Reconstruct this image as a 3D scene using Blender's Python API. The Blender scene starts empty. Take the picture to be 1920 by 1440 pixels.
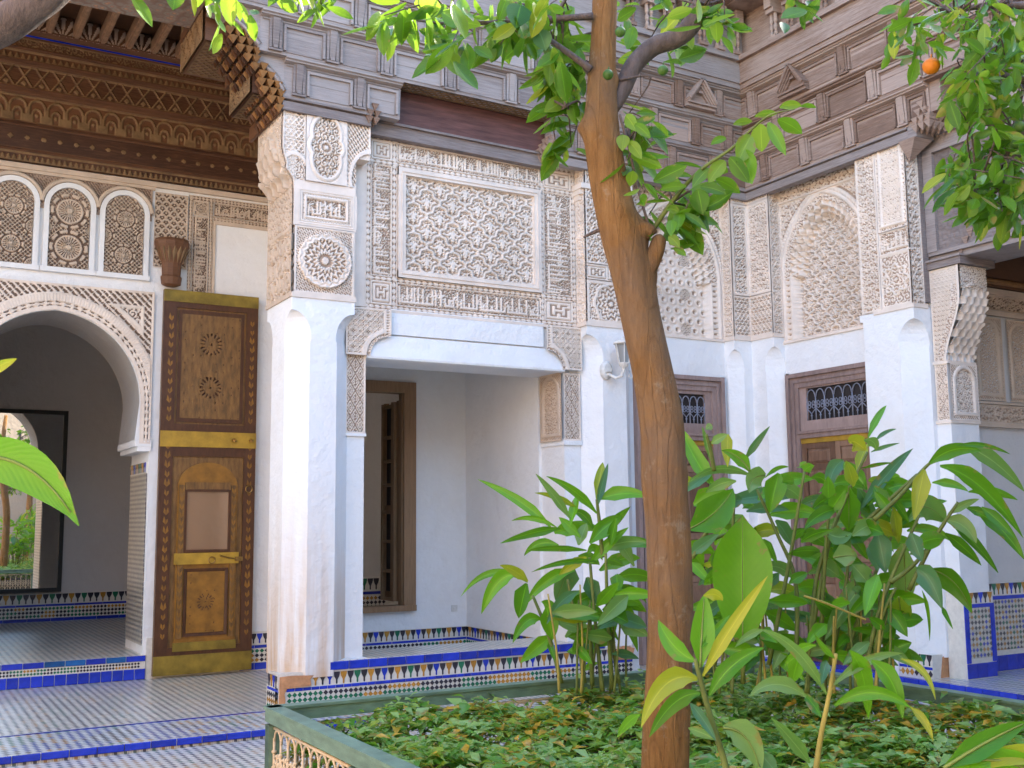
import bpy, math, random
import numpy as np
from mathutils import Vector, Matrix, Quaternion
random.seed(7); RNG = np.random.default_rng(7)
SC = bpy.context.scene
PI = math.pi

# ------------------------------------------------------------------ camera
CAM_H = 1.6; FPX = 2038.67                     # focal length in pixels of the 1920 px wide photograph
YAW, PITCH, ROLL = math.radians(29.895), math.radians(7.193), math.radians(-0.554)
cy, sy, cp, sp = math.cos(YAW), math.sin(YAW), math.cos(PITCH), math.sin(PITCH)
FWD = Vector((sy * cp, cy * cp, sp)); RGT0 = Vector((cy, -sy, 0)); UP0 = RGT0.cross(FWD)
RGT = RGT0 * math.cos(ROLL) + UP0 * math.sin(ROLL); UPV = UP0 * math.cos(ROLL) - RGT0 * math.sin(ROLL)
cam = bpy.data.cameras.new('camera'); camo = bpy.data.objects.new('camera', cam); SC.collection.objects.link(camo)
camo.matrix_world = Matrix(((RGT.x, UPV.x, -FWD.x, 0), (RGT.y, UPV.y, -FWD.y, 0), (RGT.z, UPV.z, -FWD.z, CAM_H), (0, 0, 0, 1)))
cam.sensor_width = 36; cam.lens = FPX / 1920 * 36; cam.clip_start = 0.05; cam.clip_end = 500
SC.camera = camo

# ------------------------------------------------------------------ sky, sun, exposure
SUN_EL, SUN_AZ = math.radians(33), math.radians(75)     # sun stands behind the right-hand wall: the court lies in open shade, the wall to the left is lit
wd = bpy.data.worlds.new('World'); SC.world = wd; wd.use_nodes = True
nt = wd.node_tree; nt.nodes.clear()
sk = nt.nodes.new('ShaderNodeTexSky'); sk.sky_type = 'NISHITA'; sk.sun_disc = False
sk.sun_elevation = SUN_EL; sk.sun_rotation = SUN_AZ
bgn = nt.nodes.new('ShaderNodeBackground'); bgn.inputs['Strength'].default_value = 0.15
wo = nt.nodes.new('ShaderNodeOutputWorld')
nt.links.new(sk.outputs[0], bgn.inputs[0]); nt.links.new(bgn.outputs[0], wo.inputs[0])
sun = bpy.data.lights.new('sun', 'SUN'); sun.energy = 2.5; sun.angle = math.radians(0.5); sun.color = (1, .93, .82)
suno = bpy.data.objects.new('sun', sun); SC.collection.objects.link(suno)
sd = Vector((math.sin(SUN_AZ) * math.cos(SUN_EL), math.cos(SUN_AZ) * math.cos(SUN_EL), math.sin(SUN_EL)))
suno.rotation_euler = sd.to_track_quat('Z', 'Y').to_euler()
SC.view_settings.view_transform = 'Standard'; SC.view_settings.look = 'None'
SC.view_settings.exposure = 2.95; SC.view_settings.gamma = 1; SC.view_settings.use_curve_mapping = False
SC.render.engine = 'CYCLES'
SC.cycles.max_bounces = 10; SC.cycles.diffuse_bounces = 6; SC.cycles.glossy_bounces = 4; SC.cycles.transmission_bounces = 4
SC.cycles.caustics_reflective = False; SC.cycles.caustics_refractive = False
SC.cycles.use_denoising = True; SC.cycles.sample_clamp_indirect = 8
try: SC.cycles.denoiser = 'OPENIMAGEDENOISE'; SC.cycles.denoising_input_passes = 'RGB_ALBEDO_NORMAL'
except Exception: pass

# ------------------------------------------------------------------ helpers
def at(px, py, D):
    """point D metres ahead (measured along the camera's heading) that is seen at a photo pixel"""
    d = RGT * ((px - 960) / FPX) - UPV * ((py - 720) / FPX) + FWD
    k = D / (d.x * sy + d.y * cy)
    return Vector((d.x * k, d.y * k, CAM_H + d.z * k))
class MB:
    def __init__(s): s.v = []; s.f = []; s.m = []; s.c = []
    def add(s, vs, fs, m=0):
        b = len(s.v); s.c.append((b, len(s.f))); s.v += [tuple(v) for v in vs]; s.f += [tuple(i + b for i in f) for f in fs]; s.m += [m] * len(fs); return s
    def box(s, x0, x1, y0, y1, z0, z1, m=0):
        return s.add([(x, y, z) for z in (z0, z1) for y in (y0, y1) for x in (x0, x1)],
                     [(0, 2, 3, 1), (4, 5, 7, 6), (0, 1, 5, 4), (2, 6, 7, 3), (0, 4, 6, 2), (1, 3, 7, 5)], m)
    def tbox(s, T, a0, a1, n0, n1, z0, z1, m=0):      # box in wall coordinates: along, out of the wall, up
        return s.add([T(a, n, z) for z in (z0, z1) for n in (n0, n1) for a in (a0, a1)],
                     [(0, 2, 3, 1), (4, 5, 7, 6), (0, 1, 5, 4), (2, 6, 7, 3), (0, 4, 6, 2), (1, 3, 7, 5)], m)
    def loft(s, secs, m=0, cap=True, closed=True):
        n = len(secs[0]); vs = [p for sec in secs for p in sec]; fs = []
        for k in range(len(secs) - 1):
            for i in range(n if closed else n - 1):
                j = (i + 1) % n; fs.append((k * n + i, k * n + j, (k + 1) * n + j, (k + 1) * n + i))
        if cap and closed: fs += [tuple(range(n - 1, -1, -1)), tuple((len(secs) - 1) * n + i for i in range(n))]
        return s.add(vs, fs, m)
    def prism(s, T, prof, a0, a1, m=0):               # profile [(n, z)] swept along the wall
        return s.loft([[T(a, n, z) for n, z in prof] for a in (a0, a1)], m)
    def plate(s, T, outl, n0, n1, m=0):               # outline [(a, z)] thickened out of the wall
        return s.loft([[T(a, n, z) for a, z in outl] for n in (n0, n1)], m)
    def tube(s, pts, rad, k=8, m=0, cap=True):
        pts = [Vector(p) for p in pts]; n = len(pts)
        if not isinstance(rad, (list, tuple)): rad = [rad] * n
        secs = []; ref = Vector((.31, .17, .93)); prev = None
        for i, p in enumerate(pts):
            t = (pts[min(i + 1, n - 1)] - pts[max(i - 1, 0)]).normalized()
            if prev is None:
                x = t.orthogonal() if abs(t.dot(ref)) > .98 else t.cross(ref)
            else: x = prev - t * prev.dot(t)
            x.normalize(); prev = x; y = t.cross(x)
            secs.append([p + (x * math.cos(2 * PI * q / k) + y * math.sin(2 * PI * q / k)) * rad[i] for q in range(k)])
        return s.loft(secs, m, cap)
    def lathe(s, prof, c, k=12, m=0, ax=None):        # profile [(r, h)] about a vertical axis through c
        return s.loft([[Vector((c[0] + r * math.cos(2 * PI * q / k), c[1] + r * math.sin(2 * PI * q / k), c[2] + h)) for q in range(k)] for r, h in prof], m)
    def mesh(s, name, mats, smooth=False):
        me = bpy.data.meshes.new(name); me.from_pydata(s.v, [], s.f)
        for q in (mats if isinstance(mats, (list, tuple)) else [mats]): me.materials.append(q)
        if any(s.m): me.polygons.foreach_set('material_index', s.m)
        if smooth: me.polygons.foreach_set('use_smooth', [True] * len(s.f))
        me.update(); return me
    def each(s, name, mats, parent=None, smooth=False):
        """every piece added so far becomes a part of its own"""
        out = []; ends = s.c[1:] + [(len(s.v), len(s.f))]
        for (v0, f0), (v1, f1) in zip(s.c, ends):
            q = MB(); q.v = s.v[v0:v1]; q.f = [tuple(i - v0 for i in f) for f in s.f[f0:f1]]; q.m = s.m[f0:f1]
            out.append(link(name, q.mesh(name, mats, smooth), parent))
        return out
    def build(s, name, mats, parent=None, smooth=False, kind=None):
        return link(name, s.mesh(name, mats, smooth), parent, kind=kind)
def link(name, me, parent=None, loc=None, rot=None, scale=None, kind=None):
    o = bpy.data.objects.new(name, me); SC.collection.objects.link(o)
    if loc is not None: o.location = loc
    if rot is not None: o.rotation_euler = rot
    if scale is not None: o.scale = scale
    if parent is not None:
        o.parent = parent; o.matrix_parent_inverse = ROOTINV.get(parent.name, Matrix.Identity(4))
    if kind: o['kind'] = kind
    return o
ROOTINV = {}
def tag(o, label, cat, group=None):
    o['label'] = label; o['category'] = cat
    if group: o['group'] = group
    return o
def thing(name, label, cat, loc=(0, 0, 0), group=None):
    o = bpy.data.objects.new(name, None); SC.collection.objects.link(o); o.location = loc; o.empty_display_size = .2
    ROOTINV[o.name] = Matrix.Translation(loc).inverted()
    return tag(o, label, cat, group)
def structure(o): o['kind'] = 'structure'; return o

# ------------------------------------------------------------------ materials
class N:
    def __init__(s, name):
        s.m = bpy.data.materials.new(name); s.m.use_nodes = True; s.t = s.m.node_tree
        s.b = s.t.nodes['Principled BSDF']; s.out = s.t.nodes['Material Output']
    def n(s, typ, **kw):
        q = s.t.nodes.new(typ)
        for k, v in kw.items(): setattr(q, k, v)
        return q
    def l(s, a, b): s.t.links.new(a, b)
    def set(s, q, i, v):
        if v is None: return
        if hasattr(v, 'is_output') or isinstance(v, bpy.types.NodeSocket): s.l(v, q.inputs[i])
        else: q.inputs[i].default_value = v
    def math(s, op, a, b=None, c=None):
        q = s.n('ShaderNodeMath', operation=op); s.set(q, 0, a); s.set(q, 1, b); s.set(q, 2, c); return q.outputs[0]
    def mix(s, f, a, b):
        q = s.n('ShaderNodeMix', data_type='RGBA'); s.set(q, 0, f)
        s.set(q, 6, (*a, 1) if isinstance(a, tuple) and len(a) == 3 else a); s.set(q, 7, (*b, 1) if isinstance(b, tuple) and len(b) == 3 else b)
        return q.outputs[2]
    def noise(s, scale, detail=4, rough=.55, vec=None, w=None):
        q = s.n('ShaderNodeTexNoise'); q.inputs['Scale'].default_value = scale; q.inputs['Detail'].default_value = detail; q.inputs['Roughness'].default_value = rough
        if vec is not None: s.l(vec, q.inputs['Vector'])
        return q.outputs['Fac']
    def obj(s): return s.n('ShaderNodeTexCoord').outputs['Object']
    def ramp(s, f, stops, const=False):
        q = s.n('ShaderNodeValToRGB'); cr = q.color_ramp
        if const: cr.interpolation = 'CONSTANT'
        while len(cr.elements) < len(stops): cr.elements.new(.5)
        for e, (p, c) in zip(cr.elements, stops): e.position = p; e.color = (*c, 1) if len(c) == 3 else c
        s.l(f, q.inputs[0]); return q.outputs[0]
    def bump(s, h, dist=.01, strength=.6):
        q = s.n('ShaderNodeBump'); q.inputs['Distance'].default_value = dist; q.inputs['Strength'].default_value = strength
        s.l(h, q.inputs['Height']); s.l(q.outputs[0], s.b.inputs['Normal'])
    def col(s, c): s.set(s.b, 'Base Color', (*c, 1) if isinstance(c, tuple) and len(c) == 3 else c)
def mul(c, k): return tuple(min(1, x * k) for x in c)
def mat(name, col, rough=.65, var=.12, scale=5, bump=0, bscale=60, rnd=0, spec=.3, metal=0, stretch=None):
    n = N(name); v = n.obj()
    if stretch:
        mp = n.n('ShaderNodeMapping'); mp.inputs['Scale'].default_value = stretch; n.l(v, mp.inputs[0]); v = mp.outputs[0]
    f = n.noise(scale, 5, .6, v)
    f = n.math('MULTIPLY_ADD', f, 2.0, -.5)
    if rnd:
        r = n.n('ShaderNodeObjectInfo').outputs['Random']
        f = n.math('ADD', f, n.math('MULTIPLY', n.math('SUBTRACT', r, .5), rnd))
    q = n.n('ShaderNodeClamp'); n.l(f, q.inputs[0])
    n.col(n.mix(q.outputs[0], mul(col, 1 - var), mul(col, 1 + var)))
    n.b.inputs['Roughness'].default_value = rough; n.b.inputs['Specular IOR Level'].default_value = spec; n.b.inputs['Metallic'].default_value = metal
    if bump: n.bump(n.noise(bscale, 4, .6, v), bump)
    return n.m
def wood(name, c0, c1, rough=.6, stretch=(2, 2, 30), rnd=.5, bump=.004, spec=.3):
    """weathered timber: grain along the stretched axes, knots and bleached streaks"""
    n = N(name); v = n.obj()
    inf = n.n('ShaderNodeObjectInfo')
    off = n.n('ShaderNodeVectorMath', operation='ADD'); n.l(v, off.inputs[0])
    cmb = n.n('ShaderNodeCombineXYZ'); r5 = n.math('MULTIPLY', inf.outputs['Random'], 17.0)
    for i in range(3): n.l(r5, cmb.inputs[i])
    n.l(cmb.outputs[0], off.inputs[1])
    mp = n.n('ShaderNodeMapping'); mp.inputs['Scale'].default_value = stretch; n.l(off.outputs[0], mp.inputs[0])
    g = n.noise(2.6, 9, .74, mp.outputs[0]); g2 = n.noise(.9, 3, .5, off.outputs[0])
    f = n.math('ADD', n.math('MULTIPLY', g, .9), n.math('MULTIPLY', g2, .5))
    f = n.math('ADD', f, n.math('MULTIPLY', n.math('SUBTRACT', inf.outputs['Random'], .5), rnd))
    n.col(n.ramp(f, [(.36, mul(c0, .62)), (.58, c0), (.78, c1), (1.0, mul(c1, 1.25))]))
    n.b.inputs['Roughness'].default_value = rough; n.b.inputs['Specular IOR Level'].default_value = spec
    n.bump(g, bump); return n.m
def zellige(name, pitch, ua, va, cols, white=(.62, .60, .54), grout=(.30, .27, .24), diamond=.40, rot=True, rough=.28, rows=None):
    """cut-tile mosaic of coloured diamonds between white ones"""
    n = N(name); sep = n.n('ShaderNodeSeparateXYZ'); n.l(n.obj(), sep.inputs[0])
    x = n.math('DIVIDE', sep.outputs[ua], pitch); y = n.math('DIVIDE', sep.outputs[va], pitch)
    if rot: a = n.math('ADD', x, y); b = n.math('SUBTRACT', x, y)
    else: a, b = x, y
    ia = n.math('FLOOR', a); ib = n.math('FLOOR', b); fa = n.math('FRACT', a); fb = n.math('FRACT', b)
    da = n.math('ABSOLUTE', n.math('SUBTRACT', fa, .5)); db = n.math('ABSOLUTE', n.math('SUBTRACT', fb, .5))
    mx = n.math('MAXIMUM', da, db)
    par = n.math('MODULO', n.math('ABSOLUTE', n.math('ADD', ia, ib)), 2.0) if rot else n.math('MODULO', n.math('ABSOLUTE', n.math('ADD', ia, ib)), 2.0)
    isc = n.math('MULTIPLY', n.math('GREATER_THAN', par, .5), n.math('LESS_THAN', mx, diamond))
    cv = n.n('ShaderNodeCombineXYZ')
    if rows: n.l(n.math('FLOOR', n.math('DIVIDE', n.math('ADD', ia, .25), rows)), cv.inputs[0]); n.l(n.math('FLOOR', n.math('DIVIDE', n.math('ADD', ib, .25), rows * 2)), cv.inputs[1])
    else: n.l(ia, cv.inputs[0]); n.l(ib, cv.inputs[1])
    wn = n.n('ShaderNodeTexWhiteNoise', noise_dimensions='2D'); n.l(cv.outputs[0], wn.inputs['Vector'])
    k = len(cols); cc = n.ramp(wn.outputs['Value'], [(i / k, c) for i, c in enumerate(cols)], True)
    cv2 = n.n('ShaderNodeCombineXYZ'); n.l(ia, cv2.inputs[0]); n.l(ib, cv2.inputs[1])
    wn2 = n.n('ShaderNodeTexWhiteNoise', noise_dimensions='2D'); n.l(cv2.outputs[0], wn2.inputs['Vector'])
    wv = n.mix(wn2.outputs['Value'], mul(white, .86), mul(white, 1.1))
    c = n.mix(isc, wv, cc)
    gl = n.math('GREATER_THAN', mx, .455)
    c = n.mix(n.math('MULTIPLY', gl, .8), c, grout)
    dirt = n.noise(1.3, 5, .65, n.obj()); c = n.mix(n.math('MULTIPLY', dirt, .35), c, (.33, .30, .27))
    n.col(c); n.b.inputs['Roughness'].default_value = rough
    n.bump(n.math('ADD', n.math('SUBTRACT', 1.0, gl), n.math('MULTIPLY', wn2.outputs['Value'], .5)), .003, .5)
    return n.m

BLK, GRN, OCH, BLU = (.035, .03, .04), (.02, .14, .07), (.42, .20, .03), (.015, .04, .42)
M = {}
def plaster(name, col, stain=None, spec=.15):
    n = N(name); v = n.obj()
    f1 = n.noise(.9, 6, .65, v); f2 = n.noise(7, 5, .6, v)
    c = n.mix(f1, mul(col, .93), mul(col, 1.05))
    if stain:                                       # rising-damp stain near the foot, its own ragged shape
        sp_ = n.n('ShaderNodeSeparateXYZ'); n.l(v, sp_.inputs[0])
        zz = n.math('MULTIPLY_ADD', sp_.outputs[2], -.52, 1.12)
        mpn = n.n('ShaderNodeMapping'); mpn.inputs['Scale'].default_value = (7, 7, .6); n.l(v, mpn.inputs[0])
        st = n.math('MULTIPLY', n.math('POWER', n.math('MAXIMUM', zz, 0.0), 1.6), n.ramp(n.noise(1.2, 4, .6, mpn.outputs[0]), [(.33, (0, 0, 0)), (.58, (1, 1, 1))]))
        cl = n.n('ShaderNodeClamp'); n.l(n.math('MULTIPLY', st, 1.15), cl.inputs[0])
        c = n.mix(cl.outputs[0], c, stain)
    c = n.mix(n.ramp(f2, [(.3, (0, 0, 0)), (.75, (.16, .16, .16))]), c, mul(col, .78))
    c = n.mix(n.ramp(n.noise(1.7, 6, .7, v), [(.52, (0, 0, 0)), (.70, (.30, .30, .30))]), c, (col[0] * .86, col[1] * .80, col[2] * .74))
    n.col(c); n.b.inputs['Roughness'].default_value = .75; n.b.inputs['Specular IOR Level'].default_value = spec
    n.bump(n.math('ADD', n.noise(3.5, 4, .6, v), n.math('MULTIPLY', f2, .5)), .028, .7); return n.m
M['white'] = plaster('lime_plaster_white', (.775, .77, .765))
M['whitestain'] = plaster('lime_plaster_stained', (.77, .77, .775), stain=(.56, .38, .24))
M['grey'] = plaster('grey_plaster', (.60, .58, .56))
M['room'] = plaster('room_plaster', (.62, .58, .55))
M['pink_shade'] = plaster('ochre_render_painted_shade', (.34, .265, .19))  # darker copy of the ochre render: shade put into the colour against overexposure
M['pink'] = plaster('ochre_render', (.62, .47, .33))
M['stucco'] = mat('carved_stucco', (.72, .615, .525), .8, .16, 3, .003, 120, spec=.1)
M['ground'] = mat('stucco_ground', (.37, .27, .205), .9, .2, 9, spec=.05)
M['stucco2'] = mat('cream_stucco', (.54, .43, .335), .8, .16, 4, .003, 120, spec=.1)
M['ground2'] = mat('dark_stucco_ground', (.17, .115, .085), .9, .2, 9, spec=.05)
M['patch'] = mat('bare_terracotta_render', (.50, .25, .12), .9, .3, 14, .01, 40)
M['greywood'] = wood('weathered_grey_cedar', (.20, .158, .143), (.285, .24, .222), .7, (1.8, 1.8, 30), rnd=.34)
M['brownwood'] = wood('aged_brown_cedar', (.205, .125, .088), (.32, .23, .185), .65, (1.8, 1.8, 30), rnd=.36)
M['redwood'] = mat('red_painted_timber', (.115, .050, .042), .55, .5, 3, .004, 30, stretch=(1, 4, 10))
M['darkwood'] = wood('dark_painted_cedar', (.055, .022, .010), (.11, .048, .022), .55, (2, 8, 20))
M['tanpaint'] = mat('tan_painted_carving', (.175, .105, .050), .7, .45, 8)
M['goldpaint'] = mat('gold_brown_painted_wood', (.21, .098, .032), .55, .4, 14, rnd=.5)
M['paleceil'] = mat('pale_painted_ceiling', (.40, .29, .22), .7, .25, 12)
M['mauve'] = wood('mauve_brown_paint', (.225, .155, .135), (.30, .215, .19), .5, (6, 6, 1.5), rnd=.2)
M['doorwood'] = wood('door_walnut', (.14, .075, .045), (.23, .135, .085), .5, (10, 10, 1.2), rnd=.3)
M['winwood'] = wood('window_pine', (.20, .11, .05), (.27, .16, .085), .45, (12, 12, 1.2), rnd=.2)
M['leafdoor'] = mat('painted_door_brown', (.165, .082, .022), .45, .5, 5, .004, 40, spec=.4, stretch=(6, 6, 1.5))
M['doordark'] = mat('painted_door_dark', (.075, .028, .010), .45, .3, 7, spec=.4, stretch=(5, 5, 1.5))
M['yellow'] = mat('mustard_paint', (.36, .215, .022), .5, .4, 7, .003, 60, spec=.4)
M['dullyellow'] = mat('worn_olive_paint', (.21, .145, .02), .5, .45, 6, .004, 50, spec=.35)
M['iron'] = mat('painted_iron_blue_grey', (.22, .23, .28), .45, .2, 20)
M['cream_iron'] = mat('cream_painted_iron', (.66, .50, .33), .5, .2, 20, .002, 80)
M['rail'] = mat('green_painted_timber', (.14, .215, .145), .5, .34, 5, .004, 45, spec=.4, stretch=(1.5, 1.5, 5))
M['lampwhite'] = mat('white_lamp_metal', (.62, .60, .56), .45, .2, 20)
M['brass'] = mat('old_brass', (.30, .18, .06), .35, .3, 30, metal=1)
M['black'] = mat('black_iron', (.03, .028, .025), .5, .2, 20)
M['bluetile'] = mat('blue_glazed_tile', (.014, .035, .40), .22, .35, 9, .003, 25, rnd=.7, spec=.5)
M['tealtile'] = mat('teal_glazed_tile', (.012, .085, .26), .22, .35, 9, .003, 25, rnd=.7, spec=.5)
M['t_blk'] = mat('black_glazed_tile', BLK, .25, .3, 30, rnd=.5, spec=.5)
M['t_grn'] = mat('green_glazed_tile', GRN, .25, .3, 30, rnd=.5, spec=.5)
M['t_och'] = mat('ochre_glazed_tile', OCH, .25, .3, 30, rnd=.5, spec=.5)
M['t_blu'] = mat('blue_small_tile', BLU, .25, .3, 30, rnd=.5, spec=.5)
M['t_wht'] = mat('white_glazed_tile', (.66, .62, .55), .28, .12, 25, .002, 60, spec=.5)
M['floor'] = zellige('zellige_floor', .068, 0, 1, [(.05, .045, .07), (.03, .13, .09), (.42, .22, .06), (.05, .045, .06), (.05, .045, .05), (.05, .045, .07), (.10, .15, .12), (.36, .24, .12)], (.76, .70, .60), (.45, .42, .38), diamond=.36, rows=2)
M['floor2'] = zellige('zellige_border_floor', .07, 0, 1, [(.03, .07, .32), GRN, OCH, (.03, .07, .32), BLK], (.66, .66, .64), diamond=.40, rows=3)
M['dadoX'] = zellige('zellige_dado_x', .05, 0, 2, [BLK, GRN, OCH, BLK, BLU, OCH], (.60, .56, .46), diamond=.42)
M['dadoY'] = zellige('zellige_dado_y', .05, 1, 2, [BLK, BLK, (.12, .09, .06), BLK], (.50, .45, .36), diamond=.42)
M['glass'] = mat('dark_glass', (.035, .03, .03), .35, .3, 3, spec=.15)
_n = N('mirror_glass'); _n.b.inputs['Metallic'].default_value = 1; _n.b.inputs['Roughness'].default_value = .01; _n.col((.86, .87, .86)); M['mirror'] = _n.m
M['dullgold'] = mat('dull_gold_paint', (.23, .105, .014), .45, .4, 8, .003, 60, spec=.4)
M['soil'] = mat('garden_soil', (.07, .045, .03), .95, .4, 12, .03, 25)
def leafmat(name, c0, c1, vein=True, rough=.30, trans=.44, rnd=1.0):
    n = N(name); inf = n.n('ShaderNodeObjectInfo').outputs['Random']; v = n.obj()
    f = n.math('ADD', n.math('MULTIPLY', inf, rnd), n.math('MULTIPLY', n.noise(9, 4, .6, v), .6)); f = n.math('SUBTRACT', f, .3)
    cl = n.n('ShaderNodeClamp'); n.l(f, cl.inputs[0]); c = n.mix(cl.outputs[0], c0, c1)
    uv = n.n('ShaderNodeSeparateXYZ'); n.l(n.n('ShaderNodeTexCoord').outputs['UV'], uv.inputs[0])
    ux = n.math('ABSOLUTE', n.math('SUBTRACT', uv.outputs[0], .5)); isl = n.math('GREATER_THAN', uv.outputs[1], .001)
    vn = n.math('SINE', n.math('MULTIPLY', n.math('SUBTRACT', uv.outputs[1], n.math('MULTIPLY', ux, .55)), 95.0))      # side veins slant off the midrib
    vm = n.math('MULTIPLY', isl, n.math('MULTIPLY_ADD', vn, .5, .5))
    c = n.mix(n.math('MULTIPLY', vm, .05), c, mul(c0, .6))
    mr = n.math('MULTIPLY', n.math('LESS_THAN', ux, .028), isl); c = n.mix(n.math('MULTIPLY', mr, .6), c, mul(c1, 1.5))
    sc_ = n.ramp(n.math('ADD', n.noise(14, 4, .6, v), n.math('MULTIPLY', ux, .35)), [(.74, (0, 0, 0)), (.80, (.8, .8, .8))]); c = n.mix(sc_, c, (.30, .20, .06))
    n.col(c); n.b.inputs['Roughness'].default_value = rough; n.b.inputs['Specular IOR Level'].default_value = .45
    tr = n.n('ShaderNodeBsdfTranslucent'); n.l(n.mix(.5, c, (.40, .60, .04)), tr.inputs[0])
    ms = n.n('ShaderNodeMixShader'); ms.inputs[0].default_value = trans
    n.l(n.b.outputs[0], ms.inputs[1]); n.l(tr.outputs[0], ms.inputs[2]); n.l(ms.outputs[0], n.out.inputs[0])
    n.bump(n.math('ADD', n.noise(30, 3, .5, v), n.math('MULTIPLY', vm, .3)), .002, .5); return n.m
M['citrus'] = leafmat('citrus_leaf', (.025, .12, .006), (.12, .29, .010))
M['citrus_pale'] = leafmat('citrus_leaf_pale', (.13, .26, .02), (.24, .36, .03))
M['ginger'] = leafmat('ginger_leaf', (.04, .20, .008), (.15, .42, .012))
M['ginger_pale'] = leafmat('ginger_leaf_pale', (.12, .28, .07), (.24, .39, .12))
M['ginger_teal'] = leafmat('ginger_leaf_bluish', (.045, .16, .08), (.10, .26, .13))
M['ginger_yellow'] = leafmat('ginger_leaf_yellow', (.28, .36, .02), (.44, .44, .03))
M['rib'] = mat('leaf_midrib', (.20, .26, .06), .5, .2, 20)
M['cane'] = mat('green_cane', (.13, .16, .035), .5, .35, 12)
M['drycane'] = mat('yellow_cane', (.34, .27, .06), .5, .3, 12)
M['gc1'] = leafmat('groundcover_green', (.10, .28, .03), (.26, .48, .05), rnd=0)
M['gc2'] = leafmat('groundcover_pale', (.30, .48, .14), (.48, .60, .24), rnd=0)
M['gc3'] = leafmat('groundcover_dry', (.62, .36, .04), (.80, .56, .16), rnd=0)
M['gc4'] = leafmat('groundcover_lime', (.30, .40, .04), (.46, .52, .08), rnd=0)
M['orange'] = mat('orange_rind', (.55, .17, .01), .4, .15, 8, .003, 90)
M['greenfruit'] = mat('green_fruit_rind', (.06, .13, .02), .4, .2, 8, .003, 90)
def barkmat():
    n = N('smooth_brown_bark'); v = n.obj()
    mp = n.n('ShaderNodeMapping'); mp.inputs['Scale'].default_value = (15, 15, 2.0); n.l(v, mp.inputs[0])
    g = n.noise(2.0, 9, .74, mp.outputs[0]); b2 = n.noise(3, 5, .6, v); fine = n.noise(60, 3, .6, v)
    c = n.ramp(n.math('ADD', n.math('MULTIPLY', g, .75), n.math('MULTIPLY', b2, .3)), [(.30, (.16, .078, .028)), (.5, (.27, .132, .042)), (.64, (.34, .18, .066)), (.8, (.43, .28, .14))])
    c = n.mix(n.ramp(n.noise(1.3, 6, .66, v), [(.46, (0, 0, 0)), (.66, (.7, .7, .7))]), c, (.20, .15, .115))
    m2 = n.n('ShaderNodeMapping'); m2.inputs['Scale'].default_value = (17, 17, 1.5); n.l(v, m2.inputs[0])
    wv = n.n('ShaderNodeMixRGB'); wv.inputs[0].default_value = .25; n.l(m2.outputs[0], wv.inputs[1]); nz = n.n('ShaderNodeTexNoise'); nz.inputs['Scale'].default_value = 5; n.l(v, nz.inputs['Vector']); n.l(nz.outputs['Color'], wv.inputs[2])
    vc = n.n('ShaderNodeTexVoronoi', feature='DISTANCE_TO_EDGE'); vc.inputs['Scale'].default_value = 1.3; n.l(wv.outputs[0], vc.inputs['Vector'])
    crk = n.ramp(vc.outputs['Distance'], [(.0, (1, 1, 1)), (.035, (0, 0, 0))]); c = n.mix(n.math('MULTIPLY', crk, .22), c, (.06, .03, .015))
    li = n.ramp(n.noise(9, 6, .7, v), [(.60, (0, 0, 0)), (.68, (.6, .6, .6))]); c = n.mix(li, c, (.36, .27, .18))
    n.col(c); g = n.math('SUBTRACT', g, n.math('MULTIPLY', crk, .15))
    n.b.inputs['Roughness'].default_value = .75; n.b.inputs['Specular IOR Level'].default_value = .2
    n.bump(n.math('ADD', g, n.math('MULTIPLY', fine, .25)), .035, .9); return n.m
M['bark'] = barkmat()
M['bark2'] = mat('grey_bark', (.13, .095, .08), .8, .35, 9, .015, 30, stretch=(4, 4, 1))
# ------------------------------------------------------------------ wall coordinates and carved relief
class Wall:
    """along (to the viewer's right), outwards, up"""
    def __init__(s, o, u, n): s.o = np.array(o, float); s.u = np.array(u, float); s.n = np.array(n, float)
    def __call__(s, a, n, z): p = s.o + s.u * a + s.n * n; return (p[0], p[1], p[2] + z)
def WA(y): return Wall((0, y, 0), (1, 0, 0), (0, -1, 0))          # faces the court; a = x
def WB(x): return Wall((x, 0, 0), (0, -1, 0), (-1, 0, 0))         # right-hand wall; a = -y
def grid_mesh(name, P, keep=None, ground=None, mats=None, smooth=False):
    nv, nu, _ = P.shape; me = bpy.data.meshes.new(name)
    idx = np.arange(nu * nv).reshape(nv, nu)
    q = np.stack([idx[:-1, :-1], idx[:-1, 1:], idx[1:, 1:], idx[1:, :-1]], -1).reshape(-1, 4)
    mi = np.zeros(len(q), int)
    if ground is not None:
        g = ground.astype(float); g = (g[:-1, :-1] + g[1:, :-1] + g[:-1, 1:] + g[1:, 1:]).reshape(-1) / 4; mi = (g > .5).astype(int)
    if keep is not None:
        k = (keep[:-1, :-1] & keep[1:, :-1] & keep[:-1, 1:] & keep[1:, 1:]).reshape(-1); q = q[k]; mi = mi[k]
    V = P.reshape(-1, 3)
    if keep is not None:
        used = np.zeros(len(V), bool); used[q.ravel()] = True; remap = np.cumsum(used) - 1; V = V[used]; q = remap[q]
    me.vertices.add(len(V)); me.vertices.foreach_set('co', V.astype(np.float32).ravel())
    me.loops.add(len(q) * 4); me.loops.foreach_set('vertex_index', q.astype(np.int32).ravel())
    me.polygons.add(len(q)); me.polygons.foreach_set('loop_start', np.arange(0, len(q) * 4, 4, dtype=np.int32))
    try: me.polygons.foreach_set('loop_total', np.full(len(q), 4, dtype=np.int32))
    except Exception: pass
    me.polygons.foreach_set('material_index', mi.astype(np.int32))
    if smooth: me.polygons.foreach_set('use_smooth', np.ones(len(q), bool))
    for m in mats: me.materials.append(m)
    me.update(calc_edges=True); return me
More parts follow.
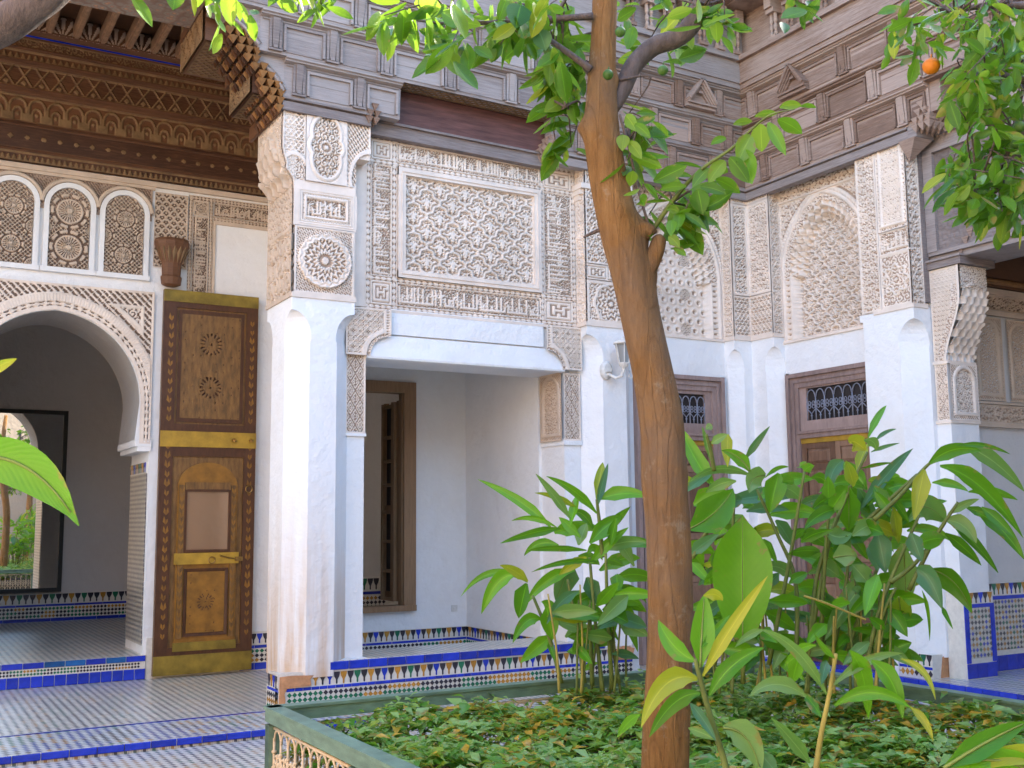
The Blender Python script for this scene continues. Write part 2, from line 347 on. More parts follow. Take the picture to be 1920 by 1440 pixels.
def relief(name, parent, T, a0, a1, z0, z1, fn, n0=0.0, res=.0057, mats=('stucco', 'ground'), kind=None, nfun=None):
    W, H = a1 - a0, z1 - z0; nu, nv = max(3, int(W / res) + 1), max(3, int(H / res) + 1)
    u, v = np.meshgrid(np.linspace(0, W, nu), np.linspace(0, H, nv))
    r = fn(u, v, W, H); h, g = r[0], r[1]; keep = r[2] if len(r) > 2 else None
    nn = n0 + h + (nfun(u, v) if nfun else 0)
    P = T.o + T.u * (a0 + u)[..., None] + T.n * np.broadcast_to(nn, u.shape)[..., None]; P[..., 2] += z0 + v
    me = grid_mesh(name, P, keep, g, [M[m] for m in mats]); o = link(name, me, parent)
    if kind: o['kind'] = kind
    return o
def sst(e0, e1, x): t = np.clip((x - e0) / (e1 - e0), 0, 1); return t * t * (3 - 2 * t)
def cut(f, thr=0.0, depth=.018, soft=.25): return -depth * sst(thr + soft, thr - soft, f), f < thr
def edge(u, v, W, H): return np.minimum(np.minimum(u, W - u), np.minimum(v, H - v))
def merge(u, v, W, H, h, g, m): e = edge(u, v, W, H) < m; return np.where(e, 0, h), g & ~e
def f_scroll(u, v, s, ph=0.0):
    s *= .86
    row = np.round(v / (s * .87)); off = .5 * (np.mod(row, 2)); col = np.round(u / s - off)
    dx, dy = u - (col + off) * s, v - row * s * .87; r = np.hypot(dx, dy); th = np.arctan2(dy, dx)
    sg = np.where(np.mod(col + row, 2) < 1, 1, -1)
    f = np.cos(2 * PI * r / (s * .36) - sg * th + ph + col)
    f += .7 * np.cos(5 * th + col * 1.7 + row) * sst(.2, .5, r / s)
    return np.maximum(f, 1.1 - r / (s * .10))
def p_scroll(s=.13, depth=.018, m=.012, thr=.05):
    depth *= 1.45 if depth > .012 else 1
    def fn(u, v, W, H): h, g = cut(f_scroll(u, v, s), thr, depth); return merge(u, v, W, H, h, g, m)
    return fn
def p_chain(p=.07, depth=.014):
    depth *= 1.2
    def fn(u, v, W, H):
        if W > H: a, c, w = u, v, H
        else: a, c, w = v, u, W
        t = np.abs(c / w - .5); L = .34 * np.abs(np.cos(PI * a / p)) ** .7 - t
        f = np.maximum(np.where(np.mod(a / p + .0, 1) < 2, L, L), t - .40) * 12
        return cut(f, 0, depth, .4)
    return fn
def p_sebka(a=.28, b=.31, depth=.03, w=.018, s=.10, ox=0, oy=0):
    def fn(u, v, W, H):
        p = (u + ox) / a + (v + oy) / b; q = (u + ox) / a - (v + oy) / b
        p2 = p + .055 * np.sin(4 * PI * q); q2 = q + .055 * np.sin(4 * PI * p)
        k = a * b / math.hypot(a, b)
        dp, dq = np.abs(p2 - np.round(p2)) * k, np.abs(q2 - np.round(q2)) * k; d = np.minimum(dp, dq)
        cp_, cq = np.floor(p2) + .5, np.floor(q2) + .5
        cu, cv = (p2 - cp_ + q2 - cq) * a / 2, (p2 - cp_ - q2 + cq) * b / 2      # place inside the cell
        leaf = 1 - np.hypot(cu / (a * .085), (cv - b * .10) / (b * .15)); vein = np.abs(np.sin(np.arctan2(cv + b * .15, cu) * 7))
        ar = f_scroll(np.abs(cu), cv, s) * .55
        wing = 1 - np.abs(np.hypot(cu / (a * .20), (cv + b * .12) / (b * .09)) - 1) * 2.6
        la = np.abs(cu) - a * .135; lb = cv - b * .02; r1, r2 = (la + lb) * .707, (lb - la) * .707
        side = 1 - np.hypot(r1 / (a * .11), r2 / (a * .038)); la2 = np.abs(cu) - a * .08; lb2 = cv + b * .20; s1, s2 = (la2 - lb2) * .707, (la2 + lb2) * .707
        side2 = 1 - np.hypot(s1 / (a * .09), s2 / (a * .032))
        ring = 1 - np.abs(np.hypot((np.abs(cu) - a * .16) / (a * .095), (cv + b * .07) / (b * .085)) - 1) * 2.4
        leaf = 1 - np.hypot(cu / (a * .075), (cv - b * .06) / (b * .20)); stem = np.where((np.abs(cu) < a * .022) & (np.abs(cv + b * .24) < b * .12), 1.0, -1)
        vol = 1 - np.abs(np.hypot((np.abs(cu) - a * .10) / (a * .075), (cv - b * .20) / (b * .06)) - 1) * 2.4
        f = np.maximum(np.maximum(ar, np.maximum(ring, vol)), (1 - np.hypot(cu / (a * .06), (cv + b * .02) / (b * .13))) * 2.5 - .35 * (vein > .75))
        h, g = cut(f, .1, depth * .8, .3); h = h - depth * .12
        tr = (d > w) & (d < w * 1.75); h = np.where(tr, -depth, h); g = np.where(tr, True, g)
        rd = d <= w; h = np.where(rd, -.010 * sst(.25, .0, np.abs(d / w - .62)), h); g = np.where(rd, False, g)
        return merge(u, v, W, H, h, g, .012)
    return fn
def p_script(depth=.015, p=.052, seed=3):
    depth *= 1.35
    def fn(u, v, W, H):
        rr = np.random.default_rng(seed)
        vert = H > W
        a, c, L, w = (v, u, H, W) if vert else (u, v, W, H)
        f = f_scroll(u, v, .062, 1.0) * .55 - .25
        x = .03
        c0, c1 = w * .14, w * .86
        while x < L - .03:
            hh = c0 + (c1 - c0) * rr.choice([1, 1, .95, .55, .4]); wd_ = .0085
            f = np.maximum(f, np.where((np.abs(a - x) < wd_) & (c > c0) & (c < hh), 1, -1))
            t = rr.random()
            nx = x + p * rr.uniform(.5, 1.25)
            if t < .75: f = np.maximum(f, np.where((a > x) & (a < nx) & (np.abs(c - c0 - .012) < .009), 1, -1))
            if t > .35: f = np.maximum(f, 1 - np.abs(np.hypot(a - (x + nx) / 2, (c - c0 - w * rr.uniform(.2, .45))) - .016) / .007)
            if t > .8: f = np.maximum(f, np.where((a > x) & (a < nx) & (np.abs(c - c0 - w * .42 - (a - x) * .6) < .008), 1, -1))
            x = nx
        h, g = cut(f, .1, depth, .25); return merge(u, v, W, H, h, g, .010)
    return fn
MEANDER = ["#########", "#...#...#", "#.#.#.#.#", "#.#...#.#", "#.#####.#", "#.#...#..", "#.#.#.###", "#...#...#", "#########"]
def p_meander(depth=.014):
    B = np.array([[c == '#' for c in r] for r in MEANDER])
    def fn(u, v, W, H):
        m = .03; i = np.clip(((u - m) / (W - 2 * m) * 9).astype(int), 0, 8); j = np.clip(((v - m) / (H - 2 * m) * 9).astype(int), 0, 8)
        g = ~B[j, i]; e = edge(u, v, W, H); g = (g & (e > m)) | ((e > .016) & (e < .026))
        return np.where(g, -depth, 0), g
    return fn
def f_rosette(u, v, cu, cv, R, n):
    dx, dy = u - cu, v - cv; r = np.hypot(dx, dy); th = np.arctan2(dy, dx)
    f = np.sin(2 * PI * (r / (R * .27)) + 1.9 * np.cos(n * th) * sst(.1, .5, r / R)) + .35 * np.cos(2 * n * th + 9 * r / R)
    return f, r, th
def p_roundel(R, n=16, depth=.02, ground=True, cu=None, cv=None, proud=.03, p=.022):
    """hatched field with a raised round boss carved as a many-pointed star"""
    def fn(u, v, W, H):
        f, r, th = f_rosette(u, v, W / 2 if cu is None else cu, H / 2 if cv is None else cv, R * .98, n)
        hf = np.sin(2 * PI * (u + v) / (p * 1.4)) * np.where(np.sin(2 * PI * (u - v) / (p * 4)) > 0, 1, -1)
        h, g = cut(hf, .0, .010, .3); hr, gr = cut(f, -.1, depth, .3)
        star = R * (.80 + .055 * np.abs(((th * n / (2 * PI)) % 1) - .5) * 4 - .055)
        ins = r < star; rim = (r < R) & ~ins
        h = np.where(ins, hr + proud - .004, h); g = np.where(ins, gr, g)
        h = np.where(rim, proud + .006 * np.cos((r - star) / (R * .1) * PI), h); g = np.where(rim, False, g)
        e = edge(u, v, W, H) < .018; return np.where(e, .004, h), g & ~e
    return fn
def p_scale(p=.05, depth=.014):
    def fn(u, v, W, H):
        row = np.floor(v / (p * .6)); off = np.mod(row, 2) * .5; cu_ = (np.floor(u / p + off) + .5 - off) * p
        r = np.hypot((u - cu_) / 1.0, v - row * p * .6); f = np.where(np.abs(r - p * .42) < p * .13, 1, -1.0)
        f = np.maximum(f, np.where(r < p * .14, 1, -1)); h, g = cut(f, 0, depth, .3); return merge(u, v, W, H, h, g, .014)
    return fn
def p_weave(p=.034, depth=.014, m=.012):
    def fn(u, v, W, H):
        f = np.sin(2 * PI * (u + v * .7) / p) + .55 * np.sin(2 * PI * (u - v * .9) / (p * 1.6)); h, g = cut(f, .0, depth, .4); return merge(u, v, W, H, h, g, m)
    return fn
def p_dots(p=.052, depth=.016, m=.016):
    def fn(u, v, W, H):
        x, y = u / p, v / p; dx, dy = x - np.round(x), y - np.round(y); r = np.hypot(dx, dy)
        ax, ay = np.abs(x - np.floor(x) - .5), np.abs(y - np.floor(y) - .5)
        f = np.where(r < .2, 1.0, -1); f = np.maximum(f, np.where(np.abs(ax - ay) < .09, .6, -1)); f = np.maximum(f, np.where(np.abs(r - .38) < .07, .6, -1))
        h, g = cut(f, 0, depth, .3); return merge(u, v, W, H, h, g, m)
    return fn
def p_lozenge(a=.098, b=.16, depth=.016, m=.012):
    def fn(u, v, W, H):
        x = u / a; y = v / b; k = np.abs(x - np.round(x)) + np.abs(y - np.round(y)); k2 = np.abs(np.mod(x, 1) - .5) + np.abs(np.mod(y, 1) - .5)
        q = np.minimum(k, k2); f = np.cos(2 * PI * q / .19 + .4); f = np.where((np.abs(x - np.round(x)) < .06) & (q < .3), -1, f)
        h, g = cut(f, -.1, depth, .35); return merge(u, v, W, H, h, g, m)
    return fn
def d_arch(u, v, cu, half, spring, extra):
    """signed distance inside a slightly pointed arch"""
    x = np.abs(u - cu); R = half + extra
    return np.where(v < spring, half - x, R - np.hypot(x + extra, v - spring))
def arch_param(u, v, cu, spring, half): return np.where(v < spring, np.sign(u - cu) * (spring - v + half * 1.5), np.arctan2(u - cu, v - spring) * half)
def p_panelarch(depth=.016, s=.075):
    """upright carved panel with a round-headed inner field"""
    def fn(u, v, W, H):
        d = d_arch(u, v, W / 2, W * .36, H - W * .46, .0); d = np.minimum(d, v - .07)
        h, g = cut(f_scroll(u, v, s), .05, depth); hc, gc = cut(np.sin(2 * PI * (u + v) / .03), 0, .008)
        h = np.where(d < -.0, hc, h - .012); g = np.where(d < 0, gc, g)
        rim = (d > -.022) & (d < .012); h = np.where(rim, .008, h); g = g & ~rim
        return merge(u, v, W, H, h, g, .014)
    return fn
def muq(d, s, t0, tiers, step, cell, scoop):
    """honeycomb tiers stepping back from an arch edge: depth as a function of distance d and arc position s"""
    k = np.clip(np.floor(d / t0), 0, tiers - 1); y = np.clip(d / t0 - k, 0, 1)
    c = s / cell + .5 * np.mod(k, 2); x = c - np.floor(c) - .5
    w = .46 * np.sqrt(np.clip(1 - y ** 2.2, 0, 1)); nich = np.clip(1 - (x / np.maximum(w, .02)) ** 2, 0, 1) * (np.abs(x) < w)
    h = -step * k - scoop * np.sqrt(nich) * (1 - .45 * y)
    return np.where((d > 0), h, 0)
def p_blindarch(cu, half, spring, extra, field, lad=True):
    """blind arch: carved spandrels, rolled archivolt, honeycomb soffit and a sunk, patterned field"""
    def fn(u, v, W, H):
        d = d_arch(u, v, cu, half, spring, extra); s = arch_param(u, v, cu, spring, half)
        h, g = cut(f_scroll(u, v, .11), .05, .03)                         # spandrel
        b1 = (d > -.075) & (d < .02)                                       # archivolt rolls
        roll = .012 * np.abs(np.sin(PI * (d + .075) / .0475)) + .003 * np.sin(2 * PI * s / .035) * (d < -.03)
        h = np.where(b1, roll, h); g = g & ~b1
        line = (d > -.10) & (d <= -.075); h = np.where(line, -.022, h); g = g | line
        h2, g2 = cut(f_scroll(u, v, .085, .7), .05, .02); b2 = (d >= .02) & (d < .085); h = np.where(b2, h2 - .004, h); g = np.where(b2, g2, g)
        top = v > spring - .02
        mz = (d >= .085) & top; hm = muq(d - .085, s, .058, 3, .05, .10, .07)
        h = np.where(mz, hm - .005, h); g = g & ~mz
        hf, gf, *_ = field(u, v, W, H); fld = ((d >= .24) & top) | ((d >= .12) & ~top)
        h = np.where(fld, hf - .140, h); g = np.where(fld, gf, g)
        jm = (d >= .02) & ~fld & ~top
        ladd = (np.mod(v, .062) < .018) & (d < .095) & (d > .035)
        h = np.where(jm, np.where(ladd, -.03, -.004), h); g = np.where(jm, ladd & lad, g)
        e = edge(u, v, W, H) < .014; return np.where(e, 0, h), g & ~e
    return fn
def p_cartouche(rx, rz, depth=.022):
    """plain slab pierced by a lobed medallion full of scrollwork"""
    def fn(u, v, W, H):
        x, y = u - W / 2, v - H / 2
        d = np.maximum(np.maximum(1 - np.hypot(x / rx, (np.abs(y) - rz * .42) / (rz * .58)), 1 - np.hypot(x / (rx * 1.16), y / (rz * .42))) , 0 * x - 1) * rx
        f, r, th = f_rosette(u, v, W / 2, H / 2, rx * 1.2, 16); f2 = f_scroll(u, v, .085, .4)
        f = np.where(r < rx * .62, f, f2); h, g = cut(f, .0, depth, .3)
        ins = d > .012; rim = (d > -.020) & ~ins; h = np.where(ins, h - .006, np.where(rim, .010 * np.sin((d + .02) / .032 * PI), 0)); g = g & ins
        l2 = (d > -.032) & (d <= -.020); h = np.where(l2, -.006, h); return h, g
    return fn
def p_claustra(kind):
    """pierced plaster screen of spoked wheels in a round-headed light"""
    def fn(u, v, W, H):
        keep = d_arch(u, v, W / 2, W / 2 - .002, H - W / 2, 0.0) > 0
        if kind == 'two': C = [(W / 2, H * .71, W * .46), (W / 2, H * .26, W * .46), (W * 1.02, H * .49, W * .16), (-W * .02, H * .49, W * .16), (0, 0, W * .13), (W, 0, W * .13)]
        else:
            C = [(W * .53, H * .70, W * .30), (W * .50, H * .24, W * .30)] + [(W * x, H * y, W * .27) for x in (.0, 1.02) for y in (.47, .0, .95)]
        f = np.maximum(np.sin(2 * PI * (u + v) / .045), np.sin(2 * PI * (u - v) / .045)) - .72
        bead = np.zeros_like(u)
        for cu_, cv_, R in C:
            dx, dy = u - cu_, v - cv_; r = np.hypot(dx, dy); th = np.arctan2(dy, dx); n = 24 if R > .15 else 18
            sp_ = np.where((r > R * .16) & (r < R * .72), np.cos(n * th) + .1 - (r / R > .62) * 1.5, np.where(r < R * .15, 1.0, -1.0))
            sp_ = np.maximum(sp_, np.where(np.abs(r - R * .66) < R * .05, .8, -1))
            bd = (np.abs(r - R * .92) < R * .085) & (np.cos(10 * th) > -.55); sp_ = np.where(bd, 2, sp_)
            f = np.where(r < R * 1.03, sp_, f); bead = np.where((r < R * 1.03) & (bd | (r < R * .15)), 1, bead)
        h = -.022 * sst(.15, -.1, f) + .008 * bead; return h, (f < 0), keep
    return fn
# ------------------------------------------------------------------ main dimensions of the court (metres)
YP, YQ, XB, XQ = 9.26, 9.43, 8.48, 8.64       # faces of piers and sunk panels on the far wall (y) and the right wall (x)
ZS, ZW, YC = 3.62, 5.33, 12.04                # foot of the carved stucco, foot of the timber frieze, gallery wall
AP, AQ, BP, BQ, GC = WA(YP), WA(YQ), WB(XB), WB(XQ), WA(YC)
def chamfer_sec(x0, x1, y0, y1, z, c):        # octagonal section, chamfers: front-left, front-right, back-right, back-left
    a, b, d, e = [max(q, .001) for q in c]
    return [(x0 + a, y0, z), (x1 - b, y0, z), (x1, y0 + b, z), (x1, y1 - d, z), (x1 - d, y1, z), (x0 + e, y1, z), (x0, y1 - e, z), (x0, y0 + a, z)]
def shaft(mb, x0, x1, y0, y1, z0, zl, za, z1, c, ledge=.012, m=0):
    """square pier whose corners are cut back below and closed by arched stops above"""
    secs = [chamfer_sec(x0, x1, y0, y1, z, c) for z in (z0, zl)]
    mb.loft(secs, m)
    zs = [zl + (za - zl) * t for t in (0, .25, .5, .65, .78, .88, .95, .99, 1.0)]
    secs = [chamfer_sec(x0, x1, y0, y1, z, [(q + ledge) * math.sqrt(max(0, 1 - ((z - zl) / (za - zl)) ** 2.4)) for q in c]) for z in zs]
    secs.append(chamfer_sec(x0, x1, y0, y1, z1, (0, 0, 0, 0))); mb.loft(secs, m)

# ------------------------------------------------------------------ ground
earth = structure(MB().box(-120, 120, -120, 120, -.6, -.40).build('ground', M['pink']))
floor = MB().box(-7, 9.3, -9, 8.55, -.35, -.06).box(3.79, 9.3, 8.55, 9.5, -.35, -.06).build('courtyard_floor', M['floor']); structure(floor)
gfl = MB().box(-5, 3.78, 8.59, YC, -.3, 0).build('gallery_floor', M['floor']); structure(gfl)
MB().box(-5, 3.78, 8.60, 9.36, 0, .004).build('border_band', M['floor2'], gfl)
MB().box(-5, 3.5, 9.36, 9.395, 0, .007).build('blue_fillet', M['bluetile'], gfl)
rfl = MB().box(-3, 4.2, YC, 17.0, -.3, .245).build('room_floor', M['floor']); structure(rfl)
pfl = MB().box(8.36, 12.2, -9, 7.05, -.3, .115).build('side_gallery_floor', M['floor2']); structure(pfl)
MB().box(8.36, 8.64, 7.05, 9.3, -.3, .10).build('door_sill_step', M['bluetile'], pfl)
def tilerow(name, mats, parent, T, a0, a1, z0, z1, n, pitch, gap=.006, th=.012, jit=.0015):
    me = {}
    k = max(1, round((a1 - a0) / pitch)); w = (a1 - a0) / k
    for i in range(k):
        mk = mats[i % len(mats)] if not callable(mats) else mats(i)
        if mk not in me:
            b = MB(); hw, hz = w / 2 - gap / 2, (z1 - z0) / 2 - gap / 3
            o0 = Wall((0, 0, 0), T.u, T.n); bv = .004
            b.loft([[o0(a, n_, z) for a, z in ((-hw + e, -hz + e), (hw - e, -hz + e), (hw - e, hz - e), (-hw + e, hz - e))] for n_, e in ((-.004, 0), (th - bv, 0), (th, bv))])
            me[mk] = b.mesh(name, M[mk])
        link(name, me[mk], parent, T(a0 + (i + .5) * w, n + random.uniform(-jit, jit), (z0 + z1) / 2), (0, random.uniform(-.006, .006), 0) if abs(T.n[1]) > .5 else (random.uniform(-.006, .006), 0, 0))
BELL = [(-.5, 1), (.5, 1), (.47, .80), (.36, .60), (.20, .44), (.12, .34), (.12, .06), (0, -.02), (-.12, .06), (-.12, .34), (-.20, .44), (-.36, .60), (-.47, .80)]
def bells(parent, T, a0, a1, z0, z1, n, pitch=.064, cols=('t_blk', 't_och', 't_blk', 't_blu', 't_blk', 't_och', 't_blk', 't_grn'), skip=None):
    k = max(1, round((a1 - a0) / pitch)); w = (a1 - a0) / k; me = {}
    for i in range(k):
        if skip and skip(a0 + (i + .5) * w): continue
        mk = cols[i % len(cols)]
        if mk not in me:
            o0 = Wall((0, 0, 0), T.u, T.n)
            me[mk] = MB().plate(o0, [(x * w * .92, (y - .5) * (z1 - z0) * .96) for x, y in BELL], -.003, .005).mesh('tile', M[mk])
        link('tile', me[mk], parent, T(a0 + (i + .5) * w, n, (z0 + z1) / 2))
def diamonds(parent, T, a0, a1, z0, z1, n, p=.05, single=False, skip=None):
    """small square tiles set on their points, in rows; white ones between are the bed"""
    rows = max(1, round((z1 - z0) / p)); pz = (z1 - z0) / rows; k = int((a1 - a0) / p); pa = (a1 - a0) / k
    pal = ['t_blk', 't_grn', 't_och', 't_blu']; me = {}; mb = MB(); rr = random.Random(int(a0 * 100))
    for j in range(rows):
        run, c = 0, 0
        for i in range(k):
            if run == 0: c = rr.choice([0, 0, 1, 2, 0, 1, 2]); run = rr.choice([3, 4, 5])
            run -= 1; a, z = a0 + (i + .5) * pa, z0 + (j + .5) * pz
            if skip and skip(a): continue
            out = [(0, -pz * .47), (pa * .47, 0), (0, pz * .47), (-pa * .47, 0)]
            if single:
                if c not in me: me[c] = MB().plate(Wall((0, 0, 0), T.u, T.n), out, -.003, .004).mesh('tile', M[pal[c]])
                link('tile', me[c], parent, T(a, n, z))
            else: mb.plate(Wall(T(a, n, z), T.u, T.n), out, -.003, .004, c)
    if not single: mb.build('mosaic_tiles', [M[q] for q in pal], parent, kind='stuff')
# kerbs of long blue tiles
tilerow('tile', ['bluetile'], gfl, WA(8.59), -4.8, 3.70, -.050, .004, 0, .19, jit=.003)
tilerow('tile', ['bluetile'], pfl, WB(8.36), -7.9, -3.2, .02, .118, 0, .17)
# room threshold: blue, mosaic, blue
th = structure(MB().box(-1.3, 2.456, YC - .02, YC + .05, -.05, .243).build('threshold_step', M['t_wht']))
tilerow('tile', ['tealtile', 'bluetile', 'bluetile', 'tealtile', 'tealtile', 'bluetile'], th, WA(YC - .02), -.3, 2.455, .185, .246, 0, .19)
tilerow('tile', ['bluetile'], th, WA(YC - .02), -.3, 2.455, .0, .112, 0, .112)
diamonds(th, WA(YC - .02), .5, 2.40, .118, .180, 0, .031)

# ------------------------------------------------------------------ near pier of the gallery opening
pr = thing('pier', 'white chamfered pier with carved stucco head, leftmost of the court piers', 'pier', (3.36, 9.6, 0), 'plastered piers of the court')
b = MB(); shaft(b, 3.06, 3.66, YP, 9.98, .27, 3.23, 3.50, ZS, (.175, .17, .17, .17))
b.build('shaft', M['whitestain'], pr)
b = MB().box(3.0, 3.66, YP + .012, 9.60, -.08, .20); b.box(3.02, 3.70, YP + .016, 9.60, .20, .31); b.build('base', M['t_wht'], pr)
MB().plate(AP, [(3.005, .0), (3.05, .0), (3.06, .1), (3.05, .15), (3.07, .195), (3.16, .20), (3.29, .205), (3.28, .26), (3.31, .29), (3.12, .30), (3.01, .295)], -.01, .006).build('bare_patch', M['patch'], pr)
bells(pr, WB(3.0), -9.56, -9.30, .195, .30, 0, .064, ('t_blk', 't_och', 't_blu', 't_blk'))
tilerow('tile', ['t_blu'], pr, WB(3.0), -9.58, -9.275, .162, .19, 0, .06, .003, .004)
diamonds(pr, WB(3.0), -9.58, -9.275, .0, .155, 0, .05)
MB().box(3.64, 3.84, YP + .17, 9.90, ZS + .001, ZW + .12).box(3.075, 3.645, YP + .03, 9.97, ZS + .001, ZW + .12).build('core', M['stucco'], pr)
BR = [(2.95, ZW + .06), (2.95, 4.99), (2.965, 4.91), (2.99, 4.84), (2.985, 4.79), (3.02, 4.75), (3.05, 4.71), (3.06, 4.66)]
def bracket_nose(u0, z0):
    zz = np.array([q[1] for q in BR][::-1]); xx = np.array([3.06 - q[0] for q in BR][::-1])
    return lambda v: np.interp(z0 + v, zz, xx, left=0)
nose = bracket_nose(0, ZS)
def f_strip_l(u, v, W, H):                    # left strip of the head: scale pattern on the projecting nose, lobed below
    x = 2.95 + u; z = ZS + 1.07 + v; lim = 3.06 - nose(1.07 + v)
    d = np.hypot((x - 3.06), (z - 4.66) * .55)
    h, g, = p_scale(.05)(u, v, W, H); lobe = (d < .155)
    h2, g2 = cut(f_scroll(u, v, .07), .1, .012); h = np.where(lobe, h2, h); g = np.where(lobe, g2, g)
    rim = (np.abs(d - .155) < .012) | (x < lim + .014); h = np.where(rim, .006, h); g = g & ~rim
    return h, g, x >= lim - .004
relief('carved_strip', pr, AP, 2.95, 3.165, ZS + 1.07, ZW + .05, f_strip_l, .012)
b = MB(); b.plate(AP, [(q[0], q[1]) for q in BR] + [(3.075, 4.66), (3.075, ZW + .06)], -.7, .003); b.build('corbel', M['stucco'], pr)
relief('medallion', pr, AP, 3.165, 3.56, 4.70, ZW + .05, p_cartouche(.138, .30), .026)
def f_strip_r(u, v, W, H):
    x = 3.56 + u; z = 4.70 + v; d = np.hypot((x - 3.80), (z - 4.78) * .7)
    h, g = p_weave(.034)(u, v, W, H); lobe = d < .20
    rim = np.abs(d - .20) < .016; h = np.where(rim, .010, h); g = g & ~rim
    return h, g, ~((d < .184) & (x > 3.66))
relief('carved_strip', pr, AP, 3.56, 3.80, 4.70, ZW + .05, f_strip_r, .012)
MB().box(3.64, 3.80, YP + .002, YP + .16, 4.99, ZW + .05).build('corbel', M['stucco'], pr)
def f_cart(u, v, W, H):
    e = edge(u, v, W, H); hc, gc = p_chain(.036, .012)(u, v - .0, W, .001 + H) if False else cut(np.sin(2 * PI * (u + v) / .03) * np.sin(2 * PI * (u - v) / .03), 0, .010)
    h, g = p_script(.018, .05, 5)(u - .065, v - .065, W - .13, H - .13)
    fr = e < .065; h = np.where(fr, np.where((e > .032) & (e < .056), hc, .004), h); g = np.where(fr, (e > .032) & (e < .056) & gc, g)
    ln = (e > .012) & (e < .018); return np.where(ln, -.006, h), g
relief('inscription_panel', pr, AP, 3.11, 3.64, 4.30, 4.62, f_cart, .010)
relief('rosette_panel', pr, AP, 3.075, 3.65, 3.655, 4.28, p_roundel(.25, 18), .006)
b = MB(); b.box(3.062, 3.66, YP - .010, YP + .03, 4.275, 4.305); b.box(3.06, 3.655, YP - .010, YP + .03, 4.615, 4.70); b.box(3.055, 3.67, YP - .012, YP + .03, ZS - .005, ZS + .04)
b.box(3.063, 3.115, YP - .009, YP + .02, 4.30, 4.62); b.box(3.635, 3.668, YP - .009, YP + .02, 4.30, 4.62); b.each('moulding', M['stucco'], pr)
# carved reveal towards the gallery opening, with a honeycomb corbel
def f_reveal(u, v, W, H):
    h, g = cut(f_scroll(u, v, .12), .1, .018); z = ZS + v
    low = v < .62; h2, g2 = cut(f_scroll(u, v * .9, .20, .5) - .1, .0, .03); h = np.where(low, h2, h); g = np.where(low, g2, g)
    band = np.abs(v - .63) < .018; h = np.where(band, .004, h); g = g & ~band
    d = d_arch(u, v, W * .5, W * .40, 1.28, .0)
    nz = nose(v); rl = np.clip(nz, 0, .11)
    mq = (v > 1.02) & (d > 0) & (v < 1.62)
    k = np.floor((v - 1.02) / .12); c = u / .15 + .5 * np.mod(k, 2); x = c - np.floor(c) - .5; y = (v - 1.02) / .12 - k
    sc = np.clip(1 - (x / .42) ** 2 - (y * .95) ** 2, 0, 1)
    hm = .05 - .13 * sc ** .4; h = np.where(mq, hm, h); g = np.where(mq, False, g)
    rim = (np.abs(d) < .02) & (v > 1.2); h = np.where(rim, .012, h); g = g & ~rim
    e = edge(u, v, W, H) < .016; return np.where(e, 0, h) + rl, g & ~e
relief('carved_reveal', pr, WB(3.06), -9.98, -YP, ZS, ZW + .06, f_reveal, .012, mats=('stucco2', 'ground'))
MB().box(3.045, 3.07, YP, 9.99, ZS - .004, ZS + .035).each('moulding', M['stucco2'], pr)

# ------------------------------------------------------------------ bench bay: sunk carved panel over an open alcove
al = thing('alcove', 'open alcove with tiled bench under a framed lattice panel of carved stucco', 'alcove', (5.0, 9.9, 0))
b = MB(); b.box(3.66, 3.83, YQ, 9.95, .39, 2.45).box(3.66, 3.83, YQ + .03, 9.95, 2.45, ZS)
b.box(6.035, 6.23, YQ, 9.88, .39, 2.45).box(6.04, 6.23, YQ + .03, 9.88, 2.45, ZS); b.each('jamb', M['white'], al)
b = MB(); b.box(3.80, 6.06, YQ + .012, YQ + .50, 3.13, ZS + .02)
b.prism(AQ, [(.0, 3.12), (.045, 3.13), (.05, 3.15), (.012, 3.36), (.0, 3.36)], 3.835, 6.03); b.box(4.08, 5.79, YQ - .018, YQ + .02, 3.375, ZS); b.each('beam', M['white'], al)
b = MB(); b.box(3.70, 6.3, 11.56, 11.66, 0, .62).box(3.70, 4.30, 11.56, 11.66, .62, 3.22).box(5.32, 6.1, 11.56, 11.66, .62, 3.22).box(3.7, 6.1, 11.56, 11.66, 3.22, 4.0)
b.box(6.0, 6.2, 9.88, 11.56, 0, 4.0).box(3.68, 3.80, 9.95, 11.56, 0, 4.0); b.box(3.68, 6.2, YQ + .5, 11.66, 3.7, 3.8)
b.box(3.68, 6.2, 9.9, 11.6, -.1, .10); b.build('inner_wall', M['white'], al)
bells(al, WA(11.548), 4.1, 5.99, .275, .385, .002, .066); bells(al, WB(5.99), -11.55, -9.9, .275, .385, .002, .066)
b = MB(); b.box(3.9, 5.99, 11.548, 11.56, .10, .39); b.box(5.99, 6.0, 9.9, 11.548, .10, .39); b.build('dado_bed', M['t_wht'], al)
for T, a0, a1 in ((WA(11.548), 4.1, 5.99), (WB(5.99), -11.54, -9.9)):
    tilerow('tile', ['bluetile'], al, T, a0, a1, .238, .266, 0, .30, .002, .004); diamonds(al, T, a0, a1, .105, .235, .001, .05)
